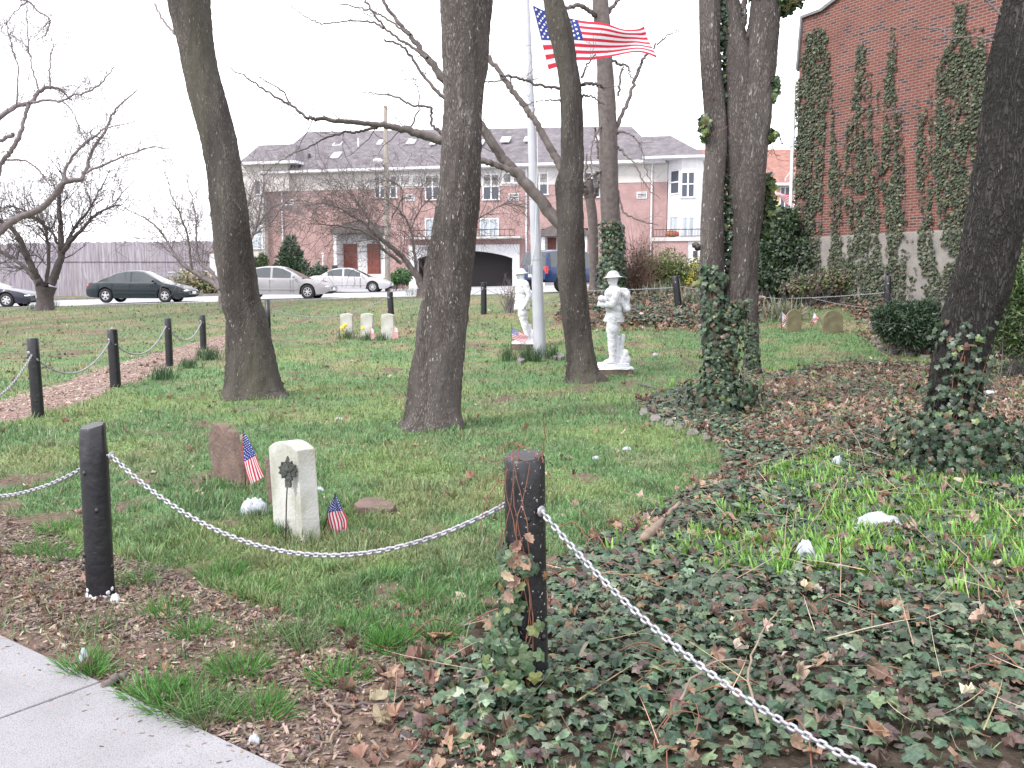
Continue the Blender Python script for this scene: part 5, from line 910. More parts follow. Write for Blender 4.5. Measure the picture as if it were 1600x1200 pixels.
def small_flag(stick_px, label, hoist, fly, Y, star=.004, wave=None, group='small grave flags', stick_bot=None, edges=None, rows=7, canton=.42):
    """hoist and fly: traced edges, each (top, bottom) in the photo"""
    a = P(*stick_px, Y); b = P(*stick_bot, Y); b.z = hz(b.x, Y) - .03; t = thing('grave_flag', label, 'flag', (b.x, b.y, b.z + .03), 0, group); org = Vector(t.location)
    mb = MB(); mb.tube([b - org, a - org], .004 if Y < 12 else .006, 6); mb.ell(a - org, (.007, .007, .011), 8, 6); mb.build('stick', m_gold, t, True)
    tp = [hoist[0], ((hoist[0][0] * .5 + fly[0][0] * .5), (hoist[0][1] * .5 + fly[0][1] * .5)), fly[0]]; bt = [hoist[1], ((hoist[1][0] * .5 + fly[1][0] * .5), (hoist[1][1] * .5 + fly[1][1] * .5)), fly[1]]
    if edges: tp, bt = edges
    S = pxsurf(tp, bt, Y - .008, org, wave or (lambda u, v: .012 * math.sin(7 * v + 5 * u) * (u + .2)), -.01); flag(t, S, 'cloth', 26, canton, star, rows)
g = G(386, 766); small_flag((380, 674), 'drooping little flag between the brown slate and marble headstones', ((381, 678), (379, 712)) if False else ((394, 684), (380, 679)), ((413, 742), (388, 757)), g.y, .0048, lambda u, v: -.016 * math.sin(8 * v + 3 * u) * (.3 + u), stick_bot=(384, 766), edges=([(383, 677), (397, 702), (406, 725), (414, 744)], [(379, 680), (380, 712), (384, 735), (390, 758)]), rows=12, canton=.45)
g = G(503, 835); small_flag((524, 772), 'little flag hanging down beside the marble headstone foot', ((533, 790), (515, 784)), ((544, 834), (519, 847)), g.y, .0042, lambda u, v: -.010 * math.sin(9 * v + 2 * u), stick_bot=(501, 832), edges=([(526, 775), (536, 796), (544, 815), (540, 838)], [(521, 778), (511, 800), (514, 822), (524, 847)]), rows=13, canton=.34)
g = G(806, 546); small_flag((799, 508), 'little flag flying in front of the left hand soldier plinth', ((799, 511), (800, 530)), ((826, 526), (821, 536)), g.y - .25, .007, stick_bot=(799, 545))
g = G(583, 531); small_flag((582, 504), 'little flag between the middle and right white headstones', ((583, 514), (578, 511)), ((586, 528), (580, 531)), g.y - .2, .008, stick_bot=(581, 531))
g = G(618, 530); small_flag((619, 503), 'little flag at the right side of the white headstone row', ((621, 513), (615, 509)), ((623, 528), (613, 530)), g.y - .2, .008, stick_bot=(618, 531))
g = G(1225, 515); small_flag((1221, 480), 'tilted little flag before the narrower brown headstone', ((1222, 486), (1222, 512)), ((1232, 497), (1224, 511)), g.y - .1, .008, stick_bot=(1221, 516))
g = G(1271, 510); small_flag((1273, 484), 'little flag between the two brown headstones', ((1272, 487), (1269, 504)), ((1279, 498), (1274, 504)), g.y, .008, stick_bot=(1270, 509))
# ------------------------------------------------------------------ strap leaved clumps and daffodils
def clump(px, rx, n, L, label, seed, cols=((.055, .115, .055), (.08, .14, .06)), flowers=0, name='daffodil_clump', cat='plant', group=None, w_=.012, arch_=.35, ry=None):
    g = G(*px); z = hz(g.x, g.y); t = thing(name, label, cat, (g.x, g.y, z), 0, group); rs = np.random.default_rng(seed); Rr = rx * g.y / F; x = rs.normal(0, .45, n) * Rr; y = rs.normal(0, .45, n) * (ry or min(Rr, .22)); an = rs.uniform(0, 6.28, n); tl = np.abs(rs.normal(0, arch_, n)); h = L * rs.uniform(.55, 1.1, n)
    nr = np.stack([np.cos(an) * tl, np.sin(an) * tl, np.ones(n)], 1); zz = H(g.x + x, g.y + y) - z
    scatter('leaves', BLADE_V, BLADE_F, np.stack([x, y, zz], 1), rot_to(nr, an - PI / 2 + rs.normal(0, .6, n)), np.stack([rs.uniform(.7, 1.3, n) * w_, h * .45, h], 1), m_blade, pick(n, list(cols)), t)
    for k in range(flowers):
        mb = MB(); fx, fy = rs.uniform(-1, 1) * Rr * .8, rs.uniform(-.15, 0); hh = L * rs.uniform(.9, 1.2); mb.tube([(fx, fy, 0), (fx + .01, fy, hh)], .004, 5); s_ = .032
        for q_ in range(6): a = q_ * PI / 3; mb.ell((fx + s_ * math.cos(a), fy - .02, hh + s_ * math.sin(a)), (s_ * .6, .006, s_ * .6), 7, 5)
        mb.cap((fx, fy - .02, hh), (fx, fy - .06, hh), .012, .018, 8); mb.build('flower', m_grass_white, t, True)
clump((222, 582), 14, 90, .28, 'daffodil leaves between the path row posts and the lawn, first clump', 1) if False else None
clump((255, 592), 22, 150, .26, 'green daffodil clump at the foot of the third path post', 2, group='daffodil clumps on the lawn')
clump((296, 575), 14, 90, .24, 'smaller daffodil clump between its two larger neighbours beside the path', 3, group='daffodil clumps on the lawn')
clump((325, 562), 20, 200, .30, 'lush daffodil clump under the farthest path post', 4, group='daffodil clumps on the lawn')
clump((541, 530), 17, 90, .28, 'yellow daffodils blooming before the leftmost white headstone', 5, flowers=4, group='daffodil clumps by the graves')
clump((572, 531), 13, 70, .24, 'daffodil leaves at the foot of the middle white headstone', 6, flowers=1, group='daffodil clumps by the graves')
clump((598, 531), 10, 60, .22, 'daffodil leaves between middle and right white headstones', 7, group='daffodil clumps by the graves')
clump((795, 563), 15, 110, .34, 'daffodil leaves left of the flagpole under the little flag', 8, group='daffodil clumps by the flagpole')
clump((825, 565), 13, 120, .36, 'daffodil leaves in front of the left hand soldier plinth', 9, group='daffodil clumps by the flagpole')
clump((841, 566), 9, 80, .30, 'daffodil leaves pressed against the flagpole foot', 10, group='daffodil clumps by the flagpole')
clump((862, 562), 12, 90, .32, 'daffodil leaves just right of the flagpole foot', 11, group='daffodil clumps by the flagpole')
clump((452, 840), 13, 90, .13, 'dark grass tuft growing round the marker rod', 12, ((.03, .075, .02), (.04, .10, .03)), name='grass_tuft', cat='grass', w_=.004)
clump((50, 484), 12, 60, .35, 'grey green leaves left of the many limbed bare tree foot', 13, group='daffodil clumps at the tree feet')
clump((86, 481), 8, 50, .4, 'grey green leaves right of the many limbed bare tree foot', 14, group='daffodil clumps at the tree feet')
clump((642, 462), 9, 50, .45, 'small grey green plant beside the crooked bare tree', 15)
ST = ((.10, .14, .09), (.16, .19, .13), (.26, .23, .15))
clump((1030, 476), 34, 170, .60, 'broad strap leaved clump left of the leaning far post', 16, ST, name='strap_leaf_plant', group='strap leaved clumps by the far chain', w_=.035, arch_=.8, ry=.5)
clump((1085, 486), 30, 170, .60, 'strap leaved clump between the leaning far post and the ivy clump', 17, ST, name='strap_leaf_plant', group='strap leaved clumps by the far chain', w_=.035, arch_=.8, ry=.5)
clump((1225, 500), 30, 170, .60, 'strap leaved clump below the short far post', 18, ST, name='strap_leaf_plant', group='strap leaved clumps by the far chain', w_=.035, arch_=.8, ry=.5)
# cluster of pale stones at the flagpole foot
for i, (a, b) in enumerate([(814, 566), (868, 560), (876, 561)]): slab('edging_stone', [(a - 6, b + 2), (a - 4, b - 4), (a + 5, b - 4), (a + 6, b + 2), (a, b + 4)], .07, m_stone, 'small pale stone set at the flagpole foot', 'edging stone', 'stones at the flagpole foot', 40 + i)

# ------------------------------------------------------------------ soldier statues
def figure(parts, scale, loc, rz, parent, voxel=.011):
    mb = MB()
    for p in parts:
        if p[0] == 'c': mb.cap(p[1], p[2], p[3], p[4], 14)
        elif p[0] == 'e': mb.ell(p[1], p[2], 18, 12, T=(Matrix.Rotation(p[3], 3, p[4]) if len(p) > 3 else None))
        elif p[0] == 't': mb.tube(p[1], p[2], 18)
        elif p[0] == 'b': mb.box(*p[1])
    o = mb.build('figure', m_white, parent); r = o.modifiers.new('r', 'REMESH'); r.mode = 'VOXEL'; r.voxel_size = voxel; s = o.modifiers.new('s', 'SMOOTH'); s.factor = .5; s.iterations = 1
    realise(o); me = o.data; n = len(me.vertices); V = np.empty(n * 3, np.float32); me.vertices.foreach_get('co', V); V = V.reshape(-1, 3); N = np.empty(n * 3, np.float32); me.vertices.foreach_get('normal', N); N = N.reshape(-1, 3)
    d = (fbm(V[:, 0] * 1.3 + V[:, 2] * .8, V[:, 1] * 1.3 - V[:, 2] * 1.5, .07, 5) - .5) * .022 * np.where(V[:, 2] > 1.5, .15, 1); me.vertices.foreach_set('co', (V + N * d[:, None]).astype(np.float32).ravel()); me.update(); o.data.polygons.foreach_set('use_smooth', [True] * len(o.data.polygons)); o.scale = (scale,) * 3; o.location = loc; o.rotation_euler = (0, 0, rz); return o
def helmet(c, scale, loc, rz, parent, tilt=0):
    prof = [(0, .105), (.04, .102), (.075, .085), (.100, .055), (.112, .015), (.118, 0), (.165, -.018), (.170, -.022), (.165, -.026), (.115, -.012), (.09, -.012)]; V = []; n = 28
    for r_, zz in prof:
        for k in range(n): a = 2 * PI * k / n; V.append(((r_ * 1.08 + .0) * math.cos(a), r_ * .98 * math.sin(a), zz))
    F_ = [(j * n + k, j * n + (k + 1) % n, (j + 1) * n + (k + 1) % n, (j + 1) * n + k) for j in range(len(prof) - 1) for k in range(n)]
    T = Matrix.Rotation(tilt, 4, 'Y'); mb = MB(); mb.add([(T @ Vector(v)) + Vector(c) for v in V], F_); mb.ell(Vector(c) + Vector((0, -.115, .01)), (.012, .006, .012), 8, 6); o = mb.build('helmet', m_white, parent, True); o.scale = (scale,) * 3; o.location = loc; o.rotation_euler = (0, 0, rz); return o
def plinth(t, w0, d0, h0, seed, paint=.5):
    rs = np.random.default_rng(seed); mb = MB(); n = 26
    def ringp(w_, d_, z_): return [(w_ / 2 * (abs(math.cos(a)) ** .45) * (1 if math.cos(a) > 0 else -1) * (1 + .03 * rs.normal()), d_ / 2 * (abs(math.sin(a)) ** .45) * (1 if math.sin(a) > 0 else -1) * (1 + .03 * rs.normal()), z_) for a in np.linspace(0, 2 * PI, n, endpoint=False)]
    def blk(levels):
        V = sum([ringp(*l) for l in levels], []); m_ = len(levels); return V, [(j * n + k, j * n + (k + 1) % n, (j + 1) * n + (k + 1) % n, (j + 1) * n + k) for j in range(m_ - 1) for k in range(n)] + [tuple(range((m_ - 1) * n, m_ * n))]
    MB().add(*blk([(w0 * 1.02, d0, -.15), (w0, d0 * .98, h0 * .5)])).build('plinth_base', m_slate, t)
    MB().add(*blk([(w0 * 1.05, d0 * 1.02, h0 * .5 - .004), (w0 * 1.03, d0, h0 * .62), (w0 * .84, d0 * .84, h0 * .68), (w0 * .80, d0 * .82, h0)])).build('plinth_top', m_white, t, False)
def hand(P_, c, d, curl, side=1):
    """palm at c, fingers along d, thumb on the inner side"""
    c = Vector(c); d = Vector(d).normalized(); s = Vector(side).normalized() if hasattr(side, '__len__') else Vector((0, side, 0)); nrm = d.cross(s).normalized(); P_.append(('c', tuple(c - d * .03), tuple(c + d * .035), .032, .034))
    for k, L_ in enumerate((.060, .070, .066, .052)):
        b = c + d * .045 + s * (.030 - .020 * k); e = b + d * L_ * .6; f = e + (d * .35 + nrm * curl).normalized() * L_ * .5; P_.append(('c', tuple(b), tuple(e), .0105, .0098)); P_.append(('c', tuple(e), tuple(f), .0098, .0088))
    b = c + s * .034 - d * .005; P_.append(('c', tuple(b), tuple(b + d * .035 + s * .022), .0115, .010)); P_.append(('c', tuple(b + d * .035 + s * .022), tuple(b + d * .065 + s * .016), .010, .009))
def head(P_, c, f=(-1, 0)):
    """head facing direction f in plan"""
    x, y, z = c; fx, fy = f; q = lambda a, s_, u: (x + fx * a - fy * s_, y + fy * a + fx * s_, z + u)
    P_ += [('e', q(0, 0, .0), (.104, .088, .122)), ('e', q(.035, 0, -.055), (.060, .058, .066)), ('c', q(.096, 0, .010), q(.120, 0, -.026), .010, .014), ('e', q(.082, 0, -.052), (.014, .022, .008)), ('e', q(.078, 0, -.088), (.02, .024, .018)), ('e', q(.076, 0, .035), (.022, .05, .010)),
           ('e', q(-.005, .078, -.01), (.02, .010, .03)), ('e', q(-.005, -.078, -.01), (.02, .010, .03)), ('e', q(.082, .028, .012), (.008, .013, .007)), ('e', q(.082, -.028, .012), (.008, .013, .007)), ('c', q(-.02, 0, -.06), q(-.02, 0, -.16), .066, .074)]
def leg(P_, hip, knee, ank, toe, puttee=True):
    hip, knee, ank, toe = map(Vector, (hip, knee, ank, toe)); P_ += [('c', tuple(hip), tuple(knee), .118, .080), ('e', tuple(hip * .45 + knee * .55), (.118, .11, .17)), ('c', tuple(knee), tuple(knee * .6 + ank * .4), .072, .078), ('c', tuple(knee * .6 + ank * .4), tuple(ank), .078, .055)]
    for k in range(6): q_ = knee.lerp(ank, .12 + .13 * k); P_.append(('e', tuple(q_), (.081 - .004 * k, .081 - .004 * k, .010)))
    P_ += [('c', tuple(ank + Vector((0, 0, -.02))), tuple(toe), .056, .046), ('e', tuple((ank + toe) / 2 + Vector((0, 0, -.035))), (.14, .058, .026))]
def soldier_right():
    g = G(958, 584); z = hz(g.x, g.y); t = thing('soldier_statue', 'white painted soldier statue with folded arms and backpack, right of the slender trunk', 'statue', (g.x, g.y, z)); hp = .16; s = .885
    plinth(t, .66, .46, hp + .02, 1); P_ = []
    leg(P_, (-.03, -.09, .90), (-.07, -.10, .52), (-.04, -.10, .11), (-.17, -.12, .045)); leg(P_, (.04, .09, .90), (.03, .10, .52), (.08, .11, .11), (-.06, .13, .045))
    P_ += [('t', [(.0, 0, .80), (.0, 0, .81), (.01, 0, .95), (.01, 0, 1.03)], [.172, .196, .170, .150]), ('e', (0, 0, 1.06), (.158, .18, .12)), ('e', (-.01, 0, 1.22), (.175, .20, .18)), ('e', (-.02, -.0, 1.34), (.16, .22, .13)), ('e', (0, 0, 1.415), (.125, .205, .07)), ('t', [(.005, 0, 1.015), (.005, 0, 1.06)], [.166, .166]), ('c', (-.13, -.08, 1.26), (-.14, -.02, 1.26), .05, .05),
           ('e', (.0, -.19, 1.395), (.07, .065, .07)), ('e', (.0, .19, 1.395), (.07, .065, .07)), ('c', (.02, -.215, 1.38), (-.10, -.255, 1.14), .080, .068), ('c', (-.10, -.255, 1.14), (-.25, -.06, 1.13), .068, .052), ('c', (.02, .215, 1.38), (-.11, .24, 1.18), .080, .068), ('c', (-.11, .24, 1.18), (-.26, .0, 1.25), .068, .055), ('c', (-.22, -.12, 1.235), (-.24, .06, 1.25), .062, .06),
           ('e', (-.085, -.10, .955), (.02, .05, .055)), ('e', (-.085, .10, .955), (.02, .05, .055)), ('c', (.03, -.13, 1.45), (-.12, -.08, 1.30), .018, .016), ('c', (-.12, -.08, 1.30), (-.13, -.09, 1.08), .016, .016), ('e', (-.02, 0, 1.47), (.075, .085, .035))]
    hand(P_, (-.275, -.01, 1.13), (-.30, 1, .1), .8, (0, 0, 1)); hand(P_, (-.265, -.10, 1.235), (.15, -1, 0), .8, (0, 0, 1))
    head(P_, (-.03, -.01, 1.62), (-.96, -.28))
    P_ += [('c', (.13, -.0, .0), (.14, 0, .40), .10, .062), ('c', (.06, -.02, .0), (.08, 0, .5), .08, .05), ('c', (.15, -.02, .0), (.22, -.03, .22), .10, .065), ('c', (.22, 0, .0), (.25, .02, .18), .085, .05), ('c', (.12, -.02, .2), (.17, -.03, .53), .058, .05), ('e', (.24, 0, .08), (.10, .10, .12))]
    figure(P_, s, (0, 0, hp), math.radians(8), t); helmet((-.025, -.01, 1.668), s, (0, 0, hp), math.radians(8), t, -.05)
    Q = [('e', (.20, 0, 1.30), (.11, .18, .15)), ('b', (.11, .27, -.15, .15, 1.12, 1.38)), ('e', (.19, 0, 1.12), (.11, .18, .065)), ('c', (.21, -.15, 1.06), (.21, .15, 1.06), .075, .075), ('c', (.10, -.1, 1.41), (.20, -.1, 1.41), .04, .04), ('c', (.10, .1, 1.41), (.20, .1, 1.41), .04, .04)]
    o = figure(Q, s, (0, 0, hp), math.radians(8), t); o.name = 'backpack'
def soldier_left():
    g = G(826, 545); z = hz(g.x, g.y) + .03; t = thing('soldier_statue', 'white painted soldier statue with arms lowered, left of the flagpole', 'statue', (g.x - .03, g.y + .15, z)); hp = .15; s = .86
    plinth(t, .64, .44, hp + .02, 2); P_ = []
    leg(P_, (-.04, -.09, .90), (-.01, -.10, .52), (.10, -.10, .11), (-.02, -.13, .045)); leg(P_, (.0, .09, .90), (.07, .10, .50), (.20, .10, .11), (.08, .13, .045))
    P_ += [('t', [(-.01, 0, .76), (-.01, 0, .77), (-.01, 0, .93), (-.01, 0, 1.03)], [.175, .200, .180, .158]), ('t', [(-.01, 0, .99), (-.01, 0, 1.04)], [.180, .180]), ('e', (-.01, 0, 1.08), (.165, .18, .12)), ('e', (-.01, 0, 1.23), (.175, .20, .18)), ('e', (-.0, 0, 1.36), (.155, .215, .12)), ('e', (.01, 0, 1.42), (.12, .20, .07)),
           ('e', (.02, -.19, 1.395), (.07, .065, .07)), ('e', (.02, .19, 1.395), (.07, .065, .07)), ('c', (.03, -.215, 1.38), (.11, -.245, 1.10), .078, .066), ('c', (.11, -.245, 1.10), (.02, -.21, .86), .066, .048), ('c', (.03, .215, 1.38), (.07, .25, 1.10), .078, .066), ('c', (.07, .25, 1.10), (-.09, .20, .88), .066, .048),
           ('e', (-.06, -.13, .90), (.05, .035, .06)), ('c', (.04, -.14, 1.44), (-.10, -.12, 1.06), .016, .016), ('c', (.02, .14, 1.44), (-.12, .05, 1.04), .016, .016), ('e', (-.02, -.145, .70), (.07, .02, .05)), ('e', (-.01, 0, 1.475), (.07, .08, .035)), ('c', (.20, .02, .0), (.19, .02, .36), .06, .045), ('c', (.18, -.04, .0), (.24, -.06, .22), .07, .045)]
    hand(P_, (-.02, -.20, .81), (-.25, .1, -1), .7, (-1, 0, 0)); hand(P_, (-.11, .19, .83), (-.3, -.1, -1), .7, (-1, 0, 0)); head(P_, (-.05, -.01, 1.61), (-.92, .38))
    figure(P_, s, (-.10, 0, hp), math.radians(12), t); helmet((-.04, -.01, 1.658), s, (-.10, 0, hp), math.radians(12), t, -.10)
soldier_right(); soldier_left()
# ------------------------------------------------------------------ town houses across the road
m_tbrick = brick_mat('pink_brick', (.37, .215, .21), (.31, .172, .168), (.40, .32, .30), dark=None)
m_cream = M('cream_render', (.50, .475, .455), (.43, .41, .40), 1.5, .85, .2, 30)
m_wtrim = M('white_trim', (.62, .62, .64), (.54, .54, .56), 3, .6)
def shingle(name, c1, c2):
    m = M(name, c1, c2, 2.2, .9, .4, 30, detail=8); t = m.node_tree; b = t.nodes['Principled BSDF']; br = t.nodes.new('ShaderNodeTexBrick'); tc = t.nodes.new('ShaderNodeTexCoord'); sp = t.nodes.new('ShaderNodeSeparateXYZ'); cb = t.nodes.new('ShaderNodeCombineXYZ'); L = t.links.new
    L(tc.outputs['Object'], sp.inputs[0]); L(sp.outputs[0], cb.inputs[0]); L(sp.outputs[2], cb.inputs[1]); L(cb.outputs[0], br.inputs[0])
    for k, v in (('Scale', 1), ('Brick Width', .3), ('Row Height', .11), ('Mortar Size', .012)): br.inputs[k].default_value = v
    br.inputs['Color1'].default_value = (.8, .8, .8, 1); br.inputs['Color2'].default_value = (1.15, 1.12, 1.1, 1); br.inputs['Mortar'].default_value = (.55, .55, .55, 1); x = t.nodes.new('ShaderNodeMix'); x.data_type = 'RGBA'; x.blend_type = 'MULTIPLY'; x.inputs['Factor'].default_value = .9
    src = b.inputs['Base Color'].links[0].from_socket; L(src, x.inputs['A']); L(br.outputs[0], x.inputs['B']); L(x.outputs['Result'], b.inputs['Base Color']); return m
m_roof = shingle('grey_shingle', (.165, .150, .168), (.11, .10, .115))
m_glass = M('window_glass', (.06, .07, .09), rough=.15, spec=.35)
m_curt = M('curtained_glass', (.40, .44, .48), (.25, .29, .33), 2, .25, stretch=(3, 3, .3), spec=.8)
m_dark = M('dark_interior', (.045, .038, .040), rough=.8); m_door = M('red_wood_door', (.17, .045, .03), (.12, .03, .022), 3, .45, stretch=(6, 6, .5)); m_blackmetal = M('black_railing', (.03, .03, .035), rough=.5); m_sky_l = M('skylight_glass', (.70, .72, .75), rough=.15, spec=.9)
BY = 62.; BK = -.24; bang = math.atan(BK); ux = Vector((math.cos(bang), math.sin(bang), 0)); uy = Vector((-math.sin(bang), math.cos(bang), 0)); BO = Vector((0, BY, 0))
def bl(px, py, d=0.):
    """photo point -> facade coordinates (along, up) on the plane d metres behind the front wall"""
    dx, dy, dz = ray(px, py); q = BO + uy * d; t = q.dot(uy) / (Vector((dx, dy, 0)).dot(uy)); w_ = Vector((dx * t, dy * t, EYE + dz * t)); return (w_ - BO).dot(ux), w_.z
def rect(a, b, c, d_, dep=0.):
    x0, z1 = bl(a, b, dep); x1, z0 = bl(c, d_, dep); return x0, x1, z0, z1
TH = thing('town_house', 'long pink brick town house with cream upper band, hipped grey roof and skylights', 'building', (BO.x, BO.y, 0), bang)
GZ = .7
def window(a, b, c, d_, nx_=1, nz=2, glass=None, dep=0., par=None, fr=.09):
    x0, x1, z0, z1 = rect(a, b, c, d_, dep); mb = MB(); y0, y1 = dep - .06, dep + .05
    mb.box(x0, x0 + fr, y0, y1, z0, z1); mb.box(x1 - fr, x1, y0, y1, z0, z1); mb.box(x0 + fr, x1 - fr, y0, y1, z1 - fr, z1); mb.box(x0 - .05, x1 + .05, y0 - .05, y1, z0 - .07, z0 + .0)
    for i in range(1, nx_): xx = x0 + (x1 - x0) * i / nx_; mb.box(xx - fr * .55, xx + fr * .55, y0 + .01, y1, z0, z1 - fr)
    for i in range(1, nz): zz = z0 + (z1 - z0) * i / nz; mb.box(x0 + fr, x1 - fr, y0 + .015, y1, zz - fr * .4, zz + fr * .4)
    f = mb.build('window', m_wtrim, par or TH); MB().box(x0 + .02, x1 - .02, dep - .03, dep - .01, z0 + .01, z1 - .02).build('pane', glass or m_glass, f); return f
xl = bl(396, 400)[0]; xr = bl(1041, 380)[0]; zc0 = bl(640, 294)[1]; zc1 = bl(640, 268)[1]
dx0, dx1, dz0, dz1 = rect(521, 362, 606, 430); d2x0, d2x1, _, d2z1 = rect(846, 366, 918, 430); g0, g1, gz0, gz1 = rect(652, 394, 801, 447); s0, s1, sz0, sz1 = rect(639, 383, 812, 447)
DW = 10.
mb = MB()
for a, b, z0 in [(xl, dx0, GZ - .5), (dx0, dx1, dz1 + .35), (dx1, s0, GZ - .5), (s0, s1, sz1), (s1, d2x0, GZ - .5), (d2x0, d2x1, d2z1 + .35), (d2x1, xr, GZ - .5)]: mb.box(a, b, 0, .35, z0, zc0)
mb.box(xl, xr, 2.8, DW, GZ - .5, zc0 - .01); mb.box(xl, xl + .35, .352, 2.798, GZ - .5, zc0); mb.box(xr - .35, xr, .352, 2.798, GZ - .5, zc0)
mb.build('brick_wall', m_tbrick, TH)
MB().box(xl - .02, xr + .02, -.03, DW, zc0 + .002, zc1 + .2).build('cream_band', m_cream, TH)
# white framed arched garage opening with dark depth
def garage(s0, s1, g0, g1, zt, zsp, ztop):
    mb = MB(); n = 14; arc = [(g0 + (g1 - g0) * k / n, zsp + (ztop - zsp) * math.sin(PI * k / n) ** .8) for k in range(n + 1)]
    for k in range(n): (xa, za), (xb, zb) = arc[k], arc[k + 1]; mb.prism([(xa, za), (xb, zb), (xb, zt), (xa, zt)], -.08, .30)
    mb.box(s0, g0, -.08, .30, GZ - .5, zt); mb.box(g1, s1, -.08, .30, GZ - .5, zt); mb.build('garage_surround', m_wtrim, TH); MB().box(g0 - .2, g1 + .2, 2.2, 2.3, GZ - .5, zt).build('garage_door', m_dark, TH)
garage(s0, s1, g0, g1, sz1 - .01, bl(700, 404)[1], bl(700, 392)[1])
mb = MB(); mb.box(s0 - .05, s1 + .25, -1.0, -.082, bl(640, 375)[1], bl(640, 372)[1]); mb.build('balcony_slab', m_cream, TH)
x0, x1 = bl(645, 370)[0], bl(809, 370)[0]; zr0 = bl(700, 372)[1]; zr1 = bl(700, 360)[1]
def rail(x0, x1, y0, z0, z1, name='balcony_railing', n=22):
    mb = MB(); mb.box(x0, x1, y0, y0 + .05, z1 - .05, z1); mb.box(x0, x1, y0, y0 + .04, z0 + .05, z0 + .09)
    for k in range(n + 1): xx = x0 + (x1 - x0) * k / n; mb.box(xx - .012, xx + .012, y0 + .01, y0 + .03, z0 + .091, z1 - .051)
    mb.build(name, m_blackmetal, TH)
rail(x0, x1, -.95, zr0, zr1)
for a in (664, 750): window(a, 341, a + 30, 372, 2, 1, m_curt)
for r_ in ((585, 274, 603, 308, 2, 2), (609, 274, 621, 308, 1, 2), (664, 273, 688, 311, 2, 2), (754, 272, 781, 311, 2, 2), (829, 270, 857, 303, 2, 2), (911, 269, 939, 307, 2, 2)): window(*r_)
for r_ in ((625, 273, 642, 289, 1, 1), (643, 273, 659, 289, 1, 1), (785, 270, 800, 285, 1, 1), (801, 270, 817, 285, 1, 1)): window(*r_)
for a, b, c, d_ in ((446, 312, 459, 322), (634, 304, 648, 314), (795, 302, 811, 313), (995, 300, 1011, 310)):
    x0, x1, z0, z1 = rect(a, b, c, d_); mb = MB(); mb.box(x0, x1, -.05, -.001, z0, z0 + .05); mb.box(x0, x1, -.05, -.001, z1 - .05, z1); mb.box(x0, x0 + .05, -.05, -.001, z0 + .05, z1 - .05); mb.box(x1 - .05, x1, -.05, -.001, z0 + .05, z1 - .05)
    for k in range(1, 4): zz = z0 + (z1 - z0) * k / 4; mb.box(x0 + .05, x1 - .05, -.04, -.001, zz - .02, zz + .02)
    f = mb.build('vent', m_wtrim, TH); MB().box(x0 + .02, x1 - .02, -.02, -.003, z0 + .02, z1 - .02).build('grille', m_dark, f)
def doorway(x0, x1, zt, doors):
    mb = MB(); mb.box(x0 - .05, x1 + .05, 1.0, 1.15, GZ - .5, zt + 1.2); mb.build('door_recess', m_wtrim, TH)
    n = 12; mb = MB(); arc = [(x0 - .1 + (x1 - x0 + .2) * k / n, zt + .35 + .55 * math.sin(PI * k / n)) for k in range(n + 1)]
    for k in range(n): (xa, za), (xb, zb) = arc[k], arc[k + 1]; mb.prism([(xa, zt + .05), (xb, zt + .05), (xb, zb), (xa, za)], -.30, .95)
    mb.build('porch_canopy', M('dark_canopy', (.12, .10, .10), (.08, .07, .07), 3, .8), TH)
    for (a, b, c, d_, lab) in doors:
        q0, q1, z0, z1 = rect(a, b, c, d_, 1.0); mb = MB(); mb.box(q0, q1, .93, .998, z0, z1)
        for i in range(2):
            for j in range(4): xx = q0 + (q1 - q0) * (i + .5) / 2; zz = z0 + (z1 - z0) * (j + .5) / 4; mb.box(xx - .16, xx + .16, .905, .93, zz - .18, zz + .18)
        dd = mb.build('door', m_door, TH, bevel=.01); MB().ell((q0 + .08 if lab else q1 - .08, .90, z0 + 1.0), (.03, .03, .03), 8, 6).build('handle', m_chain, dd)
    for xx in (x0 + .02, x1 - .24): MB().box(xx, xx + .22, -.1, .999, GZ - .5, zt + .04).build('porch_pier', m_wtrim, TH)
doorway(dx0, dx1, dz1 - .2, [(537, 381, 559, 427, 0), (574, 381, 595, 429, 1)])
for a, c in ((525, 534), (599, 606)): window(a, 383, c, 421, 1, 1, m_curt, .99)
doorway(d2x0, d2x1, d2z1 - .2, [(853, 372, 869, 420, 0), (886, 372, 902, 420, 1)]); MB().box(dx0 - .3, dx1 + .3, -.5, .98, GZ - .5, bl(560, 427)[1] - .05).build('doorstep', m_cream, TH)
# downspouts, eaves, roof
for a, b in ((441, 300), (1019, 265), (823, 265)):
    x0, z1 = bl(a, b); MB().tube([(x0, -.10, GZ), (x0, -.10, z1), (x0 + .05, -.2, z1 + .5)], .055, 8).build('downspout', m_wtrim, TH)
ze = bl(700, 263)[1]; xe0 = bl(413, 278)[0]; xe1 = bl(1041, 258)[0]; ov = .55; RD = DW / 2; mb = MB(); mb.box(xe0, xe1, -ov - .10, -ov, ze - .06, ze + .10); mb.box(xe0, xe1, -ov, -.04, ze - .10, ze - .03); mb.build('gutter', m_wtrim, TH)
ydep = 4.6; rx0 = bl(480, 206, ydep)[0]; rx1 = bl(986, 197, ydep)[0]; rz_ = (bl(480, 206, ydep)[1] + bl(986, 197, ydep)[1]) / 2; yb = 2 * ydep + ov
V = [(xe0, -ov, ze + .1), (xe1, -ov, ze + .1), (xe1, yb, ze + .1), (xe0, yb, ze + .1), (rx0, ydep, bl(480, 206, ydep)[1]), (rx1, ydep, bl(986, 197, ydep)[1])]; V += [(a, b, c - .15) for a, b, c in V[:4]]
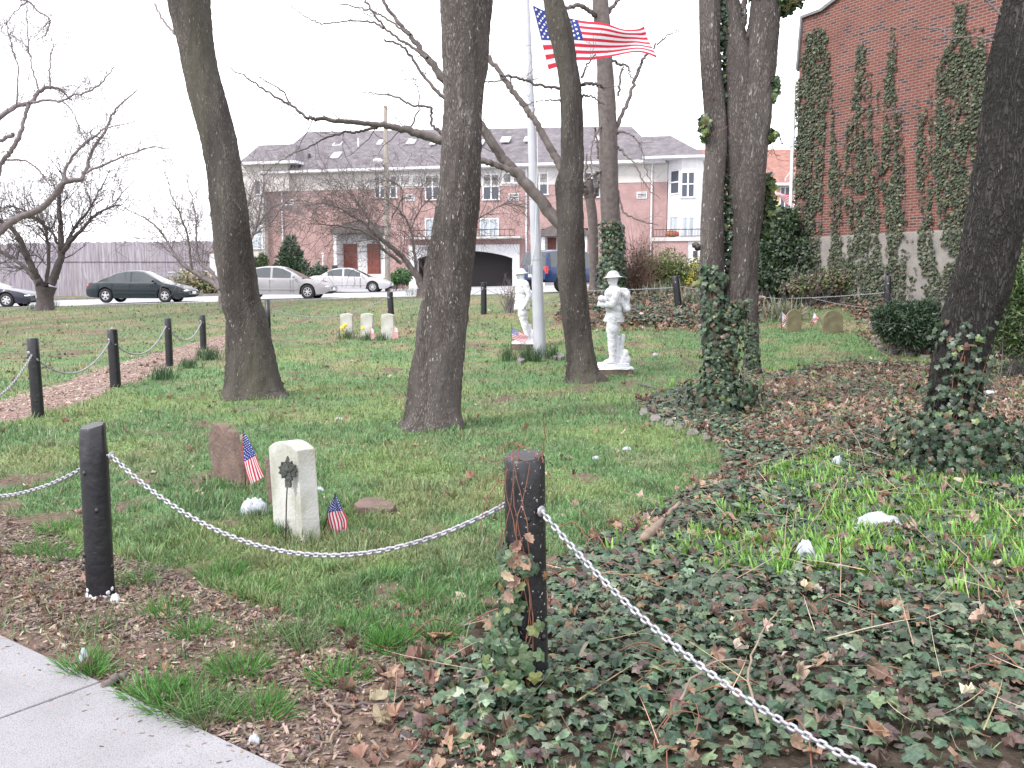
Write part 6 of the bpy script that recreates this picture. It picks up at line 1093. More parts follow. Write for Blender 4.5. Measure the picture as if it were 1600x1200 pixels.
MB().add(V, [(0, 1, 5, 4), (1, 2, 5), (2, 3, 4, 5), (3, 0, 4), (6, 7, 1, 0), (7, 8, 2, 1), (8, 9, 3, 2), (9, 6, 0, 3), (9, 8, 7, 6)]).build('roof', m_roof, TH)
def onroof(px, py):
    dx, dy, dz = ray(px, py); lo, hi = 40., 90.; n_ = Vector((ydep + ov, rz_ - ze - .1)); 
    for _ in range(40):
        m_ = (lo + hi) / 2; w_ = Vector((dx, dy, 0)) * (m_ / dy) ; y_ = (w_ - BO).dot(uy); z_ = EYE + dz * m_ / dy; zr = ze + .1 + (y_ + ov) / n_.x * n_.y
        if z_ > zr: lo = m_
        else: hi = m_
    return (Vector((dx, dy, 0)) * (lo / dy) - BO).dot(ux), (Vector((dx, dy, 0)) * (lo / dy) - BO).dot(uy), z_
ph = math.atan2(rz_ - ze - .1, ydep + ov)
for a, b, c, d_ in ((519, 221, 538, 229), (516, 239, 535, 248), (588, 220, 600, 227), (634, 218, 652, 226), (671, 220, 684, 227), (748, 220, 758, 227), (781, 215, 799, 223), (818, 215, 832, 222), (928, 214, 940, 221), (700, 219, 716, 226)):
    x0, y0, z0 = onroof(a, d_); x1, y1, z1 = onroof(c, b); T = Matrix.Translation((0, y0, z0)) @ Matrix.Rotation(ph, 4, 'X'); L_ = max(math.hypot(y1 - y0, z1 - z0), .5)
    mb = MB(); fr = .07; mb.box(x0, x0 + fr, 0, L_, .0, .09, T=T); mb.box(x1 - fr, x1, 0, L_, .0, .09, T=T); mb.box(x0 + fr, x1 - fr, 0, fr, .0, .09, T=T); mb.box(x0 + fr, x1 - fr, L_ - fr, L_, 0, .09, T=T); f = mb.build('skylight', m_wtrim, TH); MB().box(x0 + fr, x1 - fr, fr, L_ - fr, .01, .07, T=T).build('pane', m_sky_l, f)
x0, y0, z0 = onroof(560, 229); x1, y1, z1 = onroof(561, 217); MB().tube([(x0, y0, z0 - .1), (x0, y0, z0 + .6)], .06, 10).build('vent_pipe', m_wtrim, TH)
x0, y0, z0 = onroof(483, 247); MB().tube([(x0, y0, z0 - .1), (x0, y0, z0 + .3)], .11, 10).build('vent_pipe', m_dark, TH)
# left wing with its own small hipped roof
wx0, wx1 = bl(377, 300, -.5)[0], bl(456, 300, -.5)[0]; wz = bl(410, 253, -.5)[1]
MB().box(bl(412, 300, -.45)[0], xl + .8, -.45, -.01, GZ - .5, bl(430, 300)[1]).build('brick_pier', m_tbrick, TH)
MB().box(wx0, bl(412, 300, -.45)[0], -.5, 5, GZ - .5, wz).build('render_wall', m_cream, TH)
MB().box(bl(412, 300, -.5)[0] + .001, bl(456, 300)[0] - 0, -.42, -.04, bl(430, 300)[1] + .002, wz).build('upper_wall', m_cream, TH)
window(394, 352, 412, 388, 1, 2, m_curt, -.5); window(397, 281, 409, 303, 1, 1, m_glass, -.5)
def hip(x0, x1, y0, y1, z, pk, name, eave=.18):
    V = [(x0, y0, z), (x1, y0, z), (x1, y1, z), (x0, y1, z)] + [(p[0], p[1], p[2]) for p in pk] + [(x0, y0, z - eave), (x1, y0, z - eave), (x1, y1, z - eave), (x0, y1, z - eave)]
    n = len(pk); a, b = (4, 4) if n == 1 else (4, 5); k = 4 + n; Fq = [(0, 1, b, a) if n == 2 else (0, 1, 4), (1, 2, b), ((2, 3, a, b) if n == 2 else (2, 3, 4)), (3, 0, a)]
    MB().add(V[:4 + n], [tuple(dict.fromkeys(f)) for f in Fq]).build(name, m_roof, TH); MB().add(V, [(k, k + 1, 1, 0), (k + 1, k + 2, 2, 1), (k + 2, k + 3, 3, 2), (k + 3, k, 0, 3), (k + 3, k + 2, k + 1, k)]).build('fascia', m_wtrim, TH)
zz = bl(410, 252, -1)[1]; hip(bl(374, 250, -1)[0], bl(462, 250, -1)[0], -1.0, 4.0, zz, [(bl(405, 227, 1.5)[0], 1.5, bl(405, 227, 1.5)[1]), (bl(462, 231, 1.5)[0], 1.5, bl(405, 227, 1.5)[1])], 'wing_roof')
# right wing: tall white bay, balcony, garage
bx0, bx1 = bl(1042, 300, -.9)[0], bl(1088, 300, -.9)[0]; bz1 = bl(1060, 243, -.9)[1]; cham = (bx0 + .9)
MB().prism([(bx0, -.02), (bx0 + .9, -.9), (bx1, -.9), (bx1 + .3, -.02), (bx1 + .3, 5), (bx0, 5)], GZ - .5, bz1, 'z').build('white_bay', m_wtrim, TH)
for a, b, c, d_, nx_ in ((1064, 268, 1086, 307, 2), (1065, 338, 1086, 368, 2)): window(a, b, c, d_, nx_, 2 if b < 300 else 1, m_curt if b > 300 else m_glass, -.9)
def side_window(z_a, z_b, glass, rows):
    p0 = Vector((bx0, -.02, 0)); p1 = Vector((bx0 + .9, -.9, 0)); d = (p1 - p0).normalized(); n_ = Vector((d.y, -d.x, 0)); T = Matrix(((d.x, -n_.x, 0, p0.x), (d.y, -n_.y, 0, p0.y), (0, 0, 1, 0), (0, 0, 0, 1))); L_ = (p1 - p0).length; z0 = bl(1050, z_b)[1]; z1 = bl(1050, z_a)[1]; mb = MB(); a, b = .25, L_ - .15
    mb.box(a, a + .08, -.06, .02, z0, z1, T=T); mb.box(b - .08, b, -.06, .02, z0, z1, T=T); mb.box(a + .08, b - .08, -.06, .02, z1 - .08, z1, T=T); mb.box(a + .08, b - .08, -.06, .02, z0, z0 + .08, T=T)
    if rows > 1: mb.box(a + .08, b - .08, -.05, .02, (z0 + z1) / 2 - .04, (z0 + z1) / 2 + .04, T=T)
    f = mb.build('window', m_wtrim, TH); MB().box(a + .02, b - .02, -.03, -.008, z0 + .02, z1 - .02, T=T).build('pane', glass, f)
side_window(267, 305, m_glass, 2); side_window(338, 368, m_curt, 1)
zz = bl(1050, 243, -1.4)[1]; hip(bl(1004, 245, -1.4)[0], bl(1103, 245, -1.4)[0], -1.4, 5.5, zz, [(bl(1003, 215, 2)[0], 2.0, bl(1045, 212, 2)[1]), (bl(1048, 212, 2)[0], 2.0, bl(1045, 212, 2)[1])], 'wing_roof', .14)
q0, q1, z0, z1 = rect(1021, 377, 1097, 445, -1.6); zt = bl(1040, 371, -1.6)[1]; mb = MB(); mb.box(q0, bl(1074, 380, -1.6)[0], -1.6, -.95, GZ - .5, z1); mb.box(bl(1074, 380, -1.6)[0], q1 + 2, -1.6, -.95, bl(1080, 377, -1.6)[1], z1); mb.build('garage_brick', m_tbrick, TH)
MB().box(q0 - .1, q1 + 2.1, -1.7, -.93, z1 + .002, zt).build('balcony_slab', m_cream, TH); MB().box(bl(1074, 380, -1.6)[0] + .002, q1 + 2, -1.5, -.96, GZ - .5, bl(1080, 377, -1.6)[1] - .002).build('white_garage_wall', m_wtrim, TH)
rail(q0, q1 + 2, -1.65, zt, bl(1040, 358, -1.6)[1], n=26); MB().box(bl(1083, 395, -1.6)[0], bl(1083, 395, -1.6)[0] + .25, -1.62, -1.50, bl(1083, 402, -1.6)[1], bl(1083, 392, -1.6)[1]).build('house_lamp', m_blackmetal, TH)
def at_house(px, py, d): x_, z_ = bl(px, py, d); return BO + ux * x_ + uy * d + Vector((0, 0, z_))
p_ = at_house(1050, 371, -1.4); o = MB().ell((0, 0, .22), (.45, .18, .22), 16, 10).build('flower_box', M('red_flowers', (.55, .03, .05), (.1, .2, .05), 9, .7, .8, 20), None, True); o.location = p_; tag(o, 'box of red flowers on the balcony of the white bay', 'flower box')
p_ = at_house(523, 416, -.3); t = thing('mailbox', 'dark mailbox on a white post beside the red front doors', 'mailbox', (p_.x, p_.y, road_z(p_.x, p_.y))); MB().box(-.18, .18, -.15, .15, 1.1, 1.5).build('box', m_blackmetal, t, bevel=.03); MB().box(-.06, .06, -.06, .06, 0, 1.1).build('stand', m_wtrim, t)
p_ = at_house(505, 430, -3.); t = thing('sign_post', 'thin white post standing beside the low hedge before the brick wall', 'post', (p_.x, p_.y, float(road_z(p_.x, p_.y)))); MB().tube([(0, 0, 0), (0, 0, 2.1)], .05, 10).build('shaft', m_wtrim, t); MB().box(-.07, .07, -.03, .03, 2.1, 2.3).build('cap', m_wtrim, t)
# ------------------------------------------------------------------ yellow house behind
def yellow_house():
    Y0 = 72.; m_sid = M('yellow_siding', (.55, .44, .24), (.48, .38, .20), 1, .8); m_rr = shingle('red_shingle', (.30, .155, .13), (.24, .115, .095)); a = P(1086, 290, Y0); b = P(1330, 290, Y0); ze_ = P(1200, 288, Y0).z; zr = P(1200, 232, Y0 + 4).z
    t = thing('yellow_house', 'yellow sided house with a faded red roof, glimpsed beside the brick building', 'building', (0, Y0, 0)); mb = MB(); z = 1.0; mb.box(a.x, b.x, 0, 9, z, ze_)
    while z < ze_ - .3: mb.box(a.x - .01, b.x + .01, -.03, -.001, z + .03, z + .24); z += .25
    mb.build('siding', m_sid, t); V = [(a.x - .3, -.5, ze_), (b.x, -.5, ze_), (b.x, 9.5, ze_), (a.x - .3, 9.5, ze_), (a.x - .3, 4.5, zr), (b.x, 4.5, zr)]; MB().add(V, [(0, 1, 5, 4), (2, 3, 4, 5), (3, 0, 4), (1, 2, 5), (3, 2, 1, 0)]).build('roof', m_rr, t)
    MB().box(a.x - .35, b.x, -.62, -.502, ze_ - .14, ze_ + .06).build('gutter', m_wtrim, t)
    for px in (1228, 1260): q_ = P(px, 310, Y0); w1 = MB().box(q_.x - .5, q_.x + .5, -.08, -.035, q_.z - .9, q_.z + .9).build('window', m_wtrim, t); MB().box(q_.x - .4, q_.x + .4, -.10, -.082, q_.z - .8, q_.z + .8).build('pane', m_glass, w1)
    q_ = P(1226, 300, Y0); MB().tube([(q_.x, -.1, 1.1), (q_.x, -.1, q_.z + 1), (q_.x + .3, -.5, q_.z + 1.5)], .05, 8).build('downspout', m_wtrim, t)
yellow_house()
def far_flag():
    Yf = 40.; o0 = P(1198, 292, Yf); b = P(1196, 455, Yf); t = thing('flag', 'second stars and stripes hanging between the clump and the brick building', 'flag', o0)
    S = pxsurf([(1198, 290), (1212, 298), (1225, 303), (1245, 303)], [(1198, 312), (1215, 306), (1230, 318), (1246, 326)], Yf, o0, lambda u, v: .1 * math.sin(7 * u + 3 * v), .1); flag(t, S, 'cloth', 30, .33, .03); MB().tube([(-.03, 0, b.z - o0.z), (-.03, 0, .3)], .03, 8).build('pole', m_wtrim, t)
far_flag()
# ------------------------------------------------------------------ the ivy clad brick building
m_rbrick = brick_mat('red_brick', (.165, .045, .034), (.122, .038, .031), (.205, .145, .125), mort=.012, dark=(.048, .030, .040))
m_rend = M('foundation_render', (.24, .22, .205), (.185, .17, .16), 3, .9, .4, 25, c3=(.18, .16, .14), s3=(2, .55, .75))
wc = P(1238, 440, 25.5); wd_ = Vector((.483, -.8757, 0)).normalized(); wn_ = Vector((-wd_.y, wd_.x, 0))      # along the wall towards the viewer; wn_ points into the building
wang = math.atan2(wd_.y, wd_.x); WB = thing('brick_building', 'tall dark red brick building with grey rendered foundation, its side hung with ivy', 'building', (wc.x, wc.y, 0), wang)
WL = 26.; zb0 = 2.72; ztop = P(1255, 30, 25.2).z; zside = P(1238, 112, 25.5).z; cut = .45
# local frame: x along, y into the building (rotation keeps y = left of x)
def wl(px, py, d=0.):
    dx, dy, dz = ray(px, py); o_ = wc + wn_ * d; t_ = Vector((o_.x, o_.y, 0)).dot(wn_) / Vector((dx, dy, 0)).dot(wn_); p = Vector((dx * t_, dy * t_, EYE + dz * t_)); return (p - wc).dot(wd_), p.z
rk = [wl(1256, 29), wl(1286, 18), wl(1320, -8)]; sl = (rk[2][1] - rk[1][1]) / (rk[2][0] - rk[1][0]); AP = 9.; rk += [(AP, rk[2][1] + sl * (AP - rk[2][0])), (WL, rk[2][1] + sl * (AP - rk[2][0]) - sl * .6 * (WL - AP))]
MB().prism([(0, zb0), (WL, zb0)] + rk[::-1] + [(0, zside)], 0, 9, 'y').build('brick_wall', m_rbrick, WB)
MB().box(-.04, WL, -.05, 9, -.5, zb0 - .002).build('foundation', m_rend, WB, bevel=.02)
mb = MB(); _q = [(0, zside)] + rk
for (xa, za), (xb, zb_) in zip(_q[:-1], _q[1:]): mb.prism([(xa, za + .002), (xb, zb_ + .002), (xb - .06, zb_ + .07), (xa - .06, za + .07)], -.08, .3, 'y')
mb.build('coping', M('lead_trim', (.16, .155, .16), (.12, .115, .12), 5, .6), WB)
MB().tube([(-.10, -.05, zside - .1), (-.10, -.05, .3)], .05, 10).build('downspout', m_wtrim, WB)
def wall_ivy(pts, label, seed, dens=620, s=(.045, .075)):
    """a hanging strand: (y, left edge, right edge) in the photo, on the wall"""
    rs = np.random.default_rng(seed); rows = []
    for yy, l, r in pts: a, z = wl(l, yy); b, z2 = wl(r, yy); rows.append(((z + z2) / 2, a, b))
    rows.sort(); R_ = np.array(rows); z0, z1 = R_[0, 0], R_[-1, 0]; wmax = (R_[:, 2] - R_[:, 1]).max(); n = int((z1 - z0) * wmax * dens * 1.25); z = rs.uniform(z0, z1, n); l = np.interp(z, R_[:, 0], R_[:, 1]); r = np.interp(z, R_[:, 0], R_[:, 2]); u = rs.random(n); keep = rs.random(n) < (r - l) / wmax * 1.05
    x = l + (r - l) * u + .05 * (vnoise(z, u * 3, .35, seed % 40) - .5) + rs.normal(0, .025, n); fray = (vnoise(x, z * .35, .09, 7 + seed % 20) > .16 + .25 * np.abs(u - .5)) | (u > .25) & (u < .75); k = keep & fray & (vnoise(x, z, .22, 3 + seed % 30) > .20) & ((vnoise(x, z * .12, .085, 11 + seed % 9) > (.22 if seed in (1, 6) else .36)) | (rs.random(n) < .18) | (z < z0 + .9)); x = x[k]; z = z[k]; n = len(x)
    org = Vector((float(np.median(x)), 0, float(z0))); wo_ = wc + wd_ * org.x; t = thing('wall_ivy', label, 'ivy', (wo_.x, wo_.y, org.z), wang, 'ivy strands on the brick building')
    thick = .012 + .050 * rs.random(n) * (.3 + vnoise(x, z, .5, 5)); pos = np.stack([x - org.x, -thick - .01 - .05 * (z < zb0), z - org.z], 1); nr = np.stack([rs.normal(0, .45, n), -1 + 0 * x, .35 + rs.normal(0, .4, n)], 1)
    scatter('leaves', IVY_V, IVY_F, pos, rot_to(nr, PI + rs.normal(0, .6, n), np.tile([[0, 0, 1.]], (n, 1))), rs.uniform(*s, n), m_wivy, pick(n, [(.045, .058, .035), (.070, .085, .052), (.110, .122, .086), (.022, .030, .020), (.11, .085, .055)], [5, 4, 1.6, 2.6, 1], .22), t)
    wd = Wood()
    for q in range(max(2, int(wmax * 3))):
        zz = np.linspace(z0, z0 + (z1 - z0) * rs.uniform(.7, 1), 24); uu = rs.random(); xx = np.interp(zz, R_[:, 0], R_[:, 1]) * (1 - uu) + np.interp(zz, R_[:, 0], R_[:, 2]) * uu + .03 * np.sin(zz * 4 + q); wd.twig(np.stack([xx - org.x, np.full(24, -.035), zz - org.z], 1), .006, .003, 4)
    wd.build('stems', m_bark_far, t)
wall_ivy([(45, 1262, 1290), (90, 1252, 1296), (120, 1246, 1298), (200, 1243, 1290), (300, 1241, 1287), (380, 1240, 1283), (440, 1240, 1290)], 'widest dense ivy curtain at the far corner of the brick building', 1)
wall_ivy([(120, 1297, 1301), (220, 1300, 1304), (260, 1298, 1312), (300, 1297, 1314), (370, 1300, 1318), (440, 1298, 1330)], 'thin ivy strand just right of the far corner curtain', 2)
wall_ivy([(65, 1344, 1350), (100, 1336, 1358), (150, 1334, 1362), (210, 1322, 1366), (300, 1320, 1368), (380, 1330, 1376), (470, 1322, 1388)], 'broad ivy column below the twig, second curtain from the far corner', 3)
wall_ivy([(50, 1395, 1398), (90, 1390, 1402), (140, 1384, 1400), (200, 1381, 1404), (260, 1376, 1408), (330, 1384, 1408), (400, 1390, 1410), (470, 1388, 1412)], 'narrow pointed ivy column in the middle of the brick wall', 4)
wall_ivy([(150, 1452, 1455), (220, 1432, 1445), (270, 1434, 1456), (330, 1440, 1456), (400, 1440, 1462), (440, 1448, 1474), (478, 1450, 1480)], 'tapering ivy strand reaching down over the grey foundation', 5)
wall_ivy([(5, 1492, 1508), (50, 1490, 1510), (90, 1472, 1530), (140, 1464, 1530), (200, 1462, 1524), (260, 1460, 1524), (320, 1466, 1518), (380, 1476, 1508), (415, 1480, 1500), (470, 1474, 1484)], 'ivy mass nearest the rough leaning tree, forking upward', 6)
wall_ivy([(40, 1534, 1537), (80, 1528, 1542), (120, 1526, 1546), (160, 1518, 1540), (220, 1515, 1528)], 'slanting ivy spray touching the rough leaning tree', 7)
wall_ivy([(370, 1416, 1419), (410, 1412, 1420), (460, 1408, 1416), (480, 1405, 1416)], 'very thin ivy runner on the bare grey foundation', 8)
wall_ivy([(330, 1590, 1640), (400, 1580, 1640), (480, 1570, 1640)], 'ivy on the foundation right of the rough leaning tree', 9)

# ------------------------------------------------------------------ wooden fence beyond the road
def board_fence():
    Y0 = 56.; a = P(-300, 400, Y0); b = P(352, 400, Y0); t = thing('wooden_fence', 'tall weathered grey board fence along the far side of the road', 'fence', (a.x, Y0, 0)); rs = np.random.default_rng(4); m_ = M('grey_boards', (.33, .30, .335), (.21, .185, .215), 2.5, .9, .4, 30, stretch=(4, 4, .35), attr=True, c3=(.44, .42, .45), s3=(2.2, .60, .74)); V = []; F_ = []; cl = []; x = 0; n = 0; W_ = b.x - a.x
    while x < W_:
        w_ = rs.uniform(.14, .17); zt = P(150, 379, Y0).z + rs.normal(0, .025) + .25 * (x / W_ - .6); zb = float(road_z(a.x + x, Y0)) - .1; y_ = rs.normal(0, .006); c_ = rs.uniform(.85, 1.08)
        for (x0, x1, y0, y1, z0, z1) in ((x, x + w_ - .003, y_, y_ + .02, zb, zt),): V += [(xx, yy, zz) for zz in (z0, z1) for yy in (y0, y1) for xx in (x0, x1)]; F_ += [[q + n for q in f] for f in ((0, 2, 3, 1), (4, 5, 7, 6), (0, 1, 5, 4), (2, 6, 7, 3), (0, 4, 6, 2), (1, 3, 7, 5))]; n += 8; cl += [(c_, c_, c_ * rs.uniform(.97, 1.05))] * 8
        x += w_
    mesh_np('boards', np.array(V), np.array(F_), m_, t, cols=np.array(cl)); mb = MB()
    for zz in (1.2, 2.25, 3.4): mb.box(0, W_, .022, .10, zz, zz + .09)
    mb.build('rails', m_bark_far, t); MB().box(0, W_, -.035, -.006, P(150, 409, Y0).z - .02, P(150, 409, Y0).z + .0).build('batten', m_, t)
    for k in range(0, int(W_), 3): MB().box(k, k + .1, .102, .2, .4, 3.8).build('post', m_bark_far, t)
    p_ = P(336, 400, Y0 - .6); t2 = thing('gate_pier', 'short brick gate pier with white face at the end of the board fence', 'pier', (p_.x, p_.y, .6)); MB().box(-.25, .25, -.25, .25, 0, P(336, 396, Y0).z - .6).build('shaft', m_wtrim, t2, bevel=.02); MB().box(-.3, .3, -.3, .3, P(336, 396, Y0).z - .598, P(336, 391, Y0).z - .6).build('cap', m_tbrick, t2, bevel=.02)
board_fence()
def guard_rail():
    Y0 = 54.; mb = MB(); pts = [P(a, b, Y0) for a, b in ((262, 426), (300, 425), (335, 424))]; o0 = Vector((pts[0].x, Y0, float(road_z(pts[0].x, Y0)))); t = thing('pipe_rail', 'low grey pipe rail before the end of the board fence', 'rail', o0); mb.tube([p - o0 for p in pts], .04, 8); mb.build('rail', m_chain, t)
    for p in pts: MB().tube([(p.x - o0.x, 0, -.1), (p.x - o0.x, 0, p.z - o0.z)], .035, 8).build('leg', m_chain, t)
guard_rail()
def utility_pole():
    b = P(606, 452, 55.); top = P(602, 165, 55.); z = float(road_z(b.x, b.y)); t = thing('utility_pole', 'tall weathered wooden utility pole with a lamp, before the town house', 'utility pole', (b.x, b.y, z)); MB().tube([(0, 0, -.2), (0, 0, 0), ((top.x - b.x) * .5, 0, (top.z - z) * .5), (top.x - b.x, 0, top.z - z)], [.17, .17, .15, .12], 14).build('shaft', M('pole_wood', (.24, .215, .19), (.18, .16, .14), 5, .9, .4, 30, stretch=(3, 3, .4)), t, True)
    l = P(590, 251, 54.6) - Vector((b.x, b.y, z)); q = P(601, 262, 55.) - Vector((b.x, b.y, z)); MB().tube([q, (q + l) / 2 + Vector((0, 0, .1)), l], .035, 8).build('lamp_arm', m_chain, t, True); MB().ell(l, (.30, .17, .14), 14, 9).build('lamp_head', m_wtrim, t, True)
utility_pole()
# ------------------------------------------------------------------ shrubs
GR = {'dark': [(.022, .045, .022), (.035, .065, .030), (.055, .09, .04)], 'fresh': [(.15, .22, .055), (.20, .26, .07), (.09, .14, .045)], 'yellow': [(.55, .42, .03), (.30, .30, .05)], 'brown': [(.16, .10, .085), (.11, .07, .055), (.22, .16, .10)], 'mid': [(.055, .10, .035), (.08, .14, .05), (.12, .17, .06)], 'jun': [(.028, .060, .032), (.045, .085, .045), (.07, .11, .06)]}
def shrub(name, label, blobs, Y, cols, n, s, seed, cat='shrub', stems=30, dep=.8, leaf='oval', tw=(.4, .9), fill=.45, stem_mat=None):
    """blobs: (x, y, half width, half height) in the photo"""
    rs = np.random.default_rng(seed); c0 = P(blobs[0][0], max(b[1] + b[3] for b in blobs), Y); z = hz(c0.x, Y) if Y < 39 else float(road_z(c0.x, Y)); t = thing(name, label, cat, (c0.x, Y, z)); off = np.array([c0.x, Y, z]); A = []; ar = np.array([b[2] * b[3] for b in blobs], float); ar /= ar.sum()
    for (a, b, rx, ry), f in zip(blobs, ar):
        c = np.array(P(a, b, Y)) - off; rr = np.array([rx * Y / F, dep * min(rx, ry * 1.4) * Y / F, ry * Y / F]); m_ = int(n * f); d = rs.normal(0, 1, (m_, 3)); d /= np.linalg.norm(d, axis=1, keepdims=True); lump = .72 + .55 * vnoise(d[:, 0] * 2.2 + d[:, 1], d[:, 2] * 2.2 - d[:, 1], 1., seed % 60); rad = rs.random(m_) ** fill * lump
        pos = c + d * rad[:, None] * rr; pos[:, 2] = np.maximum(pos[:, 2], .03); A.append((pos, rot_to(d + rs.normal(0, .7, (m_, 3)) + [0, 0, .3], rs.uniform(0, 6.28, m_)), rs.uniform(*s, m_), pick(m_, cols, None, .2)))
    tv, tf = {'oval': (OVAL_V, OVAL_F), 'ivy': (IVY_V, IVY_F), 'blade': (BLADE_V, BLADE_F)}[leaf]; sz = np.concatenate([a[2] for a in A]); sz = np.stack([sz * .35, sz, sz], 1) if leaf == 'blade' else sz
    if n: scatter('foliage', tv, tf, np.concatenate([a[0] for a in A]), np.concatenate([a[1] for a in A]), sz, m_leafy, np.concatenate([a[3] for a in A]), t)
    wd = Wood()
    for k in range(stems):
        a, b, rx, ry = blobs[rs.integers(len(blobs))]; c = np.array(P(a, b, Y)) - off; x0 = c[0] + rs.normal(0, .35) * rx * Y / F; tgt = c + rs.normal(0, .5, 3) * np.array([rx, rx * dep, ry]) * Y / F; base = np.array([x0, rs.normal(0, .1), -.05]); d = tgt - base; L_ = max(np.linalg.norm(d), .3) * rs.uniform(.9, 1.3); grow(wd, base, d / L_ + [0, 0, .3], L_, .012 if Y > 20 else .008, 1 if n else 2, rs, .03, .25, (2, 4), 4)
    wd.build('stems', stem_mat or m_twig, t); return t
shrub('shrub', 'fresh green spring shrub behind the right hand soldier, before the town house', [(1040, 415, 38, 28), (1010, 425, 26, 22), (1065, 430, 30, 26), (1030, 440, 40, 18)], 29., GR['fresh'], 6500, (.05, .10), 11, fill=.6, stems=60)
shrub('forsythia', 'small yellow flowering shrub against the left of the ivy clump', [(1090, 420, 14, 20), (1084, 440, 14, 16)], 28.6, GR['yellow'] + GR['fresh'][:1], 1700, (.04, .09), 12, stems=24)
shrub('shrub', 'brown twiggy leafless shrub beside the ivy sleeved trunk', [(990, 425, 24, 40), (980, 440, 20, 30), (1005, 400, 22, 30)], 28., GR['brown'] + GR['fresh'][2:], 1500, (.04, .08), 13, stems=150, stem_mat=M('red_twigs', (.22, .13, .11), (.15, .09, .08), 9, .9))
shrub('rhododendron', 'tall dark evergreen shrub filling the corner of the brick building', [(1222, 345, 26, 24), (1215, 385, 34, 40), (1255, 400, 40, 45), (1235, 430, 60, 34), (1195, 400, 20, 50)], 25.2, GR['dark'], 15000, (.09, .15), 14, fill=.35)
shrub('shrub', 'low brown and green scrub at the foot of the brick wall', [(1310, 440, 50, 26), (1260, 452, 50, 22), (1350, 455, 36, 22)], 24., GR['mid'] + GR['brown'], 5200, (.06, .10), 15, stems=80)
shrub('juniper', 'low spreading dark juniper between the brick wall and rough leaning tree', [(1420, 505, 48, 34), (1395, 495, 30, 24), (1450, 515, 34, 28), (1440, 490, 34, 22)], 17.3, GR['jun'], 15000, (.05, .10), 16, leaf='blade', fill=.35, dep=1.)
shrub('yew', 'soft green shrub right of the rough leaning tree at the frame edge', [(1600, 470, 44, 60), (1640, 440, 50, 60), (1590, 520, 40, 36), (1660, 520, 60, 50)], 14.5, GR['mid'], 17000, (.05, .10), 17, leaf='blade', fill=.4, dep=.9)
shrub('arching_shrub', 'dull green brambly shrub high up beside the grey foundation at the frame edge', [(1620, 400, 46, 44), (1660, 380, 50, 60)], 18., GR['mid'] + GR['brown'][:1], 5000, (.06, .11), 18, stems=50)
shrub('conifer', 'pointed dark conifer against the pink brick wall behind the silver sedan', [(453, 385, 8, 16), (454, 402, 16, 16), (455, 418, 22, 16)], 58., GR['jun'], 4200, (.16, .32), 19, leaf='blade', cat='conifer')
shrub('conifer', 'narrow dwarf conifer left of the pointed one', [(411, 410, 6, 13), (400, 414, 5, 10)], 58., GR['mid'], 1200, (.14, .25), 20, leaf='blade', cat='conifer')
shrub('hedge_bush', 'small dark bush beside the white post at the brick wall', [(498, 424, 14, 10), (486, 432, 20, 8)], 57., GR['jun'], 1500, (.14, .24), 21)
shrub('hedge_bush', 'bright rounded green bush right of the utility pole', [(628, 432, 17, 13), (615, 436, 12, 9)], 56., [(.05, .13, .035), (.08, .18, .05)], 2600, (.12, .22), 22)
shrub('shrub', 'straw coloured scrub behind the crouching limb at the board fence end', [(305, 440, 34, 18), (335, 448, 22, 14)], 52.8, GR['fresh'][2:] + [(.30, .25, .13), (.24, .20, .11)], 1600, (.14, .25), 23)
shrub('flowering_bush', 'small leafless bush with pale buds left of the left hand soldier', [(797, 458, 12, 10)], G(797, 488).y, [(.7, .66, .62)], 170, (.03, .05), 24, stems=34)
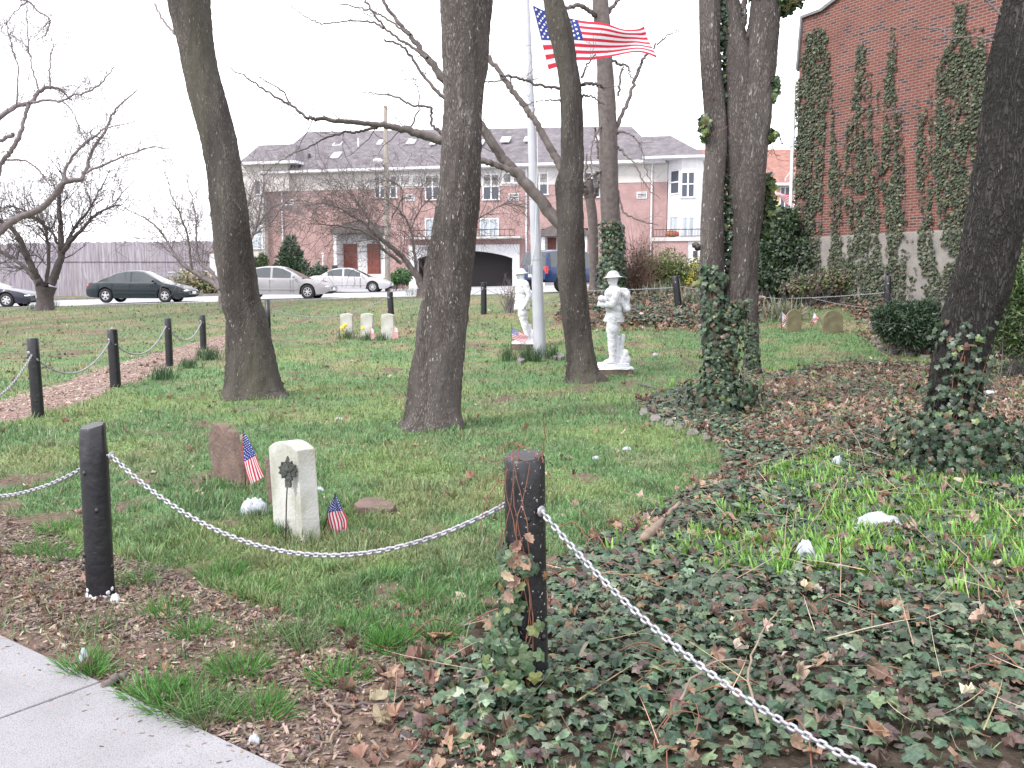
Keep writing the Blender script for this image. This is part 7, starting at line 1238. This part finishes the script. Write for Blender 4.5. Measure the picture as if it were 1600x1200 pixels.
# ------------------------------------------------------------------ vehicles
m_tyre = M('tyre_rubber', (.018, .018, .019), rough=.85); m_rim = M('alloy_rim', (.52, .52, .55), rough=.35, metal=.6); m_cglass = M('car_glass', (.03, .04, .045), rough=.06, spec=.9); m_under = M('underbody', (.012, .012, .012), rough=.9); m_head = M('headlight_lens', (.62, .64, .66), rough=.1, spec=.9); m_tail = M('tail_light', (.50, .02, .02), rough=.2, spec=.8); m_amber = M('amber_light', (.55, .18, .03), rough=.3); m_plate = M('number_plate', (.7, .7, .68), rough=.5); m_chrome = M('chrome', (.6, .6, .62), rough=.15, metal=1)
def paint(n_, c): return M(n_, c, tuple(v * .85 for v in c), 1.2, .32, spec=.4, coat=.22)
def car(label, paintm, L_, W_, prof, base_, cabin, wheels, wr, loc, rz, spokes=5, cat='car', name='parked_car', handles=2, suv=False, pillars=(), trim=None, sx=1.):
    """x runs rear(0) to front(L). prof: belt/deck/hood height; base_: sill height; cabin: (x, roof z) of the glasshouse; pillars: x ranges of solid side posts"""
    t = thing(name, label, cat, loc, rz); t.scale = (sx, 1, 1); cx = L_ / 2; xs = np.unique(np.concatenate([np.linspace(0, L_, 64)] + [np.linspace(wx - wr * 1.25, wx + wr * 1.25, 22) for wx in wheels])); px_, pz_ = zip(*prof); bx_, bz_ = zip(*base_)
    from_end = lambda x: min(x, L_ - x); V = []; hw0 = W_ / 2
    for x in xs:
        top = np.interp(x, px_, pz_); bot = np.interp(x, bx_, bz_); e = from_end(x); hw = hw0 * (1 - .16 * max(0, 1 - e / .55) ** 2); a = bot
        for wx in wheels:
            d = abs(x - wx); R_ = wr * 1.14
            if d < R_: a = max(a, wr + math.sqrt(R_ * R_ - d * d) * .98)
        mid = min(bot + (top - bot) * .52, top - .06); a2 = min(a, top - .10); mid = max(mid, a2 + .02); sh = top - .05
        V += [(x, 0, bot), (x, hw * .70, bot), (x, hw * .71, a2), (x, hw * .965, a2), (x, hw * 1.0, mid), (x, hw * .985, max(sh - .06, mid + .01)), (x, hw * .93, top - .008), (x, hw * .5, top + .022), (x, 0, top + .03)]
    m_ = 9; ns = len(xs); V2 = V + [(x, -y, z) for x, y, z in V]; F_ = []; mi = []
    for side, o_ in ((0, 0), (1, ns * m_)):
        for i in range(ns - 1):
            for j in range(m_ - 1): q = (o_ + i * m_ + j, o_ + i * m_ + j + 1, o_ + (i + 1) * m_ + j + 1, o_ + (i + 1) * m_ + j); F_.append(q if side else q[::-1]); mi.append(1 if j < 3 else 0)
    for i in (0, ns - 1): F_.append(tuple(i * m_ + j for j in range(m_)) + tuple(ns * m_ + i * m_ + j for j in range(m_ - 2, 0, -1))); mi.append(0)
    V2 = [(x - cx, y, z) for x, y, z in V2]; mb = MB(); mb.v = V2; mb.f = F_; mb.m = mi; mb.n = len(V2); body = mb.build('body', [paintm, m_under], t, True, auto=38)
    # glasshouse
    gx = np.unique(np.concatenate([np.linspace(cabin[0][0], cabin[-1][0], 40), [a for p in pillars for a in p]])); cz = [c[1] for c in cabin]; cxs = [c[0] for c in cabin]; V = []; 
    for x in gx:
        z0 = np.interp(x, px_, pz_) - .015; z1 = max(np.interp(x, cxs, cz), z0 + .012); f = min(1, (z1 - z0) / .42); hb = hw0 * .90; ht = hb - (.17 if not suv else .10) * f; V += [(x, hb, z0), (x, ht + .012, z1 - .045 * f), (x, ht - .07, z1), (x, ht * .5, z1 + .022 * f), (x, 0, z1 + .03 * f)]
    ng = len(gx); V2 = V + [(x, -y, z) for x, y, z in V]; F_ = []; mi = []; zr = max(cz); xa = min(x for x, z in cabin if z > zr - .07); xb = max(x for x, z in cabin if z > zr - .07)
    for side, o_ in ((0, 0), (1, ng * 5)):
        for i in range(ng - 1):
            xm = (gx[i] + gx[i + 1]) / 2; zt = np.interp(xm, cxs, cz) - np.interp(xm, px_, pz_)
            for j in range(4):
                q = (o_ + i * 5 + j, o_ + i * 5 + j + 1, o_ + (i + 1) * 5 + j + 1, o_ + (i + 1) * 5 + j); F_.append(q if side else q[::-1])
                if j == 0: solid = any(a <= xm <= b for a, b in pillars) or zt < .10; mi.append(0 if solid else 1)
                elif j == 1: mi.append(0)
                else: mi.append(1 if xm < xa - .04 or xm > xb + .04 else 0)
    V2 = [(x - cx, y, z) for x, y, z in V2]; F_.append(tuple(range(0, 5)) + tuple(ng * 5 + j for j in (3, 2, 1, 0))); mi.append(1 if suv else 0); mb = MB(); mb.v = V2; mb.f = F_; mb.m = mi; mb.n = len(V2); mb.build('cabin', [paintm, m_cglass], t, True, auto=35)
    for wx in wheels:
        for sd in (-1, 1):
            x = wx - cx; yo = sd * hw0 * .97; yi = sd * (hw0 * .97 - .2); mb = MB(); pr = [(wr * .60, yo), (wr * .66, yo + sd * .008), (wr * .93, yo), (wr, yo - sd * .035), (wr, yi + sd * .03), (wr * .9, yi)]; n = 30; V = [(x + r_ * math.cos(2 * PI * k / n), y_, wr + r_ * math.sin(2 * PI * k / n)) for r_, y_ in pr for k in range(n)]; w_ = MB().add(V, [(j * n + k, j * n + (k + 1) % n, (j + 1) * n + (k + 1) % n, (j + 1) * n + k) for j in range(len(pr) - 1) for k in range(n)]).build('wheel', m_tyre, t, True)
            mb = MB(); yf = yo - sd * .012; mb.tube([(x, yf - sd * .03, wr), (x, yf - sd * .02, wr)], wr * .60, 26); V = [(x + r_ * math.cos(2 * PI * k / 26), y_, wr + r_ * math.sin(2 * PI * k / 26)) for r_, y_ in ((wr * .61, yf), (wr * .53, yf + sd * .004), (wr * .51, yf - sd * .02)) for k in range(26)]; mb.add(V, [(j * 26 + k, j * 26 + (k + 1) % 26, (j + 1) * 26 + (k + 1) % 26, (j + 1) * 26 + k) for j in range(2) for k in range(26)])
            d_ = MB(); 
            for k in range(spokes):
                a = 2 * PI * (k + .25) / spokes; ca, sa = math.cos(a), math.sin(a); b_ = wr * .56; ww = wr * (.13 if spokes < 7 else .07); P4 = [(x + ca * r_ - sa * q_, yf + sd * .002, wr + sa * r_ + ca * q_) for r_, q_ in ((wr * .1, -ww), (b_, -ww * .7), (b_, ww * .7), (wr * .1, ww))]; P5 = [(a_, b2 - sd * .025, c_) for a_, b2, c_ in P4]; mb.add(P4 + P5, [(0, 1, 2, 3), (0, 4, 5, 1), (1, 5, 6, 2), (2, 6, 7, 3), (3, 7, 4, 0)])
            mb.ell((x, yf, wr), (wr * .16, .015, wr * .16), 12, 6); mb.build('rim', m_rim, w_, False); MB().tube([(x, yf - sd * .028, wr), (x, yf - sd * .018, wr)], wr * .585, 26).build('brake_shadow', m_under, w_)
    zf = np.interp(L_ - .25, px_, pz_); zrr = np.interp(.2, px_, pz_)
    for sd in (-1, 1):
        MB().ell((L_ - .20 - cx, sd * hw0 * .72, zf - .12), (.17, .19, .07), 14, 9).build('headlight', m_head, t, True); MB().ell((L_ - .42 - cx, sd * hw0 * .90, zf - .20), (.12, .05, .035), 10, 7).build('side_marker', m_amber, t, True)
        if suv: MB().box(.005 - cx, .16 - cx, sd * hw0 * .80 - .09, sd * hw0 * .80 + .10, zrr - .30, zrr + .02).build('tail_light', m_tail, t, bevel=.02)
        else: MB().ell((.14 - cx, sd * hw0 * .72, zrr - .13), (.13, .20, .075), 14, 9).build('tail_light', m_tail, t, True)
        mx_ = xb + (cabin[-1][0] - xb) * .62; zm = np.interp(mx_, px_, pz_) + .04; MB().ell((mx_ - cx, sd * (hw0 + .07), zm + .02), (.07, .10, .065), 10, 7).build('mirror', trim or paintm, t, True)
        for k in range(handles): hx = (cabin[0][0] + cabin[-1][0]) / 2 - .15 - .95 * k + .25; MB().box(hx - .10 - cx, hx + .08 - cx, sd * (hw0 * .99) - .008, sd * (hw0 * .99) + .02, np.interp(hx, px_, pz_) - .14, np.interp(hx, px_, pz_) - .11).build('door_handle', trim or paintm, t, bevel=.006)
        for hx in [p[0] for p in pillars[1:]] + [cabin[-1][0] - .42]: MB().box(hx - .004 - cx, hx + .006 - cx, sd * hw0 * .995 - .006, sd * hw0 * .995 + .004, np.interp(hx, bx_, bz_) + .10, np.interp(hx, px_, pz_) - .08).build('door_gap', m_under, t)
        MB().box(wheels[0] + wr * 1.3 - cx, wheels[1] - wr * 1.3 - cx, sd * hw0 * .995 - .01, sd * hw0 * .995 + .012, .42, .46).build('side_moulding', trim or paintm, t, bevel=.004)
    MB().box(L_ - .05 - cx, L_ + .015 - cx, -.26, .26, .40, .52).build('number_plate', m_plate, t); MB().box(-.015 - cx, .03 - cx, -.26, .26, .50 if not suv else .62, .62 if not suv else .74).build('number_plate', m_plate, t)
    MB().box(L_ - .14 - cx, L_ + .003 - cx, -.42, .42, zf - .22, zf - .14).build('grille', m_under, t); return t
def cpos(px_mid, Y, dz=.012): x_ = (px_mid - 800) / F * Y; x_ = float(P(px_mid, 460, Y).x); return (x_, Y, float(road_z(x_, Y)) + dz)
TAUR = dict(prof=[(0, .70), (.06, .86), (.35, .93), (.9, .95), (2.0, .93), (3.4, .92), (3.9, .88), (4.5, .76), (4.85, .62), (5.02, .52)], base_=[(0, .36), (.15, .27), (.7, .22), (4.2, .20), (4.8, .24), (5.02, .36)], cabin=[(.62, .95), (1.05, 1.15), (1.45, 1.33), (1.9, 1.41), (2.4, 1.42), (2.75, 1.38), (3.1, 1.23), (3.55, 1.02), (3.75, .91)], pillars=[(.62, 1.12), (1.33, 1.40), (2.18, 2.28), (3.22, 3.75)])
car('dark green sedan parked along the road in front of the board fence', paint('dark_green_paint', (.008, .017, .024)), 5.02, 1.82, wheels=(.98, 3.88), wr=.325, loc=cpos(225, 42.2), rz=math.radians(1), spokes=5, sx=.90, **TAUR)
car('silver sedan with its rear hidden behind the mossy leaning trunk', paint('silver_paint', (.30, .295, .31)), 5.05, 1.85, prof=[(0, .72), (.06, .88), (.4, .96), (1.0, .98), (2.0, .95), (3.4, .93), (3.9, .87), (4.5, .76), (4.9, .64), (5.05, .55)], base_=TAUR['base_'], cabin=[(.75, .97), (1.15, 1.22), (1.45, 1.38), (1.9, 1.44), (2.5, 1.44), (2.8, 1.38), (3.15, 1.22), (3.6, 1.0), (3.75, .93)], pillars=[(.75, 1.25), (1.40, 1.47), (2.22, 2.32), (3.20, 3.75)], wheels=(1.0, 4.0), wr=.33, loc=cpos(441, 42.0), rz=math.radians(-2), spokes=7, sx=.93)
car('pale silver sedan parked on the drive near the red front doors', paint('pale_silver_paint', (.42, .415, .43)), 4.75, 1.78, prof=[(0, .72), (.06, .86), (.4, .95), (1.0, .96), (2.0, .93), (3.3, .90), (3.8, .84), (4.3, .74), (4.62, .62), (4.75, .54)], base_=[(0, .36), (.15, .27), (.7, .22), (4.0, .20), (4.55, .24), (4.75, .36)], cabin=[(.70, .95), (1.1, 1.18), (1.45, 1.34), (1.9, 1.39), (2.3, 1.39), (2.65, 1.33), (3.0, 1.17), (3.35, .98), (3.5, .91)], pillars=[(.70, 1.18), (2.02, 2.12), (3.05, 3.5)], wheels=(.95, 3.75), wr=.315, loc=cpos(549, 54.0), rz=math.radians(-1), spokes=9)
car('black coupe with bright rims, cut by the left edge', paint('black_paint_gloss', (.018, .018, .035)), 4.6, 1.80, prof=[(0, .74), (.06, .88), (.4, .96), (1.0, .95), (2.0, .90), (3.1, .86), (3.6, .80), (4.1, .71), (4.45, .60), (4.6, .50)], base_=[(0, .34), (.15, .25), (.7, .20), (4.0, .18), (4.4, .20), (4.6, .30)], cabin=[(.85, .96), (1.3, 1.16), (1.7, 1.28), (2.0, 1.30), (2.3, 1.26), (2.7, 1.10), (3.1, .92), (3.2, .87)], pillars=[(.85, 1.45), (2.62, 3.2)], wheels=(.9, 3.6), wr=.32, loc=cpos(-23, 41.8), rz=math.radians(3), spokes=6, handles=1)
car('blue sport utility vehicle seen from behind, between flagpole and slender trunk', paint('blue_paint', (.010, .032, .115)), 4.75, 1.85, prof=[(0, .90), (.05, 1.04), (.5, 1.06), (2.0, 1.04), (3.4, 1.02), (3.9, 1.0), (4.4, .92), (4.7, .78), (4.75, .70)], base_=[(0, .52), (.15, .44), (.7, .40), (4.2, .38), (4.6, .42), (4.75, .5)], cabin=[(.03, 1.05), (.12, 1.45), (.22, 1.70), (.6, 1.76), (2.0, 1.78), (2.6, 1.74), (3.0, 1.50), (3.45, 1.12), (3.55, 1.03)], pillars=[(.03, .30), (1.05, 1.2), (2.05, 2.17), (3.05, 3.55)], wheels=(.92, 3.72), wr=.37, loc=cpos(893, 41.3), rz=math.radians(42), spokes=5, cat='car', suv=True, trim=m_under)
# thin runners that climb above and between the ivy masses
_r = np.random.default_rng(77)
for i, (px, y0, y1) in enumerate([(1306, 190, 400), (1313, 240, 420), (1332, 250, 440), (1348, 50, 130), (1360, 130, 300), (1372, 140, 430), (1397, 40, 100), (1402, 120, 340), (1407, 160, 380), (1412, 220, 370), (1428, 320, 470), (1438, 150, 300), (1442, 190, 330), (1455, 120, 260), (1466, 100, 300), (1475, 85, 200), (1494, 0, 60), (1504, 3, 60), (1518, 40, 130), (1540, 60, 140)]):
    wall_ivy([(y0, px - 1.2, px + 1.2), (y0 + (y1 - y0) * .5, px - 2.4, px + 2.4), (y1, px - 3.5 - 2 * _r.random(), px + 3.5)], 'thin ivy runner on bare brick, %s of its kind counted in from the building corner' % ('first second third fourth fifth sixth seventh eighth ninth tenth eleventh twelfth thirteenth fourteenth fifteenth sixteenth seventeenth eighteenth nineteenth twentieth'.split()[i]), 100 + i, 330, (.045, .07))
